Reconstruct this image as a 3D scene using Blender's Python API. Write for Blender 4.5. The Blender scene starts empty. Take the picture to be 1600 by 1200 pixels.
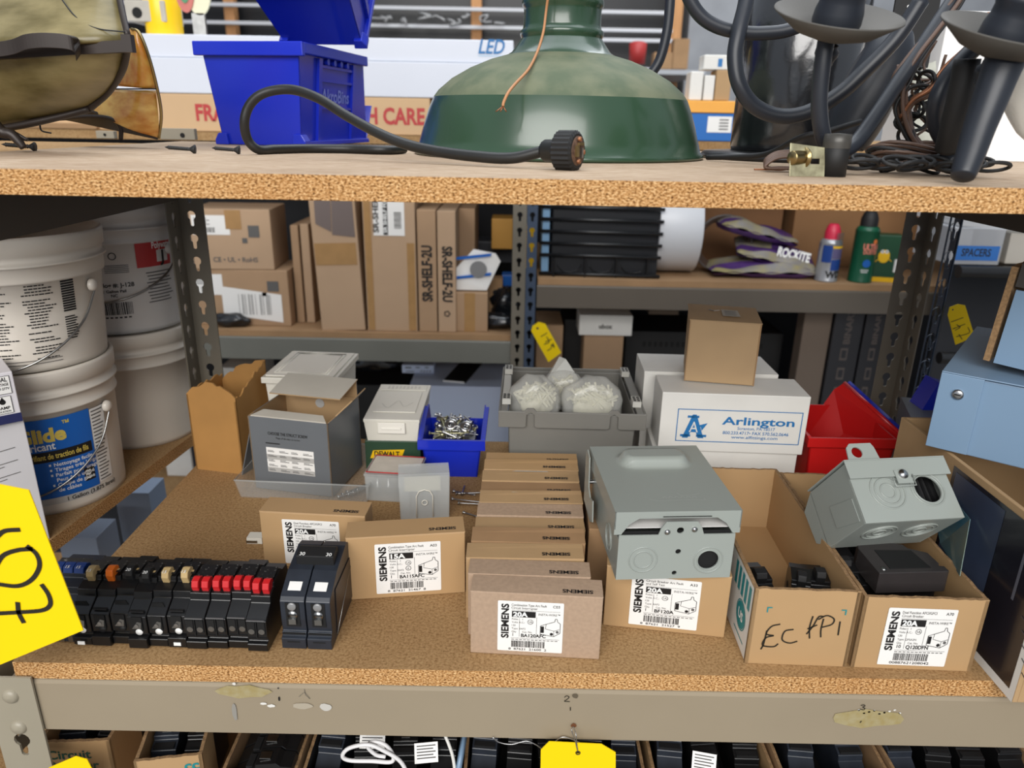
import bpy, math, random
from mathutils import Vector, Matrix, Euler
from mathutils.geometry import tessellate_polygon
V3 = Vector
R = math.radians
random.seed(7)
scene = bpy.context.scene
col = scene.collection

# ---------------------------------------------------------------- camera
FPX, TILT, ROLL = 1150.0, R(19.6), R(1.1)
CAM = V3((0.0, -0.4865, 0.422))
_fw = V3((0, math.cos(TILT), -math.sin(TILT)))
_up0 = V3((0, math.sin(TILT), math.cos(TILT)))
_rt0 = V3((1, 0, 0))
_rt = _rt0 * math.cos(ROLL) + _up0 * math.sin(ROLL)
_up = _up0 * math.cos(ROLL) - _rt0 * math.sin(ROLL)
cd = bpy.data.cameras.new('camera')
cd.sensor_width = 36.0
cd.lens = 36.0 * FPX / 1600
cd.clip_start = 0.02
cd.clip_end = 60
cd.dof.use_dof = True
cd.dof.focus_distance = 0.68
cd.dof.aperture_fstop = 7.5
cam = bpy.data.objects.new('camera', cd)
mw = Matrix((_rt, _up, -_fw)).transposed().to_4x4()
mw.translation = CAM
cam.matrix_world = mw
col.objects.link(cam)
scene.camera = cam

# ---------------------------------------------------------------- world, lights, exposure
w = bpy.data.worlds.new('world')
scene.world = w
w.use_nodes = True
bg = w.node_tree.nodes['Background']
bg.inputs[0].default_value = (0.80, 0.88, 1.0, 1)
bg.inputs[1].default_value = 0.48
def area(name, loc, target, size, sy, power, color):
    ld = bpy.data.lights.new(name, 'AREA')
    ld.shape = 'RECTANGLE'; ld.size = size; ld.size_y = sy
    ld.energy = power; ld.color = color
    o = bpy.data.objects.new(name, ld)
    o.location = loc
    o.rotation_euler = (V3(target) - V3(loc)).to_track_quat('-Z', 'Y').to_euler()
    col.objects.link(o)
    return o
area('loading_door_daylight', (-0.6, -4.2, 2.6), (0.1, 0.2, 0.1), 4.5, 3.0, 335, (1.0, 0.975, 0.94))
area('roof_skylight', (0.3, 1.2, 3.4), (0.3, 1.2, 0), 3.5, 3.5, 110, (0.90, 0.95, 1.0))
area('far_bay_daylight', (1.2, 3.6, 3.3), (0.2, 4.6, 0.6), 3.0, 2.0, 60, (0.95, 0.98, 1.0))
vs = scene.view_settings
vs.view_transform = 'Standard'
vs.look = 'None'
vs.gamma = 1.0
vs.use_curve_mapping = False
vs.exposure = 0.0
scene.cycles.use_denoising = True
scene.cycles.max_bounces = 8
scene.cycles.transparent_max_bounces = 16

# ---------------------------------------------------------------- pixel <-> place
def ray(px, py):
    return (_fw + _rt * ((px - 800) / FPX) - _up * ((py - 600) / FPX)).normalized()
def G(px, py, z=0.0):                 # point on the level at height z
    d = ray(px, py); return CAM + d * ((z - CAM.z) / d.z)
def D(px, py, y):                     # point on the upright plane at depth y
    d = ray(px, py); return CAM + d * ((y - CAM.y) / d.y)
def X(px, py, x):                     # point on the upright plane at side x
    d = ray(px, py); return CAM + d * ((x - CAM.x) / d.x)
def proj(p):
    q = V3(p) - CAM; z = q.dot(_fw)
    return 800 + FPX * q.dot(_rt) / z, 600 - FPX * q.dot(_up) / z
def height(p, py):                    # z above point p whose picture row is py
    a, b = -1.0, 2.0
    for _ in range(40):
        m = (a + b) / 2
        if proj((p.x, p.y, m))[1] > py: a = m
        else: b = m
    return a
def fit(bl, br, z=0.0, top=None):     # front bottom edge -> location, yaw, width, height
    A, B = G(bl[0], bl[1], z), G(br[0], br[1], z)
    yaw = math.atan2(B.y - A.y, B.x - A.x)
    h = None if top is None else height(A, top) - z
    return (A + B) / 2, yaw, (B - A).length, h

# ---------------------------------------------------------------- mesh builder
def lin(c):
    return tuple(((v / 255) / 12.92 if v / 255 <= 0.04045 else ((v / 255 + 0.055) / 1.055) ** 2.4) for v in c) + (1,)
def frame(o, x, y):
    x = V3(x).normalized(); y = V3(y); z = x.cross(y).normalized(); y = z.cross(x)
    m = Matrix((x, y, z)).transposed().to_4x4(); m.translation = V3(o); return m
FR = lambda x, z, y=-0.0003: frame((x, y, z), (1, 0, 0), (0, 0, 1))      # on a front face
_txt = {}
def glyphs(s, bold=0.0, font_shear=0.0):
    k = (s, bold, font_shear)
    if k not in _txt:
        c = bpy.data.curves.new('lettering', 'FONT')
        c.body = s; c.offset = bold; c.shear = font_shear; c.resolution_u = 3
        o = bpy.data.objects.new('lettering', c)
        m = o.to_mesh()
        vs_ = [(v.co.x, v.co.y) for v in m.vertices]
        fs = [tuple(p.vertices) for p in m.polygons]
        o.to_mesh_clear()
        bpy.data.objects.remove(o); bpy.data.curves.remove(c)
        x0 = min((v[0] for v in vs_), default=0); x1 = max((v[0] for v in vs_), default=1)
        y0 = min((v[1] for v in vs_), default=0); y1 = max((v[1] for v in vs_), default=1)
        _txt[k] = (vs_, fs, x0, x1, y0, y1)
    return _txt[k]

class MB:
    def __init__(s): s.v = []; s.f = []; s.mi = []; s.sm = []; s.mats = []
    def mid(s, m):
        if m not in s.mats: s.mats.append(m)
        return s.mats.index(m)
    def add(s, vs_, fs, m, M=None, smooth=False):
        n = len(s.v); i = s.mid(m)
        for p in vs_:
            p = V3(p)
            s.v.append(M @ p if M is not None else p)
        for f in fs:
            s.f.append([n + k for k in f]); s.mi.append(i); s.sm.append(smooth)
        return s
    def box(s, x0, x1, y0, y1, z0, z1, m, M=None):
        vs_ = [(x, y, z) for x in (x0, x1) for y in (y0, y1) for z in (z0, z1)]
        return s.add(vs_, [(0, 1, 3, 2), (4, 6, 7, 5), (0, 4, 5, 1), (2, 3, 7, 6), (0, 2, 6, 4), (1, 5, 7, 3)], m, M)
    def quad(s, pts, m, M=None): return s.add(pts, [tuple(range(len(pts)))], m, M)
    def rect(s, x0, y0, x1, y1, m, M=None, z=0.0): return s.quad([(x0, y0, z), (x1, y0, z), (x1, y1, z), (x0, y1, z)], m, M)
    def rrect(s, x0, y0, x1, y1, r, m, M=None, z=0.0, n=4):
        pts = []
        for cx, cy, a0 in ((x1 - r, y0 + r, -90), (x1 - r, y1 - r, 0), (x0 + r, y1 - r, 90), (x0 + r, y0 + r, 180)):
            for k in range(n + 1):
                a = R(a0 + 90 * k / n); pts.append((cx + r * math.cos(a), cy + r * math.sin(a), z))
        return s.quad(pts, m, M)
    def prism(s, poly, a, b, m, axis='x', M=None, holes=(), smooth=False):
        # poly in the two other axes; extruded from a to b along axis
        def P(u, v, t):
            return {'x': (t, u, v), 'y': (u, t, v), 'z': (u, v, t)}[axis]
        loops = [list(poly)] + [list(h) for h in holes]
        flat = [p for l in loops for p in l]
        tris = tessellate_polygon([[V3((p[0], p[1], 0)) for p in l] for l in loops])
        n = len(flat)
        vs_ = [P(p[0], p[1], a) for p in flat] + [P(p[0], p[1], b) for p in flat]
        area2 = lambda l: sum(l[i][0] * l[(i + 1) % len(l)][1] - l[(i + 1) % len(l)][0] * l[i][1] for i in range(len(l)))
        # orient cap triangles ccw in (u,v)
        caps = []
        for t in tris:
            p, q, r_ = flat[t[0]], flat[t[1]], flat[t[2]]
            cr = (q[0] - p[0]) * (r_[1] - p[1]) - (q[1] - p[1]) * (r_[0] - p[0])
            caps.append(tuple(t) if cr > 0 else tuple(reversed(t)))
        flip = (axis == 'y')
        pos = [tuple(n + k for k in t) for t in caps]; neg = [tuple(reversed(t)) for t in caps]
        if flip: pos, neg = [tuple(reversed(t)) for t in pos], [tuple(reversed(t)) for t in neg]
        if b < a: pos, neg = [tuple(reversed(t)) for t in pos], [tuple(reversed(t)) for t in neg]
        side = []; base = 0
        for li, l in enumerate(loops):
            k = len(l); ccw = area2(l) > 0
            for i in range(k):
                p, q = base + i, base + (i + 1) % k
                f = (p, q, n + q, n + p)
                if not (ccw == (li == 0)): f = tuple(reversed(f))
                if flip: f = tuple(reversed(f))
                if b < a: f = tuple(reversed(f))
                side.append(f)
            base += k
        s.add(vs_, pos + neg, m, M)
        i0 = len(s.v) - len(vs_); mi = s.mid(m)
        for f in side: s.f.append([i0 + k for k in f]); s.mi.append(mi); s.sm.append(smooth)
        return s
    def lathe(s, prof, m, M=None, n=32, a0=0, a1=360, smooth=True, caps=False):
        full = abs(a1 - a0) >= 360; k = n if full else n + 1
        vs_ = []; fs = []
        for r_, z in prof:
            for i in range(k):
                a = R(a0 + (a1 - a0) * i / n); vs_.append((r_ * math.cos(a), r_ * math.sin(a), z))
        for j in range(len(prof) - 1):
            for i in range(n):
                i2 = (i + 1) % k
                fs.append((j * k + i, j * k + i2, (j + 1) * k + i2, (j + 1) * k + i))
        s.add(vs_, fs, m, M, smooth)
        if caps:
            for j, rev in ((0, True), (len(prof) - 1, False)):
                r_, z = prof[j]
                if r_ > 1e-6:
                    ring = [(r_ * math.cos(R(360 * i / n)), r_ * math.sin(R(360 * i / n)), z) for i in range(n)]
                    if rev: ring.reverse()
                    s.quad(ring, m, M)
        return s
    def cyl(s, p0, p1, r0, r1, m, n=16, M=None):
        p0, p1 = V3(p0), V3(p1); d = p1 - p0
        q = d.to_track_quat('Z', 'Y').to_matrix().to_4x4(); q.translation = p0
        if M is not None: q = M @ q
        return s.lathe([(r0, 0), (r1, d.length)], m, q, n, caps=True)
    def tube(s, pts, r, m, n=8, M=None, closed=False, caps=True):
        pts = [V3(p) for p in pts]; N = len(pts)
        rs = r if isinstance(r, (list, tuple)) else [r] * N
        vs_ = []; fs = []
        prev = None
        for i, p in enumerate(pts):
            if closed: t = pts[(i + 1) % N] - pts[i - 1]
            else: t = pts[min(i + 1, N - 1)] - pts[max(i - 1, 0)]
            t = t.normalized() if t.length > 1e-9 else V3((0, 0, 1))
            if prev is None:
                u = t.cross(V3((0, 0, 1)))
                if u.length < 1e-3: u = t.cross(V3((1, 0, 0)))
                u.normalize()
            else:
                u = prev - t * prev.dot(t)
                if u.length < 1e-6: u = t.cross(V3((0, 0, 1)))
                u.normalize()
            prev = u; w_ = t.cross(u)
            for k in range(n):
                a = 2 * math.pi * k / n
                vs_.append(p + (u * math.cos(a) + w_ * math.sin(a)) * rs[i])
        L = N if closed else N - 1
        for i in range(L):
            j = (i + 1) % N
            for k in range(n):
                k2 = (k + 1) % n
                fs.append((i * n + k, i * n + k2, j * n + k2, j * n + k))
        if caps and not closed:
            fs.append(tuple(reversed(range(n)))); fs.append(tuple(range((N - 1) * n, N * n)))
        return s.add(vs_, fs, m, M, True)
    def text(s, st, m, M, h, x=0.0, y=0.0, bold=0.0, width=None, align='l', z=0.0, shear=0.0):
        vs_, fs, x0, x1, y0, y1 = glyphs(st, bold, shear)
        k = h / 0.69; kx = k if width is None else width / max(x1 - x0, 1e-6)
        ox = x if align == 'l' else (x - (x1 - x0) * kx / 2 if align == 'c' else x - (x1 - x0) * kx)
        return s.add([(ox + (a - x0) * kx, y + b * k, z) for a, b in vs_], fs, m, M)
    def stroke(s, pts, wd, m, M=None, z=0.0, smooth=True):
        pts = curve2(pts) if smooth and len(pts) > 2 else pts
        L = []; N = len(pts)
        for i in range(N):
            a = V3((pts[max(i - 1, 0)][0], pts[max(i - 1, 0)][1], 0)); b = V3((pts[min(i + 1, N - 1)][0], pts[min(i + 1, N - 1)][1], 0))
            t = (b - a); t = t.normalized() if t.length > 0 else V3((1, 0, 0))
            nn = V3((-t.y, t.x, 0)) * wd / 2
            L.append((V3((pts[i][0], pts[i][1], z)) + nn, V3((pts[i][0], pts[i][1], z)) - nn))
        vs_ = [p for l in L for p in l]
        return s.add(vs_, [(2 * i + 1, 2 * i + 3, 2 * i + 2, 2 * i) for i in range(N - 1)], m, M)
    def ring(s, cx, cy, r0, r1, m, M=None, z=0.0, n=20):
        vs_ = []
        for i in range(n):
            a = 2 * math.pi * i / n; c, d = math.cos(a), math.sin(a)
            vs_ += [(cx + r0 * c, cy + r0 * d, z), (cx + r1 * c, cy + r1 * d, z)]
        return s.add(vs_, [(2 * i, 2 * i + 1, (2 * i + 3) % (2 * n), (2 * i + 2) % (2 * n)) for i in range(n)], m, M)
    def disc(s, cx, cy, r, m, M=None, z=0.0, n=16, ry=None):
        ry = ry or r
        return s.quad([(cx + r * math.cos(2 * math.pi * i / n), cy + ry * math.sin(2 * math.pi * i / n), z) for i in range(n)], m, M)
    def build(s, name, parent=None, bevel=0.0, seg=2, loc=None, rot=None, solid=0.0):
        me = bpy.data.meshes.new(name)
        me.from_pydata([tuple(p) for p in s.v], [], s.f)
        for m in s.mats: me.materials.append(m)
        me.polygons.foreach_set('material_index', s.mi)
        me.polygons.foreach_set('use_smooth', s.sm)
        me.update()
        o = bpy.data.objects.new(name, me)
        col.objects.link(o)
        if parent is not None: o.parent = parent
        if loc is not None: o.location = loc
        if rot is not None: o.rotation_euler = rot
        if solid:
            md = o.modifiers.new('thickness', 'SOLIDIFY'); md.thickness = solid; md.offset = 0
        if bevel:
            md = o.modifiers.new('edge', 'BEVEL'); md.width = bevel; md.segments = seg
            md.limit_method = 'ANGLE'; md.angle_limit = R(40); md.harden_normals = False
        return o
def curve(pts, n=8, closed=False):           # Catmull-Rom
    P = [V3(p) for p in pts]; N = len(P); out = []
    L = N if closed else N - 1
    for i in range(L):
        p1, p2 = P[i], P[(i + 1) % N]
        p0 = P[i - 1] if (closed or i > 0) else p1 + (p1 - p2)
        p3 = P[(i + 2) % N] if (closed or i + 2 < N) else p2 + (p2 - p1)
        for k in range(n):
            t = k / n
            out.append(0.5 * ((2 * p1) + (p2 - p0) * t + (2 * p0 - 5 * p1 + 4 * p2 - p3) * t * t + (3 * p1 - p0 - 3 * p2 + p3) * t ** 3))
    if not closed: out.append(P[-1])
    return out
def curve2(pts, n=5):
    return [(p.x, p.y) for p in curve([(a[0], a[1], 0) for a in pts], n)]
def thing(name, label, cat, loc=(0, 0, 0), rot=0.0, group=None):
    o = bpy.data.objects.new(name, None); col.objects.link(o)
    o.empty_display_size = 0.02
    o.location = loc
    o.rotation_euler = (0, 0, rot) if isinstance(rot, (int, float)) else rot
    o['label'] = label; o['category'] = cat
    if group: o['group'] = group
    return o
def tag(o, label, cat, group=None, kind=None):
    o['label'] = label; o['category'] = cat
    if group: o['group'] = group
    if kind: o['kind'] = kind
    return o
def struct(o, label=None):
    o['kind'] = 'structure'
    if label: o['label'] = label
    return o

# ---------------------------------------------------------------- materials
def mat(name, rgb, rough=0.6, metal=0.0, var=0.0, scale=30.0, bump=0.0, bscale=200.0, spec=None, trans=0.0, rgb2=None, alpha=1.0, coat=0.0, detail=4.0, stretch=None, lo=0.35, hi=0.65):
    m = bpy.data.materials.new(name); m.use_nodes = True
    nt = m.node_tree; b = nt.nodes['Principled BSDF']
    b.inputs['Base Color'].default_value = lin(rgb)
    b.inputs['Roughness'].default_value = rough
    b.inputs['Metallic'].default_value = metal
    if spec is not None: b.inputs['Specular IOR Level'].default_value = spec
    if trans: b.inputs['Transmission Weight'].default_value = trans
    if alpha < 1: b.inputs['Alpha'].default_value = alpha
    if coat: b.inputs['Coat Weight'].default_value = coat; b.inputs['Coat Roughness'].default_value = 0.1
    if var or rgb2 or bump:
        tc = nt.nodes.new('ShaderNodeTexCoord'); vec = tc.outputs['Object']
        if stretch:
            mp = nt.nodes.new('ShaderNodeMapping'); mp.inputs['Scale'].default_value = stretch
            nt.links.new(vec, mp.inputs['Vector']); vec = mp.outputs['Vector']
        if var or rgb2:
            nz = nt.nodes.new('ShaderNodeTexNoise'); nz.inputs['Scale'].default_value = scale; nz.inputs['Detail'].default_value = detail
            nt.links.new(vec, nz.inputs['Vector'])
            rp = nt.nodes.new('ShaderNodeValToRGB')
            c = lin(rgb); c2 = lin(rgb2) if rgb2 else tuple(v * (1 - var) for v in c[:3]) + (1,)
            rp.color_ramp.elements[0].position = lo; rp.color_ramp.elements[1].position = hi
            rp.color_ramp.elements[0].color = c2; rp.color_ramp.elements[1].color = c
            nt.links.new(nz.outputs['Fac'], rp.inputs['Fac']); nt.links.new(rp.outputs['Color'], b.inputs['Base Color'])
        if bump:
            nb = nt.nodes.new('ShaderNodeTexNoise'); nb.inputs['Scale'].default_value = bscale; nb.inputs['Detail'].default_value = 3
            nt.links.new(vec, nb.inputs['Vector'])
            bp = nt.nodes.new('ShaderNodeBump'); bp.inputs['Strength'].default_value = bump; bp.inputs['Distance'].default_value = 0.001
            nt.links.new(nb.outputs['Fac'], bp.inputs['Height']); nt.links.new(bp.outputs['Normal'], b.inputs['Normal'])
    return m
def board_mat(name, base, dark, light, scale, bump, stretch=None, sand=None):
    m = bpy.data.materials.new(name); m.use_nodes = True
    nt = m.node_tree; b = nt.nodes['Principled BSDF']; b.inputs['Roughness'].default_value = 0.85
    b.inputs['Specular IOR Level'].default_value = 0.2
    tc = nt.nodes.new('ShaderNodeTexCoord'); mp = nt.nodes.new('ShaderNodeMapping')
    if stretch: mp.inputs['Scale'].default_value = stretch
    nt.links.new(tc.outputs['Object'], mp.inputs['Vector'])
    n1 = nt.nodes.new('ShaderNodeTexNoise'); n1.inputs['Scale'].default_value = scale; n1.inputs['Detail'].default_value = 3; n1.inputs['Roughness'].default_value = 0.7
    nt.links.new(mp.outputs[0], n1.inputs['Vector'])
    rp = nt.nodes.new('ShaderNodeValToRGB'); e = rp.color_ramp.elements
    e[0].position = 0.36; e[0].color = lin(dark); e[1].position = 0.64; e[1].color = lin(light)
    k = e.new(0.48); k.color = lin(base)
    nt.links.new(n1.outputs['Fac'], rp.inputs['Fac'])
    n2 = nt.nodes.new('ShaderNodeTexNoise'); n2.inputs['Scale'].default_value = 5; n2.inputs['Detail'].default_value = 5
    nt.links.new(tc.outputs['Object'], n2.inputs['Vector'])
    mx = nt.nodes.new('ShaderNodeMix'); mx.data_type = 'RGBA'; mx.blend_type = 'MULTIPLY'
    r2 = nt.nodes.new('ShaderNodeMapRange'); r2.inputs[1].default_value = 0.35; r2.inputs[2].default_value = 0.65; r2.inputs[3].default_value = 0.0; r2.inputs[4].default_value = 0.45
    nt.links.new(n2.outputs['Fac'], r2.inputs[0]); nt.links.new(r2.outputs[0], mx.inputs[0])
    nt.links.new(rp.outputs['Color'], mx.inputs[6]); mx.inputs[7].default_value = lin(sand or (200, 180, 160))
    nt.links.new(mx.outputs[2], b.inputs['Base Color'])
    bp = nt.nodes.new('ShaderNodeBump'); bp.inputs['Strength'].default_value = bump; bp.inputs['Distance'].default_value = 0.001
    nt.links.new(n1.outputs['Fac'], bp.inputs['Height']); nt.links.new(bp.outputs['Normal'], b.inputs['Normal'])
    return m
M_ = {}
M_['board'] = board_mat('particle_board_face', (160, 128, 88), (136, 104, 68), (178, 146, 104), 420, 0.15)
M_['board_up'] = board_mat('dusty_board_face', (178, 156, 132), (164, 140, 114), (192, 172, 150), 60, 0.1, (1, 5, 1), (190, 176, 165))
M_['board_edge'] = board_mat('particle_board_edge', (188, 138, 82), (72, 40, 16), (240, 204, 152), 700, 1.0, (0.7, 1, 1.2), (220, 200, 180))
M_['kraft'] = mat('kraft_cardboard', (176, 144, 104), 0.8, var=0.10, scale=12, bump=0.15, bscale=120)
M_['kraft_d'] = mat('brown_cardboard', (160, 126, 90), 0.85, var=0.14, scale=15, bump=0.2, bscale=90)
M_['kraft_tan'] = mat('smooth_tan_carton', (178, 144, 102), 0.6, var=0.07, scale=10)
M_['kraft_grey'] = mat('speckled_carton', (172, 146, 122), 0.75, var=0.12, scale=300, bump=0.1)
M_['kraft_old'] = mat('ochre_cardboard', (170, 124, 66), 0.75, var=0.12, scale=20)
M_['corr'] = mat('corrugated_edge', (150, 118, 82), 0.9, var=0.35, scale=400)
M_['tape'] = mat('parcel_tape', (168, 130, 84), 0.25, spec=0.5, var=0.1, scale=40)
M_['white'] = mat('white_carton', (222, 220, 214), 0.6, var=0.06, scale=20)
M_['paper'] = mat('white_label_paper', (232, 230, 226), 0.45)
M_['ink'] = mat('black_ink', (22, 20, 20), 0.5)
M_['marker'] = mat('black_marker', (34, 30, 20), 0.5)
M_['greytext'] = mat('grey_ink', (90, 88, 86), 0.5)
M_['white_ink'] = mat('white_ink', (235, 235, 232), 0.5)
M_['blue_ink'] = mat('blue_ink', (30, 110, 170), 0.5)
M_['teal_ink'] = mat('teal_ink', (20, 130, 135), 0.5)
M_['red_ink'] = mat('red_ink', (180, 50, 50), 0.5)
M_['beam'] = mat('taupe_painted_steel', (148, 135, 114), 0.42, var=0.06, scale=8, spec=0.4)
M_['beam_g'] = mat('grey_green_painted_steel', (112, 112, 104), 0.4, var=0.08, scale=8)
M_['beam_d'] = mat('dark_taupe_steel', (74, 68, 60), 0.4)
M_['steel_b'] = mat('slate_blue_steel', (58, 72, 92), 0.4, var=0.1, scale=12)
M_['post'] = mat('grey_brown_post', (112, 106, 94), 0.38, var=0.1, scale=10)
M_['postl'] = mat('beige_post', (150, 142, 124), 0.4, var=0.08, scale=10)
M_['zinc'] = mat('zinc_steel', (190, 190, 190), 0.3, 1.0)
M_['steel'] = mat('bare_steel', (170, 170, 168), 0.3, 1.0, var=0.2, scale=60)
M_['brass'] = mat('brass', (158, 140, 98), 0.3, 1.0)
M_['copper'] = mat('tarnished_copper', (150, 100, 70), 0.45, 0.6, var=0.3, scale=150)
M_['black'] = mat('black_plastic', (24, 24, 25), 0.28, var=0.2, scale=40)
M_['blackm'] = mat('matt_black_plastic', (20, 20, 21), 0.6)
M_['blackb'] = mat('blue_black_plastic', (42, 47, 56), 0.35, var=0.25, scale=60)
M_['rubber'] = mat('black_rubber', (26, 26, 25), 0.45, var=0.2, scale=50)
M_['iron'] = mat('black_painted_iron', (34, 38, 46), 0.42, spec=0.5, var=0.15, scale=40)
M_['dish'] = mat('dusty_black_dish', (82, 79, 74), 0.7, var=0.15, scale=25)
M_['bronze'] = mat('dark_bronze', (50, 42, 38), 0.45, 0.3, var=0.2, scale=30)
M_['blue'] = mat('blue_bin_plastic', (26, 46, 182), 0.22, var=0.05, scale=10, spec=0.5)
M_['red'] = mat('red_bin_plastic', (200, 30, 30), 0.3, var=0.06, scale=10)
M_['green'] = mat('dark_green_plastic', (46, 84, 62), 0.4, var=0.1, scale=30)
M_['yellow'] = mat('yellow_tag', (240, 206, 4), 0.5, spec=0.25)
M_['yellow_j'] = mat('yellow_plastic', (240, 190, 20), 0.35)
M_['orange'] = mat('orange_plastic', (225, 110, 30), 0.4)
M_['tan'] = mat('tan_toggle', (186, 160, 112), 0.4)
M_['redh'] = mat('red_toggle', (190, 32, 36), 0.35)
M_['blueh'] = mat('blue_toggle', (24, 60, 130), 0.35)
M_['pail'] = mat('white_pail_plastic', (218, 210, 198), 0.35, var=0.05, scale=6)
M_['pail2'] = mat('off_white_pail_plastic', (208, 204, 200), 0.4, var=0.05, scale=6)
M_['glide'] = mat('blue_label', (22, 96, 182), 0.35)
M_['gold'] = mat('gold_ink', (214, 190, 90), 0.4)
M_['metalbox'] = mat('grey_painted_metal', (150, 156, 150), 0.3, spec=0.6, var=0.03, scale=8)
M_['metalblue'] = mat('blue_grey_painted_metal', (120, 146, 172), 0.33, spec=0.5, var=0.05, scale=6)
M_['tote'] = mat('grey_tote_plastic', (116, 114, 108), 0.45, var=0.06, scale=20)
M_['greybox'] = mat('grey_printed_carton', (102, 106, 110), 0.4, var=0.05, scale=20)
M_['greycard'] = mat('pale_grey_card', (190, 184, 172), 0.7, var=0.08, scale=20)
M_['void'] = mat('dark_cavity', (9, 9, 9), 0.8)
M_['purple'] = mat('purple_bag', (84, 54, 116), 0.4, var=0.25, scale=30)
M_['silver'] = mat('silver_foil', (150, 150, 150), 0.3, 0.4)
M_['wire'] = mat('brown_lamp_wire', (92, 70, 58), 0.45, var=0.2, scale=90)
M_['wire2'] = mat('orange_brown_wire', (176, 124, 82), 0.5)
M_['shadeg'] = None
M_['clear'] = mat('cloudy_clear_plastic', (205, 208, 206), 0.2, alpha=0.38, spec=0.6)
M_['frost'] = mat('frosted_plastic', (232, 228, 216), 0.3, alpha=0.86)
M_['bag'] = mat('clear_bag_film', (215, 215, 210), 0.12, alpha=0.35, spec=0.8, bump=0.6, bscale=60)

# =============================================================== THE BUILDING
def wall_quad(name, x0, x1, y0, y1, z0, z1, m):
    return struct(MB().box(x0, x1, y0, y1, z0, z1, m).build(name))
m_floor = mat('concrete_floor', (120, 116, 110), 0.7, var=0.2, scale=3)
m_dark = mat('black_roof_foil', (26, 26, 28), 0.35, spec=0.4, bump=0.9, bscale=6, var=0.3, scale=3)
m_grey = mat('grey_foil_wall', (150, 152, 156), 0.5, var=0.18, scale=4, bump=0.5, bscale=5)
m_stud = mat('wood_stud', (206, 150, 98), 0.7, var=0.2, scale=10, stretch=(6, 6, 0.6))
wall_quad('floor', -6, 6, -6, 6.3, -1.25, -1.2, m_floor)
wall_quad('wall_back', -6, 1.25, 5.6, 5.7, -1.2, 2.6, m_dark)
xg = D(1075, 60, 5.55).x
wall_quad('wall_back_right', 1.25, 6, 5.5, 5.6, -1.2, 2.6, m_grey)
wall_quad('wall_left', -6.1, -6, -1.0, 6.3, -1.2, 3.6, m_grey)
# studs and white rails fixed to the back wall
for i, (px, wd) in enumerate(((366, 0.075), (745, 0.075), (1053, 0.085), (165, 0.075))):
    c = D(px, 40, 5.5)
    struct(MB().box(c.x - wd / 2, c.x + wd / 2, 5.42, 5.5, -1.2, 2.6, m_stud).build('trim_%d' % (i + 1), bevel=0.004))
m_rail = mat('white_rail', (205, 205, 208), 0.45)
for i, (py, x0, x1) in enumerate(((40, 560, 1050), (12, 560, 1050), (62, 900, 1050), (108, 960, 1050))):
    a, b = D(x0, py, 5.38), D(x1, py, 5.38)
    a.x = D(120, py, 5.38).x if i < 2 else a.x
    struct(MB().box(a.x, b.x, 5.34, 5.38, a.z - 0.012, a.z + 0.012, m_rail).build('trim_%d' % (i + 5), bevel=0.003))

# =============================================================== RACK FURNITURE
KEY = lambda cx, cz, k=1.0: ([(cx + 0.0068 * k * math.cos(R(a)), cz + 0.0068 * k * math.sin(R(a))) for a in range(-60, 241, 30)] +
                        [(cx - 0.0030 * k, cz - 0.0150 * k), (cx - 0.0014 * k, cz - 0.0165 * k), (cx + 0.0014 * k, cz - 0.0165 * k), (cx + 0.0030 * k, cz - 0.0150 * k)])
def keypost(name, label, loc, z0, z1, m, wd=0.038, side=1, pitch=0.0381, off=0.01, th=0.002, rot=0, fwd=1, ks=1.0, holes_rng=None, rivets=(), pz=0.0):
    """angle post: front flange with keyhole slots and a side flange running back; side=+1 puts the side flange at the right"""
    t = thing(name, label, 'shelf post', loc, rot)
    def flange():
        hs = []
        z = z0 + off
        while z < z1 - 0.02:
            if holes_rng is None or holes_rng[0] < z < holes_rng[1]: hs.append(z)
            z += pitch
        return hs
    hs = flange()
    a = MB().prism([(-wd / 2, z0), (wd / 2, z0), (wd / 2, z1), (-wd / 2, z1)], 0, th, m, 'y', holes=[KEY(0, z + 0.01, ks) for z in hs])
    a.build('front_flange', t)
    b = MB()
    F = Matrix.Rotation(math.pi / 2, 4, 'Z'); xx = side * wd / 2
    ya, yb = (th + 0.0002, wd) if fwd > 0 else (-wd, -0.0002)
    b.prism([(ya, z0), (yb, z0), (yb, z1), (ya, z1)], xx - side * th, xx, m, 'x', holes=[KEY((ya + yb) / 2, z + 0.01, ks) for z in hs])
    b.build('side_flange', t)
    for z in rivets:
        MB().lathe([(0.0, -0.0035), (0.004, -0.003), (0.0062, -0.0015), (0.0068, 0)], m, Matrix.Translation((0, -0.0004, z)) @ Matrix.Rotation(R(-90), 4, 'X') @ Matrix.Scale(-1, 4, (0, 0, 1)) if False else frame((0, 0, z), (1, 0, 0), (0, 0, 1)) @ Matrix.Scale(-1, 4, (0, 0, 1)), n=16).build('rivet', t)
    return t
def beam(name, label, x0, x1, y, z1, h, m, dep=0.03, lip=0.006, marks=None, rot=None):
    t = MB()
    # shaped section: rounded top lip then a flat face
    prof = [(y, z1 - h), (y, z1 - 0.004), (y + 0.001, z1 - 0.001), (y + 0.003, z1), (y + dep, z1), (y + dep, z1 - 0.003), (y + 0.004, z1 - 0.003), (y + 0.003, z1 - h + 0.003), (y + dep * 0.5, z1 - h + 0.003), (y + dep * 0.5, z1 - h)]
    t.prism(prof, x0, x1, m, 'x')
    if marks: marks(t)
    return tag(t.build(name), label, 'shelf beam')

TH = 0.0160
UZ = 0.388      # top of the upper board
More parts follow.
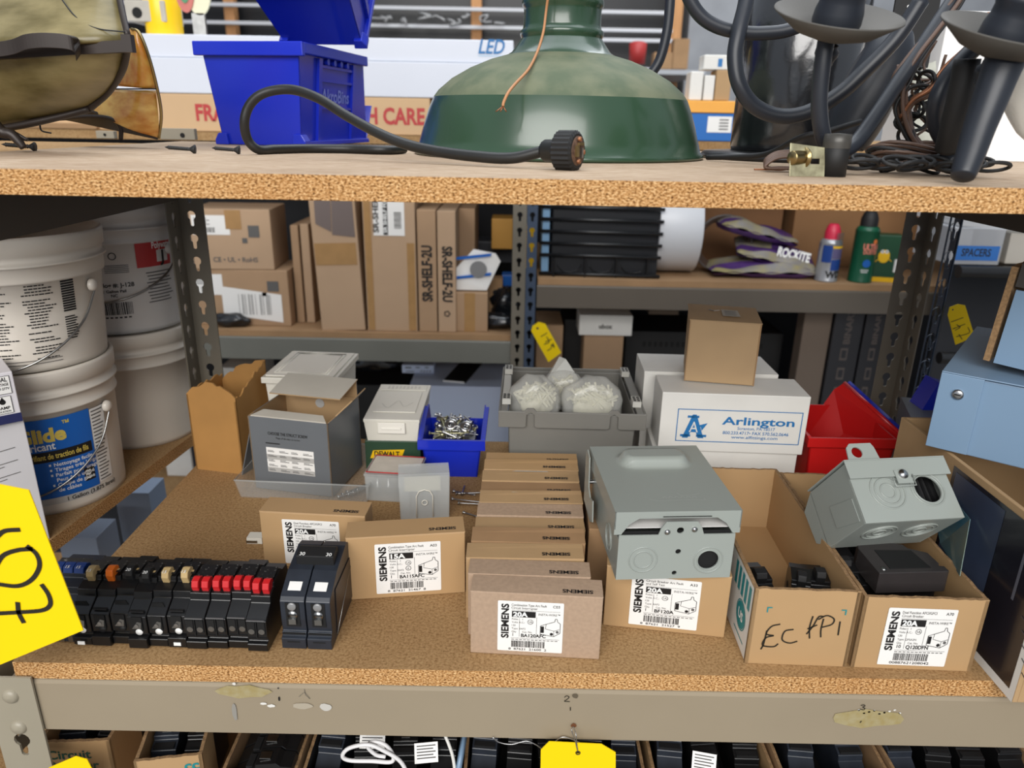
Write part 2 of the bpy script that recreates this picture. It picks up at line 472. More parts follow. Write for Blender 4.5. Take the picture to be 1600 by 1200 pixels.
# upper board (dusty face, rough front edge)
def board(name, label, x0, x1, y0, y1, ztop, mf, me, rot=0.0, loc=(0, 0, 0), sag=0.0):
    n = 24; t = MB()
    def zz(x): return ztop - sag * math.sin(math.pi * (x - x0) / (x1 - x0))
    for i in range(n):
        a = x0 + (x1 - x0) * i / n; b = x0 + (x1 - x0) * (i + 1) / n
        za, zb = zz(a), zz(b)
        t.quad([(a, y0, za), (b, y0, zb), (b, y1, zb), (a, y1, za)], mf)
        t.quad([(a, y0, za - TH), (a, y1, za - TH), (b, y1, zb - TH), (b, y0, zb - TH)], mf)
        t.quad([(a, y0, za - TH), (b, y0, zb - TH), (b, y0, zb), (a, y0, za)], me)
        t.quad([(b, y1, zb - TH), (a, y1, za - TH), (a, y1, za), (b, y1, zb)], me)
    t.quad([(x0, y0, zz(x0) - TH), (x0, y0, zz(x0)), (x0, y1, zz(x0)), (x0, y1, zz(x0) - TH)], me)
    t.quad([(x1, y0, zz(x1) - TH), (x1, y1, zz(x1) - TH), (x1, y1, zz(x1)), (x1, y0, zz(x1))], me)
    o = t.build(name, rot=(0, 0, rot), loc=loc)
    return tag(o, label, 'shelf board')
board('shelf_board', 'dusty particle board of the upper shelf carrying the green lamp', -0.471, 0.72, 0.0, 0.60, UZ, M_['board_up'], M_['board_edge'])
board('shelf_board', 'brown particle board under the circuit breakers and cartons', -0.403, 0.62, 0.0, 0.457, 0.0, M_['board'], M_['board_edge'])
# front beam below the lower board
bm = MB()
def beam_marks(t):
    m_s = mat('scuffed_glue', (160, 148, 112), 0.5, rgb2=(152, 136, 90), scale=160)
    m_w = mat('bare_scratch', (215, 212, 205), 0.3)
    yb = -0.0016
    def F(px, py):
        p = D(px, py, yb); return frame(p, (1, 0, 0), (0, 0, 1))
    def patch(px0, py0, px1, py1, m, jag=7):
        a, b = D(px0, py0, yb), D(px1, py1, yb); rr = random.Random(int(px0 * 7 + py0))
        cx, cz, rx, rz = (a.x + b.x) / 2, (a.z + b.z) / 2, abs(b.x - a.x) / 2, abs(a.z - b.z) / 2
        t.quad([(cx + rx * (0.75 + 0.25 * rr.random()) * math.cos(2 * math.pi * k / 14), yb, cz + rz * (0.7 + 0.3 * rr.random()) * math.sin(2 * math.pi * k / 14)) for k in range(14)], m)
    patch(1296, 1106, 1425, 1140, m_s); 
    for k in range(9): patch(1340 + k * 8, 1108 + (k * 5) % 7, 1344 + k * 8, 1111 + (k * 5) % 7, m_w)
    yb = -0.0019
    patch(330, 1068, 430, 1093, m_s); patch(405, 1097, 418, 1102, m_w); patch(416, 1100, 431, 1106, m_w); patch(362, 1066, 369, 1071, m_w); patch(360, 1098, 373, 1128, mat('grey_scuff', (140, 136, 128), 0.5)); patch(455, 1097, 490, 1109, mat('pale_scuff', (166, 156, 138), 0.5))
    patch(497, 1098, 521, 1112, mat('tape_rest', (188, 184, 176), 0.3)); patch(434, 1088, 438, 1096, M_['ink']); patch(433, 1074, 436, 1077, M_['ink'])
    patch(894, 1083, 904, 1092, mat('dark_hole_rim', (92, 82, 66), 0.5)); patch(891, 1130, 901, 1138, M_['copper'])
    t.stroke([(-0.0022, 0.002), (-0.0006, 0.0036), (0.0016, 0.0024), (0, 0), (-0.002, -0.002), (0.0024, -0.0022)], 0.0007, M_['marker'], F(886, 1093))
    t.stroke([(0, 0.002), (0.0002, -0.0016)], 0.0008, M_['marker'], F(891, 1108), smooth=False)
    t.stroke([(-0.002, 0.0022), (0.0006, 0.003), (0.0016, 0.0018), (0, 0.0006), (0.002, -0.0006), (0.001, -0.0022), (-0.002, -0.0014)], 0.0007, M_['marker'], F(1348, 1106))
    t.stroke([(0.0004, 0.001), (-0.0004, -0.001)], 0.0010, M_['marker'], F(1345, 1128), smooth=False)
    t.stroke([(0, 0.006), (0.0006, 0), (0.004, -0.004), (0, 0.003), (-0.005, -0.002)], 0.0004, mat('scratch', (100, 96, 88), 0.5), F(476, 1086), smooth=False)
beam('shelf_beam', 'taupe steel beam along the front of the breaker shelf', -0.408, 0.66, -0.001, -TH - 0.0003, 0.052, M_['beam'], marks=beam_marks)
# our rack's uprights
pA = D(38, 1110, -0.004)
keypost('rack_post', 'beige front post with keyhole slots at the left end of the beam', (pA.x - 0.008, -0.0045, 0), -0.8, 0.0 - 0.012, M_['postl'], wd=0.040, side=-1, off=0.027, rivets=(-0.031, -0.0635), holes_rng=(-0.8, -0.075))
pB = D(309, 420, 0.462)
keypost('rack_post', 'grey rear post left of the background cartons', (pB.x, 0.462, 0), -0.9, 0.372, M_['post'], wd=0.033, side=-1, pitch=0.0290, fwd=-1, ks=.82, off=.004)
pC = D(1419, 420, 0.480)
keypost('rack_post', 'grey rear post right of the spray cans', (pC.x, 0.480, 0), -0.9, 0.372, M_['post'], wd=0.031, side=1, pitch=0.0288, fwd=-1, ks=.86)
pD = D(272, 400, 0.60)
keypost('rack_post', 'slate blue post behind the white pails', (pD.x, 0.605, 0), -0.9, 0.368, M_['steel_b'], wd=0.034, side=-1)
pE = D(1479, 420, 0.50)
keypost('rack_post', 'dark blue post just right of the grey post near the spray cans', (pE.x, 0.50, 0), -0.9, 0.370, M_['steel_b'], wd=0.017, side=1)
# rails under the upper board
bx0 = pB.x
def side_rail(name, label, x, y0, y1, z0, z1, m):
    return tag(MB().prism([(x, z0), (x, z1), (x + 0.02, z1), (x + 0.02, z1 - 0.003), (x + 0.003, z1 - 0.003), (x + 0.003, z0)], y0, y1, m, 'y').build(name), label, 'shelf rail')
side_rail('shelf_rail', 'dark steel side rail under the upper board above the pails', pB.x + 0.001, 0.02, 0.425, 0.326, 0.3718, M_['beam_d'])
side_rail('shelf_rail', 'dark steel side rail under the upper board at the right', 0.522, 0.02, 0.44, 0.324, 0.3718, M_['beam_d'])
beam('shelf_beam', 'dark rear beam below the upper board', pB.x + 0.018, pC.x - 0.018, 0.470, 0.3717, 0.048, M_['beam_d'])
# neighbouring bay at the left
NB0, NB1 = G(80, 843), G(304, 677)
nyaw = math.atan2(NB1.y - NB0.y, NB1.x - NB0.x) - math.pi / 2
board('shelf_board', 'particle board of the neighbouring bay holding the white pails', -0.75, 0.0, -0.18, 0.42, 0.0, M_['board'], M_['board_edge'], rot=nyaw, loc=(NB0.x, NB0.y, 0))
tag(MB().box(-1.3, -0.475, 0.12, 0.57, UZ - 0.019, UZ - 0.003, M_['board']).build('shelf_board'), 'dark underside of the board above the white pails', 'shelf board')
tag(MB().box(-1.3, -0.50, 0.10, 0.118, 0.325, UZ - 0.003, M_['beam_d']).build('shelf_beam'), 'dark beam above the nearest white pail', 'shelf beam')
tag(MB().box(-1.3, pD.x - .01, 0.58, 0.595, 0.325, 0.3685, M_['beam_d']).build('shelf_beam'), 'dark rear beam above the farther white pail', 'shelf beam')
# shelf further down
tag(MB().box(-0.9, 0.9, -0.02, 0.62, -0.316, -0.30, M_['board']).build('shelf_board'), 'lowest particle board under the cartons of loose breakers', 'shelf board')
for k_, (px_, py_, lb_) in enumerate(((120, 840, 'pale blue carton seen down through the gap beside the breaker shelf'), (205, 770, 'white carton low in the gap between the two left shelf boards'))):
    q_ = G(px_, py_, -0.20)
    tag(MB().box(-.03, .03, 0, .06, -0.2996 + .2, 0, mat('gap_carton', (120, 134, 154), .5)).build('carton', loc=(q_.x, q_.y, -0.20), bevel=.001), lb_, 'carton')

# =============================================================== RACK ACROSS THE AISLE
RY = 1.36
def rb(px, py, y=RY): return D(px, py, y)
zl = rb(560, 520).z; zr = rb(1120, 441).z
xm = rb(812, 430).x
xl = rb(230, 500).x
tag(MB().box(xl - 0.5, xm - 0.02, RY + 0.004, RY + 0.6, zl - 0.016, zl, M_['kraft_d']).build('shelf_board'), 'board across the aisle holding the tall brown shelf cartons', 'shelf board')
beam('shelf_beam', 'grey green beam across the aisle below the brown cartons', xl - 0.5, xm - 0.02, RY, zl - 0.0162, 0.060, M_['beam_g'])
xr0 = rb(838, 440).x
tag(MB().box(xr0 + 0.004, 1.5, RY + 0.004, RY + 0.6, zr - 0.016, zr, M_['kraft_d']).build('shelf_board'), 'board across the aisle holding the spray cans and purple bags', 'shelf board')
beam('shelf_beam', 'brown grey beam across the aisle below the spray cans', xr0 + 0.002, 1.5, RY, zr - 0.0162, 0.058, mat('brown_grey_steel', (96, 88, 78), 0.42, var=0.06, scale=8))
keypost('rack_post', 'beige grey post across the aisle behind the grey tote', (rb(810, 450).x, RY - 0.004, 0), -1.2, 0.40, M_['post'], wd=0.034, side=-1, pitch=0.0375)
keypost('rack_post', 'slate blue post across the aisle behind tag 143', (rb(829, 450).x, RY - 0.003, 0), -1.2, 0.40, M_['steel_b'], wd=0.026, side=1, pitch=0.0375)
tag(MB().box(-1.9, 1.9, RY + 0.02, RY + 0.62, 0.386 - 0.02, 0.386, M_['board']).build('shelf_board'), 'top board across the aisle carrying the long white cartons', 'shelf board')
tag(MB().box(xm + .01, 1.9, RY + 0.0, RY + 0.6, -0.50, -0.48, M_['board']).build('shelf_board'), 'lowest board across the aisle under the black retail cartons', 'shelf board')
m_back = mat('dark_sheet', (34, 36, 42), 0.7, var=0.3, scale=8)
struct(MB().box(-1.9, 1.9, RY + 0.64, RY + 0.66, -1.2, 0.36, m_back).build('dark_rack_backing'))  # added dark sheet, keeps the space behind the rack dark
# =============================================================== UPPER SHELF
# ---- green barn lamp
lampc = V3((0.0, 0.36, UZ)); lampc.x = D(871, 240, 0.36).x
m_enamel = mat('green_enamel', (44, 70, 50), 0.25, spec=0.6, coat=0.3, var=0.10, scale=14)
m_dusty = mat('dust_on_enamel', (100, 105, 80), 0.7, rgb2=(76, 88, 64), scale=40)
lp = thing('barn_lamp', 'large green enamel barn lamp shade standing rim down on the upper shelf', 'lamp', lampc)
sh = MB()
sh.lathe([(0.1500, 0.0025), (0.1545, 0.0), (0.1562, 0.0022), (0.1548, 0.0050), (0.1520, 0.0075), (0.1492, 0.017), (0.1452, 0.030), (0.1400, 0.045), (0.1345, 0.0575)], m_enamel, n=96)
sh.lathe([(0.1345, 0.0575), (0.1290, 0.0645), (0.1150, 0.0760), (0.0960, 0.0865), (0.0750, 0.0950), (0.0570, 0.1000)], m_dusty, n=96)
sh.lathe([(0.0570, 0.1000), (0.0520, 0.1030), (0.0470, 0.1095), (0.0420, 0.1165)], m_enamel, n=96)
sh.lathe([(0.149, 0.003), (0.146, 0.017), (0.137, 0.045), (0.127, 0.062), (0.10, 0.081), (0.05, 0.098)], mat('white_enamel', (225, 225, 220), 0.3), n=64)
sh.build('lamp_shade', lp)
nk = MB()
nk.lathe([(0.0420, 0.1160), (0.0432, 0.1185), (0.0438, 0.1210), (0.0432, 0.1235), (0.0410, 0.1250), (0.0402, 0.1290), (0.0400, 0.1420), (0.0404, 0.1445), (0.0420, 0.1465), (0.0424, 0.1500), (0.0414, 0.1530), (0.0402, 0.1550), (0.0392, 0.168), (0.0388, 0.185), (0.0385, 0.215), (0.034, 0.225), (0.022, 0.235), (0.0, 0.236)], m_enamel, n=64)
nk.build('lamp_neck', lp)
# thin wire hanging over the lamp
wp = [D(x, y, d) for x, y, d in ((860, -60, .30), (858, -20, .30), (853, 20, .305), (849, 50, .30), (840, 80, .285), (826, 108, .250), (806, 130, .222), (794, 145, .206), (787, 160, .200), (786, 166, .199))]
tw = MB().tube(curve(wp, 5), 0.0014, M_['wire2'], 6)
e_ = wp[-1]
for dx in (-0.004, -0.0015, 0.002):
    tw.tube([e_, e_ + V3((dx, -0.001, -0.003)), e_ + V3((dx * 1.6, -0.001, -0.0045))], 0.0006, M_['copper'], 5)
tag(tw.build('bare_wire'), 'thin orange brown wire hanging in front of the green lamp shade', 'wire')

# ---- plug and its cable
pl = D(884, 241, 0.105)
pz = UZ + 0.0157
cabp = [(640, 238, .30), (600, 236, .30), (540, 239, .31), (480, 240, .30), (430, 240, .27), (404, 235, .25), (387, 218, .245), (382, 192, .24), (388, 168, .24), (404, 150, .24), (430, 141, .24), (462, 141, .235), (500, 155, .22), (540, 180, .20), (585, 205, .18), (630, 224, .165), (680, 236, .15), (740, 244, .13), (800, 247, .115), (852, 245, .108)]
cpts = []
for x, y, d in cabp:
    p = D(x, y, d)
    p.z = max(p.z, UZ + 0.0046); cpts.append(p)
cpts[-1].z = pz - 0.002
cpts[0] = V3((lampc.x - 0.1640, 0.33, UZ + 0.0046))
ca = thing('power_cord', 'thick black cord looping past the blue bin and ending in a round plug', 'cord', (cpts[-1].x, cpts[-1].y, UZ))
inv = Matrix.Translation(-V3((cpts[-1].x, cpts[-1].y, UZ)))
MB().tube([inv @ p for p in curve(cpts, 7)], 0.0044, M_['rubber'], 12).build('cord', ca)
ax = V3((0.86, -0.50, 0.02)).normalized()
q = ax.to_track_quat('Z', 'Y').to_matrix().to_4x4(); q.translation = inv @ V3(cpts[-1])
pg = MB()
pg.lathe([(0.0044, -0.004), (0.0070, -0.002), (0.0082, 0.0), (0.0082, 0.009), (0.0090, 0.011)], M_['rubber'], q, 24)
ribs = []
for i in range(48):
    ribs.append(0.0150 if i % 2 else 0.0141)
vs_ = []; fs = []
for j, zz_ in enumerate((0.0105, 0.012, 0.026, 0.0275)):
    for i in range(48):
        r_ = ribs[i] if j in (1, 2) else 0.0125
        vs_.append((r_ * math.cos(2 * math.pi * i / 48), r_ * math.sin(2 * math.pi * i / 48), zz_))
for j in range(3):
    for i in range(48): fs.append((j * 48 + i, j * 48 + (i + 1) % 48, (j + 1) * 48 + (i + 1) % 48, (j + 1) * 48 + i))
fs.append(tuple(reversed(range(48)))); fs.append(tuple(range(144, 192)))
pg.add(vs_, fs, M_['blackm'], q)
pg.build('plug_body', ca)
m_rust = mat('rusty_plug_face', (110, 84, 66), 0.6, 0.3, rgb2=(70, 50, 40), scale=300)
pf = MB(); pf.lathe([(0, 0.0281), (0.0105, 0.0281), (0.011, 0.0272)], m_rust, q, 24)
pf.box(-0.006, -0.003, -0.004, 0.004, 0.028, 0.0305, M_['brass'], q); pf.box(0.002, 0.0045, -0.005, 0.002, 0.028, 0.0302, M_['steel'], q)
pf.box(-0.002, 0.006, 0.004, 0.006, 0.028, 0.030, M_['brass'], q)
for a, b in ((-0.001, -0.0075), (0.0, 0.0085), (0.0065, -0.001)): pf.lathe([(0.0018, 0.028), (0.0018, 0.0302), (0, 0.0306)], M_['copper'], q @ Matrix.Translation((a, b, 0)), 10)
pf.build('plug_face', ca)

# ---- blue stacking bins on the upper shelf
def hang_bin(t, W=0.106, L=0.235, H=0.118, fl=1.0):
    """closed back towards -y, open front towards +y"""
    tb = MB(); m = M_['blue']; k = 0.012
    # outer shell walls (tapering down)
    def wall(p, q, r_, s_, n, th=0.0022):
        n = V3(n) * th
        P = [V3(a) for a in (p, q, r_, s_)]
        tb.add([*P, *[a - n for a in P]], [(0, 1, 2, 3), (7, 6, 5, 4), (0, 4, 5, 1), (1, 5, 6, 2), (2, 6, 7, 3), (3, 7, 4, 0)], m)
    w1, w2 = W / 2, W / 2 + 0.011
    wall((-w1, 0, 0), (w1, 0, 0), (w2, -k, H), (-w2, -k, H), (0, -1, 0))
    wall((w1, 0, 0), (w1, L * 0.98, 0), (w2, L * 0.86, H), (w2, -k, H), (1, 0, 0))
    wall((-w1, L * 0.98, 0), (-w1, 0, 0), (-w2, -k, H), (-w2, L * 0.86, H), (-1, 0, 0))
    wall((w1, L * 0.98, 0), (-w1, L * 0.98, 0), (-w1 - 0.006, L * 1.04, H * 0.45), (w1 + 0.006, L * 1.04, H * 0.45), (0, 1, 0))
    tb.box(-w1, w1, 0, L * 0.98, 0, 0.0022, m)
    tb.build('bin_body', t, bevel=0.0012)
    lb = MB()
    lb.box(-w2 - 0.007, w2 + 0.007, -k - 0.006, -k + 0.002, H - 0.015, H + 0.001, m)
    lb.box(w2 - 0.001, w2 + 0.007, -k + 0.002, L * 0.86, H - 0.012, H + 0.001, m)
    lb.box(-w2 - 0.007, -w2 + 0.001, -k + 0.002, L * 0.86, H - 0.012, H + 0.001, m)
    lb.build('rim', t, bevel=0.0012)
    rb_ = MB()
    for s in (1, -1):
        def sx(y, z): return s * (w1 + (w2 - w1) * z / H + 0.0002)
        for y0, y1 in ((0.04, 0.050), (0.155, 0.165)):
            for a, b in ((0.004, H - 0.013),):
                A = [(sx(y0, a), y0, a), (sx(y1, a), y1, a), (sx(y1, b), y1, b), (sx(y0, b), y0, b)]
                O = [(p[0] + s * 0.004, p[1], p[2]) for p in A]
                rb_.add(A + O, [(4, 5, 6, 7), (0, 1, 5, 4), (1, 2, 6, 5), (2, 3, 7, 6), (3, 0, 4, 7)], m)
        for z in (H * 0.38, H * 0.66, H * 0.80):
            A = [(sx(0, z), 0.05, z), (sx(0, z), 0.155, z), (sx(0, z + 0.003), 0.155, z + 0.003), (sx(0, z + 0.003), 0.05, z + 0.003)]
            O = [(p[0] + s * 0.003, p[1], p[2]) for p in A]
            rb_.add(A + O, [(4, 5, 6, 7), (0, 1, 5, 4), (1, 2, 6, 5), (2, 3, 7, 6), (3, 0, 4, 7)], m)
        if s == 1:
            zb, zt = H * 0.42, H * 0.64
            Mx = frame((sx(0, zb) + 0.0008, 0.056, zb + 0.004), (0, 1, 0), ((w2 - w1) / H, 0, 1))
            rb_.text('AkroBins', mat('raised_pale_blue', (110, 125, 210), 0.35), Mx, 0.016, bold=0.02, width=0.094)
            for k2 in range(4): rb_.cyl((sx(0, H - 0.016), 0.066 + 0.022 * k2, H - 0.016), (sx(0, H - 0.016) + 0.005, 0.066 + 0.022 * k2, H - 0.016), 0.004, 0.004, m, 10)
    rb_.build('ribs', t)
    fb = MB()
    for s in (1, -1):
        fb.prism([(s * (w1 - 0.010), 0.0), (s * (w1 + 0.008), 0.0), (s * (w1 + 0.008), 0.006), (s * (w1 + 0.003), 0.014), (s * (w1 - 0.008), 0.014)], -0.006, 0.010, m, 'y')
        fb.box(s * (w1 + 0.0003), s * (w1 + 0.007), 0.010, L * 0.95, 0.0, 0.006, m)
    fb.build('foot_rail', t, bevel=0.001)
    return t
A, B = G(333, 228, UZ), G(470, 227, UZ)
yb = -R(9.5)
b1 = thing('storage_bin', 'blue plastic bin standing upright on the upper shelf left of the green lamp', 'storage bin', ((A + B) / 2 + V3((0.003, 0.006, 0.0004))), yb, 'blue bins on the upper shelf')
hang_bin(b1)
b2 = thing('storage_bin', 'blue plastic bin tipped over on top of the upright blue bin', 'storage bin', (-0.251, 0.545, UZ + 0.1225), (R(-38), R(5), yb - R(3)), 'blue bins on the upper shelf')
b2.rotation_euler = (R(52), R(0), yb + R(4))
b2.location = (-0.262, 0.60, UZ + 0.127)
hang_bin(b2)

# ---- black screws on the board
def screw(name, label, px, py, ang, L=0.026, cat='screw', z0=UZ, m=None, group=None, r=0.0021):
    p = G(px, py, z0)
    m = m or M_['blackm']
    t = MB(); n = 26
    hr = 0.0045
    Mx = Matrix.Translation((p.x, p.y, z0 + 0.0036)) @ Matrix.Rotation(ang, 4, 'Z') @ Matrix.Rotation(R(90 - 4), 4, 'Y')
    prof = [(0.0, 0.0), (hr, 0.0001), (hr, 0.0008), (0.0021, 0.0042)]
    z = 0.006
    while z < L - 0.004:
        prof += [(0.0014, z), (r, z + 0.0007), (0.0014, z + 0.0014)]; z += 0.0017
    prof += [(0.0012, L - 0.003), (0.0, L)]
    t.lathe(prof, m, Mx, 10)
    return tag(t.build(name), label, cat, group)
screw('screw', 'black drywall screw at the far left of the upper shelf edge', 56, 236, R(186), group='black screws on the upper shelf', L=0.03)
screw('screw', 'black drywall screw left of the blue bin, head toward the bin', 306, 240, R(188), group='black screws on the upper shelf', L=0.028)
screw('screw', 'black drywall screw just in front of the upright blue bin', 375, 241, R(186), group='black screws on the upper shelf', L=0.026)

# ---- old hanging fixture with olive glass, at the left
m_olive = mat('olive_art_glass', (134, 122, 84), 0.35, rgb2=(92, 82, 46), scale=14, bump=0.5, bscale=30, stretch=(1.5, 1, 4), spec=0.5)
m_amber = mat('amber_mottled_glass', (255, 206, 100), 0.3, rgb2=(236, 146, 40), scale=75, spec=0.7, coat=0.4, detail=2, trans=.25)
lt = thing('glass_lantern', 'old lantern of olive art glass held by dark bronze straps at the left', 'lantern', (-0.30, 0.22, UZ))
li = Matrix.Translation((0.30, -0.22, -UZ))
LD = 0.22
def lpnt(x, y, d): return li @ D(x, y, d)
# upper pane and lower pane: curved sheets
def sheet(name, rows, m, parent, th=0.003, n=6):
    t = MB(); rr_ = [curve(r_, n) for r_ in rows]
    # resample across rows too
    colsN = len(rr_[0]); cols_ = [curve([rr_[j][i] for j in range(len(rr_))], n) for i in range(colsN)]
    vs_ = [p for c in cols_ for p in c]; k = len(cols_[0])
    fs = [(i * k + j, (i + 1) * k + j, (i + 1) * k + j + 1, i * k + j + 1) for i in range(colsN - 1) for j in range(k - 1)]
    t.add(vs_, fs, m, None, True)
    return t.build(name, parent, solid=th)
sheet('upper_glass', [[lpnt(-80, -60, .30), lpnt(60, -60, .26), lpnt(150, -60, .24), lpnt(172, -60, .25)], [lpnt(-80, 0, .26), lpnt(60, 0, .22), lpnt(150, 0, .21), lpnt(184, 0, .22)], [lpnt(-80, 74, .20), lpnt(60, 70, .18), lpnt(150, 66, .18), lpnt(200, 66, .20)]], m_olive, lt)
sheet('lower_glass', [[lpnt(-80, 86, .205), lpnt(60, 84, .185), lpnt(150, 78, .185), lpnt(196, 76, .20)], [lpnt(-80, 140, .22), lpnt(60, 130, .20), lpnt(140, 125, .205), lpnt(184, 118, .22)], [lpnt(-80, 205, .27), lpnt(20, 192, .25), lpnt(90, 178, .245), lpnt(140, 168, .25)]], m_olive, lt)
st = MB()
st.tube(curve([lpnt(178, -60, .24), lpnt(187, 0, .215), lpnt(200, 58, .195)], 6), 0.0026, M_['bronze'], 8)
st.tube(curve([lpnt(200, 72, .192), lpnt(192, 108, .21), lpnt(170, 143, .235), lpnt(140, 170, .245)], 6), 0.0030, M_['bronze'], 8)
st.tube(curve([lpnt(140, 170, .245), lpnt(90, 183, .243), lpnt(20, 198, .245), lpnt(-80, 212, .265)], 6), 0.0034, M_['bronze'], 8)
a_, b_ = lpnt(-80, 88, .185), lpnt(205, 72, .185)
st.prism([(0, 0)] + [], 0, 0, M_['bronze']) if False else None
def bar(t, a, b, w_, d_, m):
    x = (b - a); L_ = x.length; F_ = frame(a, x, (0, 0, 1)); t.box(0, L_, -w_ / 2, w_ / 2, -d_ / 2, d_ / 2, m, F_)
bar(st, a_, b_, 0.009, 0.008, M_['bronze'])
a_, b_ = lpnt(198, 54, .178), lpnt(206, 82, .178)
st.box(-0.002 + b_.x - 0.004, b_.x + 0.002, b_.y - 0.003, b_.y + 0.004, b_.z, a_.z, M_['bronze'])
st.build('strap_frame', lt)
# raised curved bracket on the band
bk = MB()
bp_ = [lpnt(-60, 74, .165), lpnt(10, 66, .163), lpnt(40, 56, .160), lpnt(75, 54, .160), (lpnt(110, 59, .163)), lpnt(116, 76, .170)]
bc = curve(bp_, 6)
vs_ = []
for p in bc: vs_ += [p + V3((0, 0, 0.0014)), p + V3((0, 0.010, 0.0014)), p + V3((0, 0.010, -0.0030)), p + V3((0, 0, -0.010))]
N_ = len(bc)
bk.add(vs_, [(4 * i + k, 4 * i + (k + 1) % 4, 4 * i + 4 + (k + 1) % 4, 4 * i + 4 + k) for i in range(N_ - 1) for k in range(4)] + [(3, 2, 1, 0), (4 * N_ - 4, 4 * N_ - 3, 4 * N_ - 2, 4 * N_ - 1)], M_['bronze'])
bk.build('bracket', lt, bevel=0.0006)
ft = MB()
fp = curve([lpnt(-30, 170, .20), lpnt(0, 204, .205), lpnt(18, 210, .205), lpnt(30, 222, .205), lpnt(37, 231, .205)], 6)
fp[-1].z = max(fp[-1].z, 0.0022)
ft.tube(fp, [0.006 - 0.003 * i / len(fp) for i in range(len(fp))], M_['bronze'], 8)
ft.tube(curve([lpnt(14, 203, .24), lpnt(30, 211, .24), lpnt(43, 219, .24)], 6), 0.0015, M_['bronze'], 8)
ft.tube(curve([lpnt(62, 192, .26), lpnt(65, 204, .26), lpnt(80, 208, .26)], 5), 0.0008, M_['blackm'], 6)
ft.tube(curve([lpnt(90, -10, .208), lpnt(118, 26, .196), lpnt(150, 44, .188), lpnt(196, 50, .190)], 6), 0.0006, M_['blackm'], 6)
ft.build('leg', lt)
# amber glass shade
am = thing('amber_shade', 'amber mottled glass shade lying behind the olive lantern', 'lamp shade', (-0.40, 0.36, UZ))
ai = Matrix.Translation((0.40, -0.36, -UZ))
def apnt(x, y, d): return ai @ D(x, y, d)
sheet('upper_panel', [[apnt(204, 45, .34), apnt(212, 46, .335), apnt(216, 52, .335)], [apnt(192, 80, .35), apnt(214, 84, .330), apnt(230, 90, .335)], [apnt(180, 134, .36), apnt(215, 137, .335), apnt(243, 138, .345)]], m_amber, am)
m_amber2 = mat('amber_leaf_glass', (255, 214, 120), 0.3, rgb2=(214, 130, 34), scale=38, spec=0.7, coat=0.4, trans=.25, stretch=(1, 1, 2.2))
sheet('lower_panel', [[apnt(170, 141, .36), apnt(212, 141, .335), apnt(243, 141, .345)], [apnt(155, 160, .36), apnt(205, 180, .335), apnt(248, 190, .345)], [apnt(140, 172, .36), apnt(200, 200, .34), apnt(247, 214, .35)]], m_amber2, am)
sr = MB()
sr.tube(curve([apnt(205, 45, .335), apnt(218, 52, .333), apnt(233, 90, .333), apnt(246, 140, .342), apnt(252, 180, .346), apnt(248, 216, .350)], 6), 0.0016, M_['brass'], 6)
sr.tube(curve([apnt(172, 139, .358), apnt(212, 139, .333), apnt(244, 139, .342)], 5), 0.0008, M_['bronze'], 6)
sr.build('came', am)
ab = MB()
ab.tube(curve([apnt(90, 186, .36), apnt(140, 182, .35), apnt(175, 186, .345), apnt(188, 200, .345), apnt(189, 218, .345)], 6), 0.0013, M_['bronze'], 6)
vs_ = [apnt(88, 184, .37), apnt(140, 172, .355), apnt(180, 186, .35), apnt(200, 200, .348), apnt(247, 217, .352), apnt(180, 195, .37), apnt(120, 190, .38)]
ab.quad(vs_, M_['bronze'])
ab.build('shade_fitter', am, solid=0.002)
# =============================================================== BLACK IRON FIXTURE AND PARTS, RIGHT OF THE UPPER SHELF
def dp(x, y, d): return D(x, y, d)
ch = thing('chandelier', 'black iron chandelier with curved arms and candle dishes lying on the upper shelf', 'chandelier', (0.34, 0.14, UZ))
ci = Matrix.Translation((-0.34, -0.14, -UZ))
def cpn(x, y, d): return ci @ D(x, y, d)
def dish(px, py, d, wpx, tilt, name='candle_dish', cup=1.0):
    c = cpn(px, py, d); r_ = wpx / 2 / FPX * (D(px, py, d) - CAM).dot(_fw)
    Mx = Matrix.Translation(c) @ Euler(tilt).to_matrix().to_4x4()
    t = MB(); t.lathe([(0.0, -0.013), (r_ * 0.25, -0.0125), (r_ * 0.62, -0.0075), (r_, 0.0044), (r_ * 0.995, 0.0056), (r_ * 0.6, -0.0055), (0.0, -0.0105)], M_['dish'], Mx, 64)
    t.build(name, ch)
    c2 = MB(); k = r_ / 0.047
    c2.lathe([(0.006, -0.026), (0.0068, -0.022), (0.0085, -0.019), (0.0085, -0.016), (0.0065, -0.014), (0.0066, -0.012)], M_['iron'], Mx @ Matrix.Translation((0, 0, -.004)), 24)
    Mx = Mx @ Matrix.Translation((0, 0, -.0085))
    c2.lathe([(0.0, -0.002), (0.012, -0.0018), (0.0155, 0.0015), (0.0172, 0.008), (0.0168, 0.015), (0.0152, 0.021), (0.0150, 0.026), (0.0165, 0.030), (0.0165, 0.034), (0.012, 0.036), (0.0, 0.036)], M_['iron'], Mx, 32)
    c2.build('candle_cup', ch)
    return Mx
d1 = dish(1307, 33, 0.10, 196, (R(20), R(2), 0))
d2 = dish(1572, 58, 0.04, 204, (R(20), R(5), 0))
arm = lambda pts, r_, nm='arm': MB().tube(curve([cpn(*p) for p in pts], 8), r_, M_['iron'], 14).build(nm, ch)
arm([(1291, 62, .10), (1284, 110, .10), (1280, 165, .102), (1287, 215, .105), (1307, 238, .11), (1335, 225, .12), (1368, 182, .13), (1404, 128, .14), (1450, 60, .15), (1490, 0, .16), (1520, -50, .17)], 0.0060)
